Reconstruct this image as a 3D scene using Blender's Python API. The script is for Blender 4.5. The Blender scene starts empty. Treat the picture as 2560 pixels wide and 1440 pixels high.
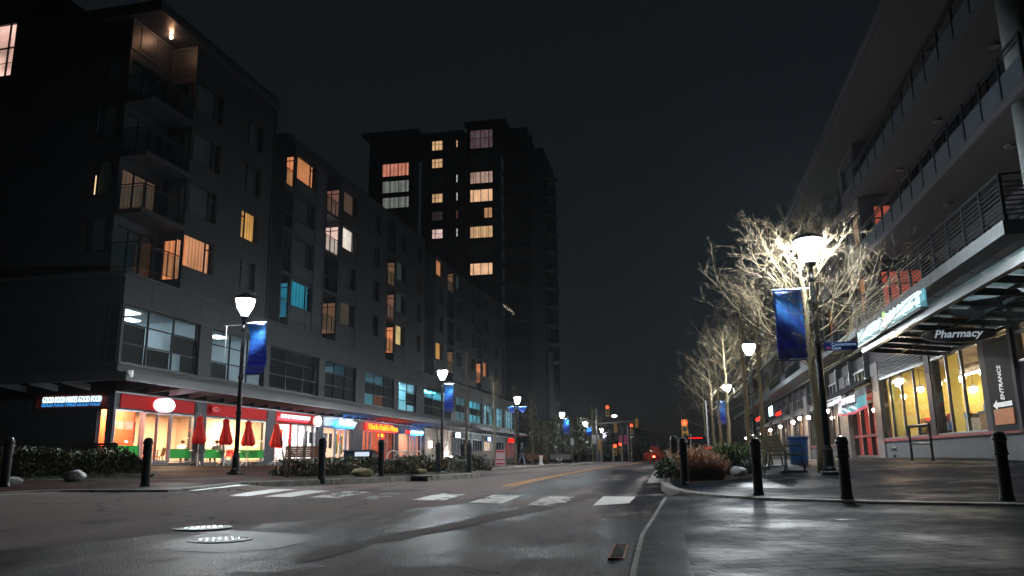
import bpy, math, random
import numpy as np
from mathutils import Vector, Matrix
from mathutils.geometry import delaunay_2d_cdt
random.seed(7)
scene = bpy.context.scene
COL = scene.collection
R = math.radians
# ------------------------------------------------------------------ camera model and survey of the ground
F=1976.0; PITCH=math.radians(12.14); ROLL=-0.0122; CZ=0.86
_f=np.array([0,math.cos(PITCH),math.sin(PITCH)]);_u=np.array([0,-math.sin(PITCH),math.cos(PITCH)]);_r=np.array([1.,0,0])
CR=math.cos(ROLL)*_r+math.sin(ROLL)*_u; CU=-math.sin(ROLL)*_r+math.cos(ROLL)*_u; CF=_f
CAM=np.array([0,0,CZ])
def ray(px,py):
    return CF*F+CR*(px-1280)+CU*(720-py)
def at(px,py,y):          # point on the ray at forward distance y
    d=ray(px,py); return CAM+d*(y/d[1])
CP=[(360,1215,17.6),(10,1215,16.7),(803,1195,19.4),(595,1190,25.3),(270,1164,31.8),(450,1166,36.5),(-300,1180,25),
(1712,1215,18),(1890,1243,15.4),(2118,1250,13.2),(2510,1250,12),(2072,1180,19),(1935,1175,21.5),(1990,1160,24.5),(2480,1143,24),(2220,1147,35),(2135,1145,40),
(952,1188,22.5),(1205,1184,28),(1103,1170,45),(1290,1165,65),(1405,1158,88),(1463,1155,112),(1550,1158,62),(1700,1156,62),(1600,1153,160),(1000,1160,60),(1900,1150,70)]
pts=[at(*c) for c in CP]
pts+=[np.array([x,y,z]) for x,y,z in [(0,3,.02),(3,6,.0),(-4,6,.05),(8,4,0),(-12,6,.15),(14,6,.1),(-60,60,1),(-60,10,.9),(60,60,.8),(60,5,.8),(-60,160,.5),(60,160,.3),(20,220,0),(0,-20,-.1),(-40,-20,.5),(40,-20,.4)]]
PT=np.array(pts); TPSN=len(PT)
def TPSU(r2): return np.where(r2>0,r2*np.log(np.maximum(r2,1e-9))*.5,0)
D2=((PT[:,None,:2]-PT[None,:,:2])**2).sum(-1)
LAM=60.0
A=np.zeros((TPSN+3,TPSN+3));A[:TPSN,:TPSN]=TPSU(D2)+np.eye(TPSN)*LAM;A[:TPSN,TPSN]=1;A[:TPSN,TPSN+1:]=PT[:,:2];A[TPSN,:TPSN]=1;A[TPSN+1:,:TPSN]=PT[:,:2].T
TPSW=np.linalg.solve(A,np.r_[PT[:,2],0,0,0])
def G(x,y):
    r2=(PT[:,0]-x)**2+(PT[:,1]-y)**2
    return float(TPSW[:TPSN]@TPSU(r2)+TPSW[TPSN]+TPSW[TPSN+1]*x+TPSW[TPSN+2]*y)
def gp(px,py,off=0):      # pixel -> ground point
    d=ray(px,py); lo,hi=3.0,260.0
    g=lambda y:(CAM[2]+d[2]*y/d[1])-(G(d[0]*y/d[1],y)+off)
    # first crossing
    ys=np.geomspace(3,260,240); prev=ys[0];
    for yy in ys[1:]:
        if g(yy)<=0: 
            lo,hi=prev,yy;break
        prev=yy
    else: return None
    for _ in range(40):
        m=(lo+hi)/2
        if g(m)>0: lo=m
        else: hi=m
    y=(lo+hi)/2; return np.array([d[0]*y/d[1],y,G(d[0]*y/d[1],y)+off])
class Fr:
    def __init__(s,O,yaw,side):
        s.O=np.array(O,float); a=math.radians(yaw); s.X=np.array([math.sin(a),math.cos(a),0]); s.Y=np.array([-s.X[1],s.X[0],0]); s.out=-s.Y if side=='L' else s.Y; s.yaw=yaw
    def px(s,px,py,o=0):   # on plane offset o outward
        d=ray(px,py); n=s.out; t=((s.O+n*o-CAM)@n)/(d@n); p=CAM+d*t-s.O
        return round(float(p@s.X),2),round(float(p[2]),2)
    def side(s,px,py,u):   # on the cross plane at u
        d=ray(px,py); t=((s.O+s.X*u-CAM)@s.X)/(d@s.X); p=CAM+d*t-s.O
        return round(float(p@s.out),2),round(float(p[2]),2)

_Graw = G
def G(x, y):
    return _Graw(min(60, max(-60, x)), min(220, max(-20, y)))
SA = R(11.3)
def ST(L, t):
    return (L*math.cos(SA)+t*math.sin(SA), -L*math.sin(SA)+t*math.cos(SA))
def lat(x, y):
    return x*math.cos(SA)-y*math.sin(SA), x*math.sin(SA)+y*math.cos(SA)
def sstep(a, b, x):
    t = min(1, max(0, (x-a)/(b-a))); return t*t*(3-2*t)
def kerb_k(x, y):
    L, t = lat(x, y)
    w = sstep(-1.6, -.2, L)*(1-sstep(14.6, 16.4, t))
    w2 = (1-sstep(-9.6, -8.9, L))*(1-sstep(16.6, 18.2, t))*sstep(-14.5, -12.5, L)   # dropped kerb on the far corner
    return .13-.085*w-.10*w2*(1-w)
def road_z(x, y):
    return G(x, y)-kerb_k(x, y)
def rp(px, py):
    p = gp(px, py, -.11)
    return np.array([p[0], p[1], road_z(p[0], p[1])])
# ------------------------------------------------------------------ object bookkeeping
def tag(o, label=None, cat=None, group=None, kind=None):
    if label: o['label'] = label
    if cat: o['category'] = cat
    if group: o['group'] = group
    if kind: o['kind'] = kind
    return o
def thing(name, label, cat, loc=(0, 0, 0), rz=0, group=None):
    o = bpy.data.objects.new(name, None); COL.objects.link(o)
    o.location = [float(c) for c in loc]; o.rotation_euler = (0, 0, rz); o.empty_display_size = .1
    return tag(o, label, cat, group)
def kids(o):
    return [c for c in bpy.data.objects if c.parent == o]
def dup(root, loc, rz=0, label=None, scale=None, group=None):
    r = root.copy(); COL.objects.link(r)
    r.location = [float(c) for c in loc]; r.rotation_euler = (0, 0, rz)
    if scale: r.scale = (scale, scale, scale)
    if label: r['label'] = label
    if group: r['group'] = group
    def rec(a, b):
        for ch in kids(a):
            c = ch.copy(); COL.objects.link(c); c.parent = b; rec(ch, c)
    rec(root, r)
    return r
# ------------------------------------------------------------------ mesh builder
class MB:
    def __init__(s, T=None):
        s.v = []; s.f = []; s.m = []; s.mats = []; s.T = T
    def mi(s, m):
        if m not in s.mats: s.mats.append(m)
        return s.mats.index(m)
    def add(s, vs, fs, m):
        b = len(s.v); i = s.mi(m)
        if s.T:
            o_ = np.array(s.T(0, 0, 0)); a_, b_, c_ = [np.array(s.T(*e))-o_ for e in ((1, 0, 0), (0, 1, 0), (0, 0, 1))]
            if np.cross(a_, b_)@c_ < 0: fs = [tuple(reversed(f)) for f in fs]     # mirrored frame: keep faces outward
            vs = [s.T(*v) for v in vs]
        s.v += [tuple(float(c) for c in v) for v in vs]
        for f in fs: s.f.append(tuple(b+k for k in f)); s.m.append(i)
    def box(s, x0, x1, y0, y1, z0, z1, m):
        s.add([(x0, y0, z0), (x1, y0, z0), (x1, y1, z0), (x0, y1, z0), (x0, y0, z1), (x1, y0, z1), (x1, y1, z1), (x0, y1, z1)],
              [(3, 2, 1, 0), (4, 5, 6, 7), (0, 1, 5, 4), (1, 2, 6, 5), (2, 3, 7, 6), (3, 0, 4, 7)], m)
    def cbox(s, x0, x1, y0, y1, z0, z1, m, c=.02):
        # box with chamfered vertical and top edges
        def ring(k, z): return [(x0+k+c, y0+k, z), (x1-k-c, y0+k, z), (x1-k, y0+k+c, z), (x1-k, y1-k-c, z), (x1-k-c, y1-k, z), (x0+k+c, y1-k, z), (x0+k, y1-k-c, z), (x0+k, y0+k+c, z)]
        vs = ring(0, z0)+ring(0, z1-c)+ring(c*.8, z1)
        fs = [tuple(range(7, -1, -1)), tuple(range(16, 24))]
        for a in (0, 8):
            for i in range(8): j = (i+1) % 8; fs.append((a+i, a+j, a+8+j, a+8+i))
        s.add(vs, fs, m)
    def beam(s, p0, p1, w, h, m, up=(0, 0, 1)):
        p0 = np.array(p0, float); p1 = np.array(p1, float); d = p1-p0; L = np.linalg.norm(d); d = d/L
        a = np.cross(d, np.array(up, float)); n = np.linalg.norm(a)
        if n < 1e-6: a = np.array([1., 0, 0])
        else: a = a/n
        b = np.cross(a, d)
        vs = []
        for p in (p0, p1):
            for sa, sb in ((-1, -1), (1, -1), (1, 1), (-1, 1)): vs.append(p+a*sa*w/2+b*sb*h/2)
        s.add(vs, [(3, 2, 1, 0), (4, 5, 6, 7), (0, 1, 5, 4), (1, 2, 6, 5), (2, 3, 7, 6), (3, 0, 4, 7)], m)
    def tube(s, pts, rads, n, m, caps=True):
        pts = [np.array(p, float) for p in pts]
        if not hasattr(rads, '__len__'): rads = [rads]*len(pts)
        vs = []; fs = []; prev = None
        for i, p in enumerate(pts):
            d = pts[min(i+1, len(pts)-1)]-pts[max(i-1, 0)]; d = d/(np.linalg.norm(d)+1e-9)
            if prev is None:
                a = np.cross(d, [0, 0, 1.]) if abs(d[2]) < .9 else np.cross(d, [1., 0, 0])
            else: a = prev-d*(prev@d)
            a = a/(np.linalg.norm(a)+1e-9); prev = a; b = np.cross(d, a)
            for k in range(n):
                t = 2*math.pi*k/n; vs.append(p+(a*math.cos(t)+b*math.sin(t))*rads[i])
        for i in range(len(pts)-1):
            for k in range(n):
                j = (k+1) % n; fs.append((i*n+k, i*n+j, (i+1)*n+j, (i+1)*n+k))
        if caps: fs += [tuple(range(n-1, -1, -1)), tuple((len(pts)-1)*n+k for k in range(n))]
        s.add(vs, fs, m)
    def lathe(s, prof, n, m, c=(0, 0, 0), sx=1, sy=1):
        vs = []; fs = []
        for r, z in prof:
            for k in range(n):
                t = 2*math.pi*(k+.5)/n; vs.append((c[0]+r*math.cos(t)*sx, c[1]+r*math.sin(t)*sy, c[2]+z))
        for i in range(len(prof)-1):
            for k in range(n):
                j = (k+1) % n; fs.append((i*n+k, i*n+j, (i+1)*n+j, (i+1)*n+k))
        fs += [tuple(range(n-1, -1, -1)), tuple((len(prof)-1)*n+k for k in range(n))]
        s.add(vs, fs, m)
    def ball(s, c, r, m, n=10, sc=(1, 1, 1)):
        prof = [(math.sin(math.pi*i/n), -math.cos(math.pi*i/n)) for i in range(1, n)]
        vs = []; fs = []; k2 = n+2
        for a, z in prof:
            for k in range(k2):
                t = 2*math.pi*k/k2; vs.append((c[0]+r*a*math.cos(t)*sc[0], c[1]+r*a*math.sin(t)*sc[1], c[2]+r*z*sc[2]))
        for i in range(len(prof)-1):
            for k in range(k2): j = (k+1) % k2; fs.append((i*k2+k, i*k2+j, (i+1)*k2+j, (i+1)*k2+k))
        fs += [tuple(range(k2-1, -1, -1)), tuple((len(prof)-1)*k2+k for k in range(k2))]
        s.add(vs, fs, m)
    def quad(s, a, b, c, d, m): s.add([a, b, c, d], [(0, 1, 2, 3)], m)
    def prism(s, poly, off, m):
        # polygon (list of 3d points) extruded by the vector off
        n = len(poly); off = np.array(off, float)
        vs = [np.array(p, float) for p in poly]+[np.array(p, float)+off for p in poly]
        fs = [tuple(range(n-1, -1, -1)), tuple(range(n, 2*n))]
        for i in range(n): j = (i+1) % n; fs.append((i, j, n+j, n+i))
        s.add(vs, fs, m)
    def build(s, name, parent=None, smooth=False, world=False):
        me = bpy.data.meshes.new(name)
        v = s.v
        if world and parent is not None:
            l = parent.matrix_basis.translation if parent.parent is None else wloc(parent)
            v = [(a-l[0], b-l[1], c-l[2]) for a, b, c in v]
        me.from_pydata(v, [], s.f)
        for m in s.mats: me.materials.append(m)
        me.polygons.foreach_set('material_index', s.m)
        if smooth: me.polygons.foreach_set('use_smooth', [True]*len(s.f))
        me.update()
        o = bpy.data.objects.new(name, me); COL.objects.link(o)
        if parent is not None: o.parent = parent
        return o
def wloc(o):
    l = Vector((0, 0, 0))
    while o is not None: l = l+o.location; o = o.parent
    return l
def smooth_by_angle(o, ang=40):
    me = o.data
    me.polygons.foreach_set('use_smooth', [True]*len(me.polygons))
    try: me.set_sharp_from_angle(angle=R(ang))
    except Exception: pass
# ------------------------------------------------------------------ materials
_mc = {}
def newmat(name):
    m = bpy.data.materials.new(name); m.use_nodes = True
    nt = m.node_tree; nt.nodes.clear()
    out = nt.nodes.new('ShaderNodeOutputMaterial')
    return m, nt, out
def nd(nt, t, **kw):
    n = nt.nodes.new(t)
    for k, v in kw.items(): setattr(n, k, v)
    return n
def ramp(nt, stops):
    n = nd(nt, 'ShaderNodeValToRGB'); e = n.color_ramp.elements
    while len(e) < len(stops): e.new(.5)
    for i, (p, c) in enumerate(stops):
        e[i].position = p; e[i].color = (*c, 1) if len(c) == 3 else c
    return n
def M(name, col, rough=.6, metal=0, var=.15, scale=5, bump=0, bs=40, spec=.25, rvar=.1):
    if name in _mc: return _mc[name]
    m, nt, out = newmat(name); L = nt.links.new
    p = nd(nt, 'ShaderNodeBsdfPrincipled'); tc = nd(nt, 'ShaderNodeTexCoord')
    no = nd(nt, 'ShaderNodeTexNoise'); no.inputs['Scale'].default_value = scale; no.inputs['Detail'].default_value = 6; no.inputs['Roughness'].default_value = .65
    L(tc.outputs['Object'], no.inputs['Vector'])
    rp_ = ramp(nt, [(.28, [max(0, c*(1-var)) for c in col]), (.72, [c*(1+var) for c in col])])
    L(no.outputs['Fac'], rp_.inputs['Fac']); L(rp_.outputs['Color'], p.inputs['Base Color'])
    mr = nd(nt, 'ShaderNodeMapRange'); mr.inputs['To Min'].default_value = max(.02, rough-rvar); mr.inputs['To Max'].default_value = min(1, rough+rvar)
    L(no.outputs['Fac'], mr.inputs['Value']); L(mr.outputs['Result'], p.inputs['Roughness'])
    p.inputs['Metallic'].default_value = metal; p.inputs['Specular IOR Level'].default_value = spec
    if bump:
        n2 = nd(nt, 'ShaderNodeTexNoise'); n2.inputs['Scale'].default_value = bs; n2.inputs['Detail'].default_value = 4
        L(tc.outputs['Object'], n2.inputs['Vector'])
        b = nd(nt, 'ShaderNodeBump'); b.inputs['Strength'].default_value = bump; b.inputs['Distance'].default_value = .02
        L(n2.outputs['Fac'], b.inputs['Height']); L(b.outputs['Normal'], p.inputs['Normal'])
    L(p.outputs['BSDF'], out.inputs['Surface']); _mc[name] = m
    return m
def EM(name, col, strength, var=0, scale=3, stripes=0, sdir=(1, 0, 0), base=None):
    # something that gives off light; stripes = pleats of a lit curtain along a direction (per metre)
    if name in _mc: return _mc[name]
    m, nt, out = newmat(name); L = nt.links.new
    e = nd(nt, 'ShaderNodeEmission'); e.inputs['Color'].default_value = (*col, 1); e.inputs['Strength'].default_value = strength
    tc = nd(nt, 'ShaderNodeTexCoord'); cur = None
    if var:
        no = nd(nt, 'ShaderNodeTexNoise'); no.inputs['Scale'].default_value = scale; no.inputs['Detail'].default_value = 2
        L(tc.outputs['Object'], no.inputs['Vector'])
        mr = nd(nt, 'ShaderNodeMapRange'); mr.inputs['From Min'].default_value = .3; mr.inputs['From Max'].default_value = .7
        mr.inputs['To Min'].default_value = strength*(1-var); mr.inputs['To Max'].default_value = strength*(1+var)
        L(no.outputs['Fac'], mr.inputs['Value']); cur = mr.outputs['Result']
    if stripes:
        dp = nd(nt, 'ShaderNodeVectorMath', operation='DOT_PRODUCT'); dp.inputs[1].default_value = sdir
        L(tc.outputs['Object'], dp.inputs[0])
        ml = nd(nt, 'ShaderNodeMath', operation='MULTIPLY'); ml.inputs[1].default_value = stripes*6.283
        L(dp.outputs['Value'], ml.inputs[0])
        sn = nd(nt, 'ShaderNodeMath', operation='SINE'); L(ml.outputs[0], sn.inputs[0])
        mr2 = nd(nt, 'ShaderNodeMapRange'); mr2.inputs['From Min'].default_value = -1; mr2.inputs['To Min'].default_value = .62; mr2.inputs['To Max'].default_value = 1.08
        L(sn.outputs[0], mr2.inputs['Value'])
        mm = nd(nt, 'ShaderNodeMath', operation='MULTIPLY')
        L(mr2.outputs['Result'], mm.inputs[0])
        if cur is not None: L(cur, mm.inputs[1])
        else: mm.inputs[1].default_value = strength
        cur = mm.outputs[0]
    if cur is not None: L(cur, e.inputs['Strength'])
    if base:
        d = nd(nt, 'ShaderNodeBsdfDiffuse'); d.inputs['Color'].default_value = (*base, 1)
        a = nd(nt, 'ShaderNodeAddShader'); L(e.outputs[0], a.inputs[0]); L(d.outputs[0], a.inputs[1]); L(a.outputs[0], out.inputs['Surface'])
    else: L(e.outputs[0], out.inputs['Surface'])
    _mc[name] = m
    return m
def glass(name='window glass', tint=(.92, .97, 1), rough=.02, refl=1.0):
    if name in _mc: return _mc[name]
    m, nt, out = newmat(name); L = nt.links.new
    t = nd(nt, 'ShaderNodeBsdfTransparent'); t.inputs['Color'].default_value = (*tint, 1)
    g = nd(nt, 'ShaderNodeBsdfGlossy'); g.inputs['Roughness'].default_value = rough
    f = nd(nt, 'ShaderNodeLayerWeight'); f.inputs['Blend'].default_value = .5
    pw = nd(nt, 'ShaderNodeMath', operation='POWER'); pw.inputs[1].default_value = 4.5; L(f.outputs['Facing'], pw.inputs[0])
    ml = nd(nt, 'ShaderNodeMath', operation='MULTIPLY_ADD'); ml.inputs[1].default_value = .7*refl; ml.inputs[2].default_value = .035*refl; L(pw.outputs[0], ml.inputs[0])
    mx = nd(nt, 'ShaderNodeMixShader'); L(ml.outputs[0], mx.inputs['Fac']); L(t.outputs[0], mx.inputs[1]); L(g.outputs[0], mx.inputs[2])
    L(mx.outputs[0], out.inputs['Surface']); _mc[name] = m
    return m
def text_mesh(name, s, size, parent, mtx, m, depth=.02, bold=0.0, shear=0.0, align='LEFT', width=None):
    cu = bpy.data.curves.new(name, 'FONT'); cu.body = s; cu.size = size; cu.extrude = depth; cu.offset = bold; cu.shear = shear
    cu.align_x = align; cu.align_y = 'BOTTOM_BASELINE'; cu.resolution_u = 3
    o = bpy.data.objects.new(name, cu); COL.objects.link(o)
    bpy.context.view_layer.update()
    dg = bpy.context.evaluated_depsgraph_get()
    me = bpy.data.meshes.new_from_object(o.evaluated_get(dg))
    bpy.data.objects.remove(o); bpy.data.curves.remove(cu)
    me.materials.clear(); me.materials.append(m)
    xs = [v.co.x for v in me.vertices]
    if width and xs:
        k = width/(max(xs)-min(xs)); x0 = min(xs)
        for v in me.vertices: v.co.x = (v.co.x-x0)*k if align == 'LEFT' else v.co.x*k
    l = wloc(parent) if parent else Vector((0, 0, 0))
    me.transform(Matrix.Translation(-l) @ mtx if parent else mtx)
    me.name = name
    ob = bpy.data.objects.new(name, me); COL.objects.link(ob)
    if parent: ob.parent = parent
    return ob
def frame_mtx(p, xdir, zdir=(0, 0, 1)):
    # text frame: local x along xdir, local y up, local z = out of the face
    x = Vector(xdir).normalized(); y = Vector(zdir).normalized(); z = x.cross(y)
    m = Matrix.Identity(4)
    for i in range(3): m[i][0] = x[i]; m[i][1] = y[i]; m[i][2] = z[i]; m[i][3] = float(p[i])
    return m
Fr.T = lambda s, u, v, z: tuple(s.O+s.X*u+s.out*v+np.array([0, 0, z]))
# ------------------------------------------------------------------ main frames of the two street fronts
O_L = gp(270, 1165)
PL = Fr(O_L, 10.93, 'L')                       # podium of the long building
RA = Fr(O_L-PL.out*1.0, 12.9, 'L')             # flats set back above it
OR_ = np.array([*at(2480, 1143, 24)[:2], 0.0]); OR_[2] = G(OR_[0], OR_[1])
RR = Fr(OR_, 11.67, 'R')                       # market building
# ------------------------------------------------------------------ shared materials
m_dark = M('dark grey cladding panel', (.013, .0148, .0172), .55, var=.18, scale=.8)
m_clad = M('grey cladding panel', (.017, .0192, .0235), .5, var=.15, scale=.7)
m_lclad = M('pale grey cladding panel', (.034, .039, .048), .5, var=.12, scale=.7)
m_trim = M('dark aluminium trim', (.030, .033, .038), .4, metal=.3)
m_frame = M('black window frame', (.018, .019, .021), .35, metal=.4)
m_steel = M('galvanised steel', (.22, .24, .27), .35, metal=.8)
m_conc = M('weathered concrete', (.085, .094, .10), .8, var=.3, scale=1.6, bump=.25, bs=25)
m_kerb = M('kerb concrete', (.24, .23, .21), .85, var=.3, scale=3, bump=.3, bs=60)
m_black = M('black powder coated metal', (.012, .014, .017), .38, metal=.2, bump=.05)
m_void = M('unlit room behind glass', (.010, .010, .012), .9)
m_darkcurtain = M('unlit curtain', (.045, .044, .042), .9, var=.2, scale=12)
m_glass = glass()
m_gglass = glass('balcony glass', (.80, .90, .92), .03, 1.2)
m_alu = M('brushed aluminium mullion', (.30, .32, .36), .35, metal=.6)
m_red = M('red painted fascia', (.45, .016, .018), .6, var=.08, spec=.08)
# ================================================================== GROUND
def asphalt():
    m, nt, out = newmat('wet night asphalt'); L = nt.links.new
    p = nd(nt, 'ShaderNodeBsdfPrincipled'); tc = nd(nt, 'ShaderNodeTexCoord')
    mp = nd(nt, 'ShaderNodeMapping'); mp.inputs['Rotation'].default_value = (0, 0, SA); L(tc.outputs['Object'], mp.inputs['Vector'])
    # long damp bands running with the traffic
    st = nd(nt, 'ShaderNodeMapping'); st.inputs['Scale'].default_value = (.55, .045, 1); L(mp.outputs[0], st.inputs['Vector'])
    big = nd(nt, 'ShaderNodeTexNoise'); big.inputs['Scale'].default_value = 1.5; big.inputs['Detail'].default_value = 5; big.inputs['Roughness'].default_value = .62; big.inputs['Distortion'].default_value = .5
    L(st.outputs[0], big.inputs['Vector'])
    blot = nd(nt, 'ShaderNodeTexNoise'); blot.inputs['Scale'].default_value = .55; blot.inputs['Detail'].default_value = 7; blot.inputs['Roughness'].default_value = .6; L(mp.outputs[0], blot.inputs['Vector'])
    fine = nd(nt, 'ShaderNodeTexNoise'); fine.inputs['Scale'].default_value = 48; fine.inputs['Detail'].default_value = 3; fine.inputs['Roughness'].default_value = .8; L(tc.outputs['Object'], fine.inputs['Vector'])
    vor = nd(nt, 'ShaderNodeTexVoronoi'); vor.inputs['Scale'].default_value = 55; L(tc.outputs['Object'], vor.inputs['Vector'])
    ad = nd(nt, 'ShaderNodeMix', data_type='FLOAT'); ad.inputs['Factor'].default_value = .42
    L(big.outputs['Fac'], ad.inputs[2]); L(blot.outputs['Fac'], ad.inputs[3])
    wet = nd(nt, 'ShaderNodeMapRange', interpolation_type='SMOOTHSTEP'); wet.inputs['From Min'].default_value = .43; wet.inputs['From Max'].default_value = .56
    # older, lighter surface beyond the paving seam that follows the centre line
    sp = nd(nt, 'ShaderNodeSeparateXYZ'); L(mp.outputs[0], sp.inputs[0])
    e1 = nd(nt, 'ShaderNodeMath', operation='SUBTRACT'); e1.inputs[0].default_value = 14.2; L(sp.outputs['Y'], e1.inputs[1])
    e2 = nd(nt, 'ShaderNodeMath', operation='MAXIMUM'); e2.inputs[1].default_value = 0; L(e1.outputs[0], e2.inputs[0])
    e3 = nd(nt, 'ShaderNodeMath', operation='MULTIPLY_ADD'); e3.inputs[1].default_value = .44; L(e2.outputs[0], e3.inputs[0]); L(sp.outputs['X'], e3.inputs[2])
    e4 = nd(nt, 'ShaderNodeMath', operation='MULTIPLY_ADD'); e4.inputs[1].default_value = .9; L(blot.outputs['Fac'], e4.inputs[0]); L(e3.outputs[0], e4.inputs[2])
    e5 = nd(nt, 'ShaderNodeMapRange', interpolation_type='SMOOTHSTEP'); e5.inputs['From Min'].default_value = -3.65; e5.inputs['From Max'].default_value = -3.3; e5.inputs['To Min'].default_value = .085; e5.inputs['To Max'].default_value = -.045; L(e4.outputs[0], e5.inputs['Value'])
    e6 = nd(nt, 'ShaderNodeMath', operation='ADD'); L(ad.outputs[0], e6.inputs[0]); L(e5.outputs[0], e6.inputs[1])
    L(e6.outputs[0], wet.inputs['Value'])                                   # 0 = damp, 1 = dry
    c1 = ramp(nt, [(.3, (.006, .007, .009)), (.75, (.042, .045, .052))])
    c2 = ramp(nt, [(.25, (.11, .086, .08)), (.8, (.36, .29, .275))])  # older dry surface; its pink cast also paints in the red shop spill
    L(fine.outputs['Fac'], c1.inputs['Fac']); L(fine.outputs['Fac'], c2.inputs['Fac'])
    mx = nd(nt, 'ShaderNodeMix', data_type='RGBA'); L(wet.outputs[0], mx.inputs['Factor']); L(c1.outputs[0], mx.inputs[6]); L(c2.outputs[0], mx.inputs[7])
    # fine cracks
    cv = nd(nt, 'ShaderNodeTexVoronoi', feature='DISTANCE_TO_EDGE'); cv.inputs['Scale'].default_value = .33
    wn = nd(nt, 'ShaderNodeTexNoise'); wn.inputs['Scale'].default_value = 1.4; wn.inputs['Detail'].default_value = 5; L(mp.outputs[0], wn.inputs['Vector'])
    wa = nd(nt, 'ShaderNodeMix', data_type='RGBA'); wa.inputs['Factor'].default_value = .55; L(mp.outputs[0], wa.inputs[6]); L(wn.outputs['Color'], wa.inputs[7]); L(wa.outputs[2], cv.inputs['Vector'])
    cr = nd(nt, 'ShaderNodeMapRange'); cr.inputs['From Max'].default_value = .006; cr.inputs['To Min'].default_value = .35; L(cv.outputs['Distance'], cr.inputs['Value'])
    mc = nd(nt, 'ShaderNodeMix', data_type='RGBA', blend_type='MULTIPLY'); mc.inputs['Factor'].default_value = 1; L(mx.outputs[2], mc.inputs[6]); L(cr.outputs[0], mc.inputs[7])
    L(mc.outputs[2], p.inputs['Base Color'])
    ro = nd(nt, 'ShaderNodeMapRange'); ro.inputs['To Min'].default_value = .42; ro.inputs['To Max'].default_value = .85; L(wet.outputs[0], ro.inputs['Value']); L(ro.outputs[0], p.inputs['Roughness'])
    pud = nd(nt, 'ShaderNodeMapRange', interpolation_type='SMOOTHSTEP'); pud.inputs['From Min'].default_value = .52; pud.inputs['From Max'].default_value = .66; pud.inputs['To Min'].default_value = .03; pud.inputs['To Max'].default_value = .20; L(big.outputs['Fac'], pud.inputs['Value'])
    L(pud.outputs[0], p.inputs['Specular IOR Level']); p.inputs['Specular Tint'].default_value = (.40, .43, .48, 1)
    bp = nd(nt, 'ShaderNodeBump'); bp.inputs['Strength'].default_value = .75; bp.inputs['Distance'].default_value = .012
    am = nd(nt, 'ShaderNodeMath', operation='ADD'); L(fine.outputs['Fac'], am.inputs[0]); L(vor.outputs['Distance'], am.inputs[1]); L(am.outputs[0], bp.inputs['Height']); L(bp.outputs[0], p.inputs['Normal'])
    L(p.outputs[0], out.inputs['Surface'])
    return m
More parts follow.
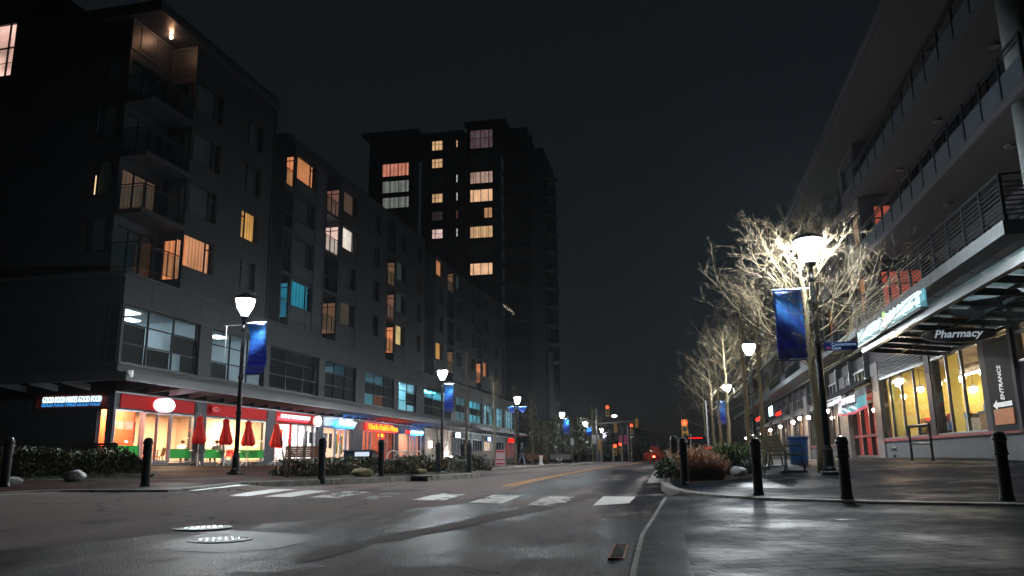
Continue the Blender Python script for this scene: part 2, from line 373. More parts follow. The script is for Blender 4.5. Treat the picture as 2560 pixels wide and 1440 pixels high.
def pavers(name, c1, c2, mortar, bw, bh, rot, rough=(.45, .75), wetscale=.5, ms=.012, bump=.5):
    m, nt, out = newmat(name); L = nt.links.new
    p = nd(nt, 'ShaderNodeBsdfPrincipled'); tc = nd(nt, 'ShaderNodeTexCoord')
    mp = nd(nt, 'ShaderNodeMapping'); mp.inputs['Rotation'].default_value = (0, 0, rot); L(tc.outputs['Object'], mp.inputs['Vector'])
    wn = nd(nt, 'ShaderNodeTexNoise'); wn.inputs['Scale'].default_value = 2.2; L(mp.outputs[0], wn.inputs['Vector'])
    wm = nd(nt, 'ShaderNodeVectorMath', operation='MULTIPLY_ADD'); wm.inputs[1].default_value = (.02, .02, .02); L(wn.outputs['Color'], wm.inputs[0]); L(mp.outputs[0], wm.inputs[2])
    b = nd(nt, 'ShaderNodeTexBrick'); b.inputs['Scale'].default_value = 1; b.inputs['Brick Width'].default_value = bw; b.inputs['Row Height'].default_value = bh
    b.inputs['Mortar Size'].default_value = ms; b.inputs['Mortar Smooth'].default_value = .3; b.inputs['Bias'].default_value = 0
    b.inputs['Color1'].default_value = (*c1, 1); b.inputs['Color2'].default_value = (*c2, 1); b.inputs['Mortar'].default_value = (*mortar, 1)
    L(wm.outputs[0], b.inputs['Vector'])
    no = nd(nt, 'ShaderNodeTexNoise'); no.inputs['Scale'].default_value = wetscale; no.inputs['Detail'].default_value = 7; no.inputs['Roughness'].default_value = .62; L(tc.outputs['Object'], no.inputs['Vector'])
    fi = nd(nt, 'ShaderNodeTexNoise'); fi.inputs['Scale'].default_value = 60; fi.inputs['Detail'].default_value = 4; fi.inputs['Roughness'].default_value = .75; L(tc.outputs['Object'], fi.inputs['Vector'])
    fr = ramp(nt, [(.3, (.55, .55, .55)), (.75, (1.3, 1.3, 1.3))]); L(fi.outputs['Fac'], fr.inputs['Fac'])
    m1 = nd(nt, 'ShaderNodeMix', data_type='RGBA', blend_type='MULTIPLY'); m1.inputs['Factor'].default_value = 1; L(b.outputs['Color'], m1.inputs[6]); L(fr.outputs[0], m1.inputs[7])
    dr = ramp(nt, [(.36, (.5, .5, .52)), (.62, (1.1, 1.1, 1.1))]); L(no.outputs['Fac'], dr.inputs['Fac'])
    m2 = nd(nt, 'ShaderNodeMix', data_type='RGBA', blend_type='MULTIPLY'); m2.inputs['Factor'].default_value = 1; L(m1.outputs[2], m2.inputs[6]); L(dr.outputs[0], m2.inputs[7])
    L(m2.outputs[2], p.inputs['Base Color'])
    ro = nd(nt, 'ShaderNodeMapRange'); ro.inputs['From Min'].default_value = .35; ro.inputs['From Max'].default_value = .65; ro.inputs['To Min'].default_value = rough[0]; ro.inputs['To Max'].default_value = rough[1]
    L(no.outputs['Fac'], ro.inputs['Value']); L(ro.outputs[0], p.inputs['Roughness'])
    sp_ = nd(nt, 'ShaderNodeMapRange', interpolation_type='SMOOTHSTEP'); sp_.inputs['From Min'].default_value = .36; sp_.inputs['From Max'].default_value = .55; sp_.inputs['To Min'].default_value = .06; sp_.inputs['To Max'].default_value = .015; L(no.outputs['Fac'], sp_.inputs['Value']); L(sp_.outputs[0], p.inputs['Specular IOR Level']); p.inputs['Specular Tint'].default_value = (.30, .34, .40, 1)
    sm = nd(nt, 'ShaderNodeMath', operation='MULTIPLY_ADD'); sm.inputs[1].default_value = -1.0; L(b.outputs['Fac'], sm.inputs[0])
    fm = nd(nt, 'ShaderNodeMath', operation='MULTIPLY'); fm.inputs[1].default_value = .45; L(fi.outputs['Fac'], fm.inputs[0]); L(fm.outputs[0], sm.inputs[2])
    bp = nd(nt, 'ShaderNodeBump'); bp.inputs['Strength'].default_value = bump; bp.inputs['Distance'].default_value = .012; L(sm.outputs[0], bp.inputs['Height']); L(bp.outputs[0], p.inputs['Normal'])
    L(p.outputs[0], out.inputs['Surface'])
    return m
m_asph = asphalt()
m_soil = M('dark damp soil', (.020, .017, .013), .9, var=.4, scale=4, bump=.6, bs=30)
m_pave_l = pavers('red brown brick paving', (.085, .045, .037), (.055, .032, .028), (.04, .03, .028), .22, .11, SA, (.5, .8), .6)
m_pave_r = pavers('blue grey slab paving', (.016, .020, .028), (.008, .0105, .015), (.002, .002, .002), .95, .55, R(58), (.34, .72), .7, .034, .8)
m_plaza = pavers('grey brick paving', (.021, .026, .034), (.010, .0125, .017), (.002, .002, .002), .40, .20, R(-12), (.34, .72), .5, .022, .8)
m_edge = pavers('soldier course paving', (.10, .10, .105), (.075, .075, .08), (.015, .015, .016), .45, .105, R(4), (.3, .6), .6, .009)

def sheet(name, poly, zfn, m, step=1.0, parent=None):
    # polygon on the ground, triangulated finely enough to follow the land
    poly = [np.array(p[:2], float) for p in poly]
    dense = []
    for i, a in enumerate(poly):
        b = poly[(i+1) % len(poly)]; n = max(1, int(np.linalg.norm(b-a)/step))
        dense += [a+(b-a)*k/n for k in range(n)]
    ne = len(dense); xs = [p[0] for p in dense]; ys = [p[1] for p in dense]
    pts = [Vector((float(p[0]), float(p[1]))) for p in dense]
    def inside(x, y):
        c = False; j = ne-1
        for i in range(ne):
            if (ys[i] > y) != (ys[j] > y) and x < (xs[j]-xs[i])*(y-ys[i])/(ys[j]-ys[i])+xs[i]: c = not c
            j = i
        return c
    x = min(xs)+step*.5
    while x < max(xs):
        y = min(ys)+step*.5
        while y < max(ys):
            s = step if y < 45 else step*4
            if inside(x, y) and (y < 45 or (int(x/step) % 4 == 0)): pts.append(Vector((x, y)))
            y += s
        x += step
    edges = [(i, (i+1) % ne) for i in range(ne)]
    v, e, f, *_ = delaunay_2d_cdt(pts, edges, [], 1, 1e-4)
    b = MB(); b.add([(p.x, p.y, zfn(p.x, p.y)) for p in v], [tuple(t) for t in f], m)
    o = b.build(name, parent, smooth=True); o['kind'] = 'structure'
    return o
# ground sheet to the horizon
b = MB(); xs = [-900, -400, -200, -120]+list(range(-80, 81, 8))+[120, 200, 400, 900]; ys = [-300, -100, -40]+list(range(-16, 230, 8))+[300, 500, 900, 1600]
b.add([(x, y, G(x, y)-.45-(0 if abs(x) < 100 and -20 < y < 230 else .8)) for y in ys for x in xs],
      [(j*len(xs)+i, j*len(xs)+i+1, (j+1)*len(xs)+i+1, (j+1)*len(xs)+i) for j in range(len(ys)-1) for i in range(len(xs)-1)], m_soil)
o = b.build('ground', smooth=True); o['kind'] = 'structure'
# asphalt
xs = np.r_[np.arange(-44, -14, 3.0), np.arange(-14, 8, .6), np.arange(8, 50, 3.0)]; ys = np.r_[np.arange(-10, 3, 2.0), np.arange(3, 24, .6), np.arange(24, 60, 2), np.arange(60, 230, 8)]
b = MB(); b.add([(x, y, road_z(x, y)) for y in ys for x in xs],
      [(j*len(xs)+i, j*len(xs)+i+1, (j+1)*len(xs)+i+1, (j+1)*len(xs)+i) for j in range(len(ys)-1) for i in range(len(xs)-1)], m_asph)
o = b.build('road', smooth=True); o['kind'] = 'structure'
# pavements
left_front = [gp(*p)[:2] for p in [(-300, 1252), (-100, 1240), (0, 1233), (90, 1228), (170, 1226), (300, 1226), (420, 1226), (470, 1222), (540, 1214), (600, 1207), (700, 1203), (840, 1198), (980, 1193), (1120, 1187)]]
left_front += [np.array(ST(-6.15, 24.9)), np.array(ST(-6.25, 25.5)), np.array(ST(-7.0, 26.2)), np.array(ST(-8.1, 27.0)), np.array(ST(-8.35, 30)), np.array(ST(-8.4, 60)), np.array(ST(-8.6, 200))]
left_poly = left_front+[np.array(ST(-24, 200)), np.array(ST(-40, 60)), np.array((-45, 30)), np.array((-40, 12))]
sheet('left_pavement', left_poly, G, m_pave_l, 1.0)
right_front = [gp(*p)[:2] for p in [(2900, 1266), (2560, 1262), (2200, 1256), (2050, 1251), (1900, 1246), (1780, 1238), (1735, 1233), (1700, 1228), (1676, 1222), (1662, 1216), (1656, 1208), (1658, 1199)]]
right_front += [np.array(ST(-.36, 20.5)), np.array(ST(-.42, 30)), np.array(ST(-.45, 60)), np.array(ST(-.45, 200))]
right_poly = right_front+[np.array(ST(16, 200)), np.array(ST(17, 20)), np.array((40, 16)), np.array((40, 6)), np.array((14, 8.5))]
sheet('right_pavement', right_poly, lambda x, y: G(x, y)+.004, m_pave_r, .8)
pz = [gp(1668, 1247, -.05)[:2], gp(1612, 1345, -.05)[:2], gp(1592, 1440, -.05)[:2], np.array((.3, 2.0)), np.array((12, 1)), np.array((26, 3)), np.array((14.1, 8.4))]
pz += [p+np.array((.02, -.06)) for p in right_front[0:8]]
sheet('plaza', pz, lambda x, y: G(x, y)-.022, m_plaza, .6)
# border course between asphalt and plaza, with its concrete gutter
b0 = [gp(1668, 1247, -.05)[:2], gp(1612, 1345, -.05)[:2], gp(1592, 1440, -.05)[:2], np.array((.3, 2.0))]
b1 = [p+np.array((.42, .0)) for p in b0]
sheet('plaza_border', b0+b1[::-1], lambda x, y: G(x, y)-.012, m_edge, .4)
def ribbon(name, pts, w0, w1, zfn, m, h=None, kind='structure', step=.35, gap=0):
    # kerb or painted strip: offset band to the left of a path; h = depth of the front face
    pts = [np.array(p[:2], float) for p in pts]; d = []
    for a, c in zip(pts[:-1], pts[1:]):
        n = max(1, int(np.linalg.norm(c-a)/step)); d += [a+(c-a)*k/n for k in range(n)]
    d.append(pts[-1]); vs = []; fs = []
    for i, p in enumerate(d):
        t = d[min(i+1, len(d)-1)]-d[max(0, i-1)]; t = t/(np.linalg.norm(t)+1e-9); nrm = np.array([-t[1], t[0]])
        A = p+nrm*w0; B = p+nrm*w1; zA = zfn(*A); zB = zfn(*B)
        if h is None: vs += [(*A, zA), (*B, zB)]
        else: vs += [(*(A-nrm*.02), zA-h), (*A, zA-.025), (*(A+nrm*.025), zA), (*B, zB)]
    k = 2 if h is None else 4
    for i in range(len(d)-1):
        for q in range(k-1): fs.append((i*k+q, i*k+q+1, (i+1)*k+q+1, (i+1)*k+q))
    b = MB(); b.add(vs, fs, m); o = b.build(name, smooth=False); o['kind'] = kind
    return o
def kerbmat():
    m, nt, out = newmat('jointed kerb concrete'); L = nt.links.new
    p = nd(nt, 'ShaderNodeBsdfPrincipled'); tc = nd(nt, 'ShaderNodeTexCoord'); p.inputs['Roughness'].default_value = .8
    no = nd(nt, 'ShaderNodeTexNoise'); no.inputs['Scale'].default_value = 5; no.inputs['Detail'].default_value = 8; no.inputs['Roughness'].default_value = .7; L(tc.outputs['Object'], no.inputs['Vector'])
    r_ = ramp(nt, [(.3, (.10, .095, .085)), (.7, (.30, .29, .27))]); L(no.outputs['Fac'], r_.inputs['Fac'])
    dp = nd(nt, 'ShaderNodeVectorMath', operation='DOT_PRODUCT'); dp.inputs[1].default_value = (.4, .9, 0); L(tc.outputs['Object'], dp.inputs[0])
    fr = nd(nt, 'ShaderNodeMath', operation='FRACT'); mu = nd(nt, 'ShaderNodeMath', operation='MULTIPLY'); mu.inputs[1].default_value = .55; L(dp.outputs['Value'], mu.inputs[0]); L(mu.outputs[0], fr.inputs[0])
    gt = nd(nt, 'ShaderNodeMath', operation='GREATER_THAN'); gt.inputs[1].default_value = .018; L(fr.outputs[0], gt.inputs[0])
    mr = nd(nt, 'ShaderNodeMapRange'); mr.inputs['To Min'].default_value = .25; L(gt.outputs[0], mr.inputs['Value'])
    mx = nd(nt, 'ShaderNodeMix', data_type='RGBA', blend_type='MULTIPLY'); mx.inputs['Factor'].default_value = 1; L(r_.outputs[0], mx.inputs[6]); L(mr.outputs[0], mx.inputs[7]); L(mx.outputs[2], p.inputs['Base Color'])
    bp = nd(nt, 'ShaderNodeBump'); bp.inputs['Strength'].default_value = .3; L(no.outputs['Fac'], bp.inputs['Height']); L(bp.outputs[0], p.inputs['Normal'])
    L(p.outputs[0], out.inputs['Surface']); return m
m_kj = kerbmat()
ribbon('kerb', left_front, -.02, .16, lambda x, y: G(x, y)+.012, m_kj, .2)
ribbon("kerb", right_front[::-1], -.02, .17, lambda x, y: G(x, y)+.014, m_kj, .2)
ribbon('gutter', [p+np.array((-.05, 0)) for p in b0], -.0, .13, lambda x, y: G(x, y)-.02, m_kj)
ribbon('gutter', [np.array(ST(-.38, t)) for t in (20.4, 26, 32, 60, 120)], .0, .35, lambda x, y: road_z(x, y)+.005, m_kerb)
# painted markings
def paint(name, col, worn, rough=.6):
    m, nt, out = newmat(name); L = nt.links.new
    p = nd(nt, 'ShaderNodeBsdfPrincipled'); tc = nd(nt, 'ShaderNodeTexCoord'); p.inputs['Roughness'].default_value = rough
    no = nd(nt, 'ShaderNodeTexNoise'); no.inputs['Scale'].default_value = 2.6; no.inputs['Detail'].default_value = 9; no.inputs['Roughness'].default_value = .7; L(tc.outputs['Object'], no.inputs['Vector'])
    fi = nd(nt, 'ShaderNodeTexNoise'); fi.inputs['Scale'].default_value = 60; fi.inputs['Detail'].default_value = 3; L(tc.outputs['Object'], fi.inputs['Vector'])
    r_ = ramp(nt, [(.3, [c*.6 for c in col]), (.7, col)]); L(fi.outputs['Fac'], r_.inputs['Fac']); L(r_.outputs[0], p.inputs['Base Color'])
    a = nd(nt, 'ShaderNodeMapRange'); a.inputs['From Min'].default_value = worn; a.inputs['From Max'].default_value = worn+.035; L(no.outputs['Fac'], a.inputs['Value'])
    L(a.outputs[0], p.inputs['Alpha']); L(p.outputs[0], out.inputs['Surface']); return m
m_white0 = paint('white road paint', (.82, .78, .74), .18); m_white1 = paint('worn white road paint', (.8, .76, .72), .44); m_white2 = paint('half gone white road paint', (.5, .48, .46), .505)
m_yel = paint('yellow road paint', (.85, .36, .03), .33)
def mark(name, poly, m):
    return sheet(name, poly, lambda x, y: road_z(x, y)+.006, m, .5)
bars = [(-1.47, 14.32, 16.5, .64, m_white0), (-2.62, 14.25, 16.35, .6, m_white1), (-3.74, 14.5, 16.45, .62, m_white1), (-4.93, 14.8, 16.6, .6, m_white1), (-6.0, 14.8, 16.45, .5, m_white2),
        (-7.05, 14.85, 16.55, .58, m_white1), (-7.98, 14.8, 16.65, .55, m_white0), (-8.9, 14.8, 16.9, .55, m_white0), (-9.9, 14.75, 16.85, .45, m_white0)]
for L0, t0, t1, w, mm in bars:
    sk = -.0; mark('crosswalk_marking', [ST(L0, t0), ST(L0+w, t0), ST(L0+w, t1), ST(L0, t1)], mm)
for d in (-.14, .06):
    pth = [np.array(ST(L, t)) for L, t in [(-4.02, 19.2), (-3.86, 22), (-3.72, 26), (-3.68, 32), (-3.75, 40), (-4.0, 60), (-4.3, 110)]]
    ribbon('road_marking', pth, d, d+.11, lambda x, y: road_z(x, y)+.006, m_yel)
ribbon('road_marking', [rp(-120, 1262)[:2], rp(0, 1250)[:2], rp(330, 1232)[:2]], 0, .12, lambda x, y: road_z(x, y)+.006, m_white0)
# resurfaced trenches in the carriageway
m_patch = M('dry trench patch', (.085, .062, .055), .85, var=.25, scale=40, bump=.5, bs=120)
m_tarseal = M('damp tar patch', (.022, .021, .021), .55, var=.3, scale=30, bump=.5, bs=90)
def patch(px, m): mark('road_patch', [rp(*p)[:2] for p in px], m).name = 'road_patch'
patch([(905, 1350), (935, 1340), (1040, 1322), (1160, 1299), (1300, 1268), (1440, 1240), (1490, 1232), (1500, 1238), (1400, 1262), (1260, 1292), (1120, 1322), (1000, 1346), (940, 1352)], m_patch)
patch([(735, 1402), (760, 1380), (830, 1362), (900, 1356), (905, 1364), (850, 1380), (790, 1396)], m_patch)
patch([(400, 1352), (560, 1322), (700, 1330), (812, 1338), (700, 1366), (560, 1378), (430, 1372)], m_tarseal)
# manholes, grates and valve lids
m_iron = M('polished iron lid', (.36, .37, .39), .42, metal=.9, var=.3, scale=30)
m_ironrim = M('rusty iron rim', (.06, .05, .045), .6, metal=.5)
def lid(px, py, d, label, crosses, ring=True):
    p = rp(px, py); t = thing('manhole_cover', label, 'manhole cover', (p[0], p[1], p[2]+.004), R(20), 'iron lids in the carriageway')
    b = MB(); b.lathe([(d/2+.05, -.02), (d/2+.05, .006), (d/2, .008), (d/2, -.02)], 36, m_ironrim); b.build('rim', t)
    b = MB(); b.lathe([(d/2-.008, -.02), (d/2-.008, .004)], 36, m_ironrim)
    n = 9
    for i in range(n):
        for j in range(n):
            x = (i-(n-1)/2)*d/n; y = (j-(n-1)/2)*d/n
            if math.hypot(x, y) > d*.43: continue
            if crosses and (i+j) % 2: b.box(x-d*.048, x+d*.048, y-d*.018, y+d*.018, .004, .012, m_iron)
            elif crosses: b.box(x-d*.018, x+d*.018, y-d*.048, y+d*.048, .004, .012, m_iron)
            else: b.box(x-d*.04, x+d*.04, y-d*.04, y+d*.04, .004, .012, m_iron)
    b.build('lid', t)
    return t
lid(550, 1346, .62, 'larger nearer iron manhole cover in the asphalt, its bars shining', True)
lid(508, 1317, .62, 'farther iron manhole cover behind the shiny barred one', False)
for (px, py, w, lab) in [(1860, 1316, .2, 'small dark square lid sunk in the grey bricks nearer the kerb nose'), (2105, 1300, .2, 'small dark square lid in the grey bricks in front of the middle bollards')]:
    p = gp(px, py, -.02); t = thing('valve_lid', lab, 'valve lid', (p[0], p[1], p[2]), R(12), 'small lids in the brick plaza')
    b = MB(); b.cbox(-w/2, w/2, -w/2, w/2, -.02, .006, m_ironrim, .005); b.build('lid', t)
    b = MB(); b.box(-w/2-.04, w/2+.04, -w/2-.04, w/2+.04, -.03, .002, m_kerb); b.build('collar', t)
p = rp(1548, 1392); t = thing('drain_grate', 'dark gutter grate rimmed with orange rust beside the plaza edge', 'drain grate', (p[0], p[1], p[2]+.004), R(-10))
m_rust = M('orange rust', (.30, .07, .02), .8, var=.5, scale=30)
b = MB(); b.box(-.07, .07, -.57, -.55, -.02, .004, m_rust); b.box(-.07, .07, .55, .57, -.02, .004, m_rust); b.box(-.07, -.055, -.55, .55, -.02, .004, m_rust); b.box(.055, .07, -.55, .55, -.02, .004, m_rust); b.build('frame', t)
b = MB(); b.box(-.055, .055, -.55, .55, -.03, -.008, M('drain pit', (.004, .004, .004), .95))
for i in range(12): b.box(-.055, .055, -.52+i*.09, -.495+i*.09, -.008, .001, m_ironrim)
b.build('grille', t)
p = gp(1052, 1191); t = thing('kerb_inlet', 'dark kerb inlet slot in the planter island kerb', 'kerb inlet', p, -SA-R(28))
b = MB(); b.box(-.3, .3, -.12, -.02, -.13, -.02, M('drain pit', (.004, .004, .004), .95)); b.build('slot', t)
b = MB(); b.box(-.36, .36, -.14, .1, -.018, .02, m_ironrim); b.build('lid', t)
# ================================================================== LONG APARTMENT BUILDING ON THE LEFT
def lin(r, g, b):
    f = lambda c: (c/255/12.92) if c <= 10 else ((c/255+.055)/1.055)**2.4
    return (f(r), f(g), f(b))
def lit(name, rgb, k=1.0, stripes=3.5, fr=None, var=.22, scale=.9):
    c = lin(*rgb); mx = max(c); d = (fr or RA).X
    return EM(name, tuple(x/mx for x in c), mx*k, var, scale, stripes, tuple(d))
def litside(name, rgb, k=1.0, stripes=3.5):
    c = lin(*rgb); mx = max(c); return EM(name, tuple(x/mx for x in c), mx*k, .22, .9, stripes, tuple(RA.out))
c_orange = lit('lamp lit orange blind', (228, 140, 88)); c_peach = lit('lamp lit peach blind', (226, 150, 104)); c_amber = lit('lamp lit amber blind', (224, 160, 84))
c_white = lit('bright white lit blind', (250, 226, 205), 1.1, 0); c_pale = lit('pale yellow lit blind', (250, 212, 140)); c_cyan = lit('television lit cyan blind', (40, 132, 152), 1, 2.2)
c_dim = lit('dim brown lit blind', (96, 72, 58)); c_dim2 = lit('dim tan lit blind', (76, 66, 54)); c_dim3 = lit('dim green lit blind', (52, 60, 56)); c_pink = lit('dim pink lit blind', (118, 78, 70))
c_rose = lit('rose lit blind', (240, 186, 165), 1.05, 0)
c_side = litside('orange side blind', (236, 140, 88)); c_cyans = litside('cyan side blind', (40, 120, 140), 1, 5); s_pink = litside('dim pink side blind', (132, 88, 74), 1, 5); s_rose = litside('rose white side blind', (252, 200, 180), 1.1, 0); s_dim = litside('dim amber side blind', (118, 84, 60), 1, 5); c_sidew = litside('warm white side blind', (252, 190, 130))
def wall_holes(b, T, a0, a1, z0, z1, holes, m, depth=.14, mrev=None):
    # a wall sheet in a frame with rectangular openings and their reveals; T(a, v, z)
    hs = [h for h in holes if h[0] < a1 and h[1] > a0]
    A = sorted({a0, a1, *[max(a0, h[0]) for h in hs], *[min(a1, h[1]) for h in hs]}); Z = sorted({z0, z1, *[max(z0, h[2]) for h in hs], *[min(z1, h[3]) for h in hs]})
    for i in range(len(A)-1):
        for j in range(len(Z)-1):
            ca = (A[i]+A[i+1])/2; cz = (Z[j]+Z[j+1])/2
            if any(h[0] < ca < h[1] and h[2] < cz < h[3] for h in hs): continue
            b.add([T(A[i], 0, Z[j]), T(A[i+1], 0, Z[j]), T(A[i+1], 0, Z[j+1]), T(A[i], 0, Z[j+1])], [(0, 1, 2, 3)], m)
    for h in hs:
        p = [(h[0], h[2]), (h[1], h[2]), (h[1], h[3]), (h[0], h[3])]
        for k in range(4):
            q, r = p[k], p[(k+1) % 4]
            b.add([T(q[0], 0, q[1]), T(r[0], 0, r[1]), T(r[0], -depth, r[1]), T(q[0], -depth, q[1])], [(0, 1, 2, 3)], mrev or m)
def window(root, T, a0, a1, z0, z1, kind, mull=(), trans=(), depth=.12, fw=.07, name='window', lab=None, back=.25):
    # frame with mullions; its pane and the curtain or dark room behind are sub-parts
    b = MB(T)
    def bar(u0, u1, w0, w1): b.box(u0, u1, -depth-.03, -depth+.05, w0, w1, m_frame)
    bar(a0, a0+fw, z0, z1); bar(a1-fw, a1, z0, z1); bar(a0+fw, a1-fw, z0, z0+fw); bar(a0+fw, a1-fw, z1-fw, z1)
    for u in mull: bar(u-fw*.5, u+fw*.5, z0+fw, z1-fw)
    for t in trans:
        if isinstance(t, tuple): bar(t[1]+fw*.5, t[2]-fw*.5, t[0]-fw*.4, t[0]+fw*.4)
        else:
            us = [a0+fw*.5]+[u for u in mull]+[a1-fw*.5]
            for u, w in zip(us[:-1], us[1:]): bar(u+fw*.5, w-fw*.5, t-fw*.4, t+fw*.4)
    w = b.build(name, root, world=True)
    if lab: w['label'] = lab
    g = MB(T); g.box(a0+.02, a1-.02, -depth-.004, -depth+.004, z0+.02, z1-.02, m_glass); g.build('pane', w, world=True)
    c = MB(T); c.add([(a0-.05, -depth-back, z0-.05), (a1+.05, -depth-back, z0-.05), (a1+.05, -depth-back, z1+.05), (a0-.05, -depth-back, z1+.05)], [(0, 1, 2, 3)], kind)
    c.build('curtain', w, world=True)
    return w
def railing(root, pts, h, m_g=None, post=1.2, bars=0, name='balcony_railing', gz=(.06, None), thick=.04):
    # pts: world points along the slab edge; glass infill (sub-part) or horizontal bars
    b = MB(); pts = [np.array(p, float) for p in pts]; Z = np.array([0, 0, 1.])
    for a, c in zip(pts[:-1], pts[1:]):
        L = np.linalg.norm(c-a); n = max(1, round(L/post)); d = (c-a)/L
        b.beam(a+Z*h, c+Z*h, .05, .05, m_black)
        for i in range(n+1): q = a+d*L*i/n; b.beam(q, q+Z*(h-.02), thick, thick, m_black, up=(d[0], d[1], 0))
        for k in range(bars): z = .14+(h-.22)*k/bars; b.beam(a+Z*z, c+Z*z, .02, .03, m_black)
        if not bars: b.beam(a+Z*(h-.13), c+Z*(h-.13), .03, .03, m_black); b.beam(a+Z*.06, c+Z*.06, .03, .03, m_black)
    o = b.build(name, root, world=True)
    if m_g is not None:
        g = MB(); top = h-.17
        for a, c in zip(pts[:-1], pts[1:]): g.beam(a+Z*(.09+(top-.09)/2), c+Z*(.09+(top-.09)/2), .012, top-.09, m_g)
        g.build('glass_panel', o, world=True)
    return o
LB = thing('apartment_building', 'long dark apartment building over lit shops, its corner nearest the red burger restaurant', 'building', O_L)
TL = lambda u, v, z: PL.T(u, v, z)
TR = lambda u, v, z: RA.T(u, v, z)
zs = lambda k: 10.13+2.95*k
zh = lambda k: 11.93+2.94*k
zf = lambda k: 9.25+2.95*k
# ---- podium: second floor band of office windows
bays = [(.2, 6.1, (2.03, 3.98)), (7.25, 12.95, (9.2, 11.1)), (13.6, 20.6, (15.9, 18.3)), (21.6, 27.3, (23.4, 25.4)), (29.2, 36.1, (31.5, 33.8)), (37.4, 42.6, (40.0,)), (45.0, 55.0, (48.2, 51.6)), (57.0, 62.0, (59.5,)), (63.4, 70.0, (65.6, 67.8)), (71.4, 77.2, (73.3, 75.2)), (79.0, 84.0, (81.5,)), (85.5, 92.0, (87.6, 89.8))]
b = MB()
wall_holes(b, TL, 0, 95, 3.15, 8.45, [(a, c, 4.45, 7.1) for a, c, _ in bays], m_dark, .2)
b.T = TL
for a in np.arange(1.98, 95, 2.02): b.box(a-.012, a+.012, .0, .006, 7.18, 8.44, m_black)          # panel joints
b.box(0, 95, .0, .05, 7.1, 7.17, m_clad); b.box(-.05, 95, -1.3, .08, 8.45, 8.58, m_clad); b.box(0, 95, 0, .06, 4.36, 4.45, m_clad)
b.box(0, 95, .0, .1, 3.98, 4.1, m_clad)
b.build('podium_wall', LB, world=True)
b = MB(TL)                                                           # side street face, ends, roof
b.box(0, .02, -16, 0, 3.15, 8.45, m_dark); b.box(-.05, 0.0, -16, -.7, 7.05, 7.12, m_clad); b.box(-.08, -.0, -16, .0, 8.38, 8.58, m_clad)
for v in (-2.35, -4.0, -7.0, -10, -13): b.box(-.006, 0, v-.015, v+.015, 3.2, 8.36, m_black)
b.box(-.006, 0, -16, -.7, 5.55, 5.575, m_black)
b.box(0, 95, -16, -1.3, 8.2, 8.46, m_dark); b.box(95, 95.1, -16, 0, -1.5, 8.45, m_dark); b.box(0, 95, -16.1, -16, -1.5, 8.45, m_dark)
b.box(-.02, .0, -16, -4.1, -1.5, 3.15, m_dark)
b.box(-.06, .02, -16, -.0, 3.9, 4.02, m_clad); b.box(-.06, .02, -16, 0, 4.36, 4.45, m_clad)
b.build('podium_side_wall', LB, world=True)
# corner return of the office window
TS = lambda a, v, z: PL.T(-v, a, z)                                  # side street face: a = -distance back from the corner, v outwards
window(LB, TS, -.72, -.06, 4.45, 7.1, m_void, (), (5.38, 6.28), depth=-.03, back=.08)
# office rooms behind glass
m_offwall = M('white office wall', (.62, .66, .68), .8, var=.06); m_offceil = M('white ceiling tile', (.66, .68, .68), .85, var=.05)
def litpanel(name, rgb, k): c = lin(*rgb); mx = max(c); return EM(name, tuple(x/mx for x in c), k)
e_cool = litpanel('cool ceiling panel', (225, 240, 245), 11.0); e_cyan = litpanel('cyan ceiling panel', (70, 205, 225), 16); e_warm = litpanel('warm ceiling panel', (255, 208, 160), 9)
e_cyanw = litpanel('pale cyan ceiling panel', (150, 230, 245), 22)
def room(root, T, a0, a1, z0, z1, d, mw, mc, mf, panels, name='shop_interior', v0=-.35, vl=None):
    b = MB(T)
    b.add([(a0, -d, z0), (a1, -d, z0), (a1, -d, z1), (a0, -d, z1)], [(0, 1, 2, 3)], mw)
    for a, vv in ((a0, vl or v0), (a1, v0)): b.add([(a, vv, z0), (a, -d, z0), (a, -d, z1), (a, vv, z1)], [(0, 1, 2, 3)], mw)
    b.add([(a0, v0, z1), (a1, v0, z1), (a1, -d, z1), (a0, -d, z1)], [(0, 1, 2, 3)], mc)
    b.add([(a0, v0, z0), (a1, v0, z0), (a1, -d, z0), (a0, -d, z0)], [(0, 1, 2, 3)], mf)
    o = b.build(name, root, world=True)
    for (p0, p1, q0, q1, e) in panels:
        c = MB(T); c.box(p0, p1, q0, q1, z1-.06, z1-.02, e); c.build('ceiling_light', o, world=True)
    return o
def office(i, kind, panels=None, pane_lit=None):
    a, c, mu = bays[i]
    w = window(LB, TL, a, c, 4.45, 7.1, m_void, mu, (5.38, 6.28), depth=.15, back=(3.9 if kind else .3))
    if kind:
        bpy.data.objects.remove([k for k in kids(w) if k.name.startswith('curtain')][0])
        room(LB, TL, a-.05, c+.05, 4.3, 7.3, 4.2, m_offwall, m_offceil, M('office carpet', (.05, .05, .055), .9), panels, 'office_interior')
m_blinddark = M('lowered dark blind', (.022, .019, .014), .8, var=.3, scale=3)
def blind(a0, a1, z0, z1, m=None, v=-.24):
    b = MB(TL); b.box(a0, a1, v-.02, v, z0, z1, m or m_blinddark); b.build('roller_blind', LB, world=True)
office(0, 1, [(2.2, 3.4, -2.6, -1.6, e_cool), (4.4, 5.2, -3.4, -2.9, e_cool)])
for q in [(.25, 2.0, 4.5, 6.26), (2.07, 3.95, 4.5, 5.35), (4.02, 6.05, 5.42, 6.26), (4.9, 6.05, 4.5, 5.35)]: blind(*q)
office(1, 1, [(8.2, 9.2, -2.4, -1.8, e_cool), (10.6, 11.6, -2.4, -1.8, e_cool)])
for q in [(7.3, 9.15, 4.5, 5.35)]: blind(*q)
office(2, 0)
office(3, 1, [(21.9, 25.6, -3.4, -3.0, litpanel('dim cyan ceiling panel', (60, 190, 215), 5))])
for q in [(21.65, 27.25, 4.5, 6.25), (25.7, 27.25, 6.3, 7.05)]: blind(*q)
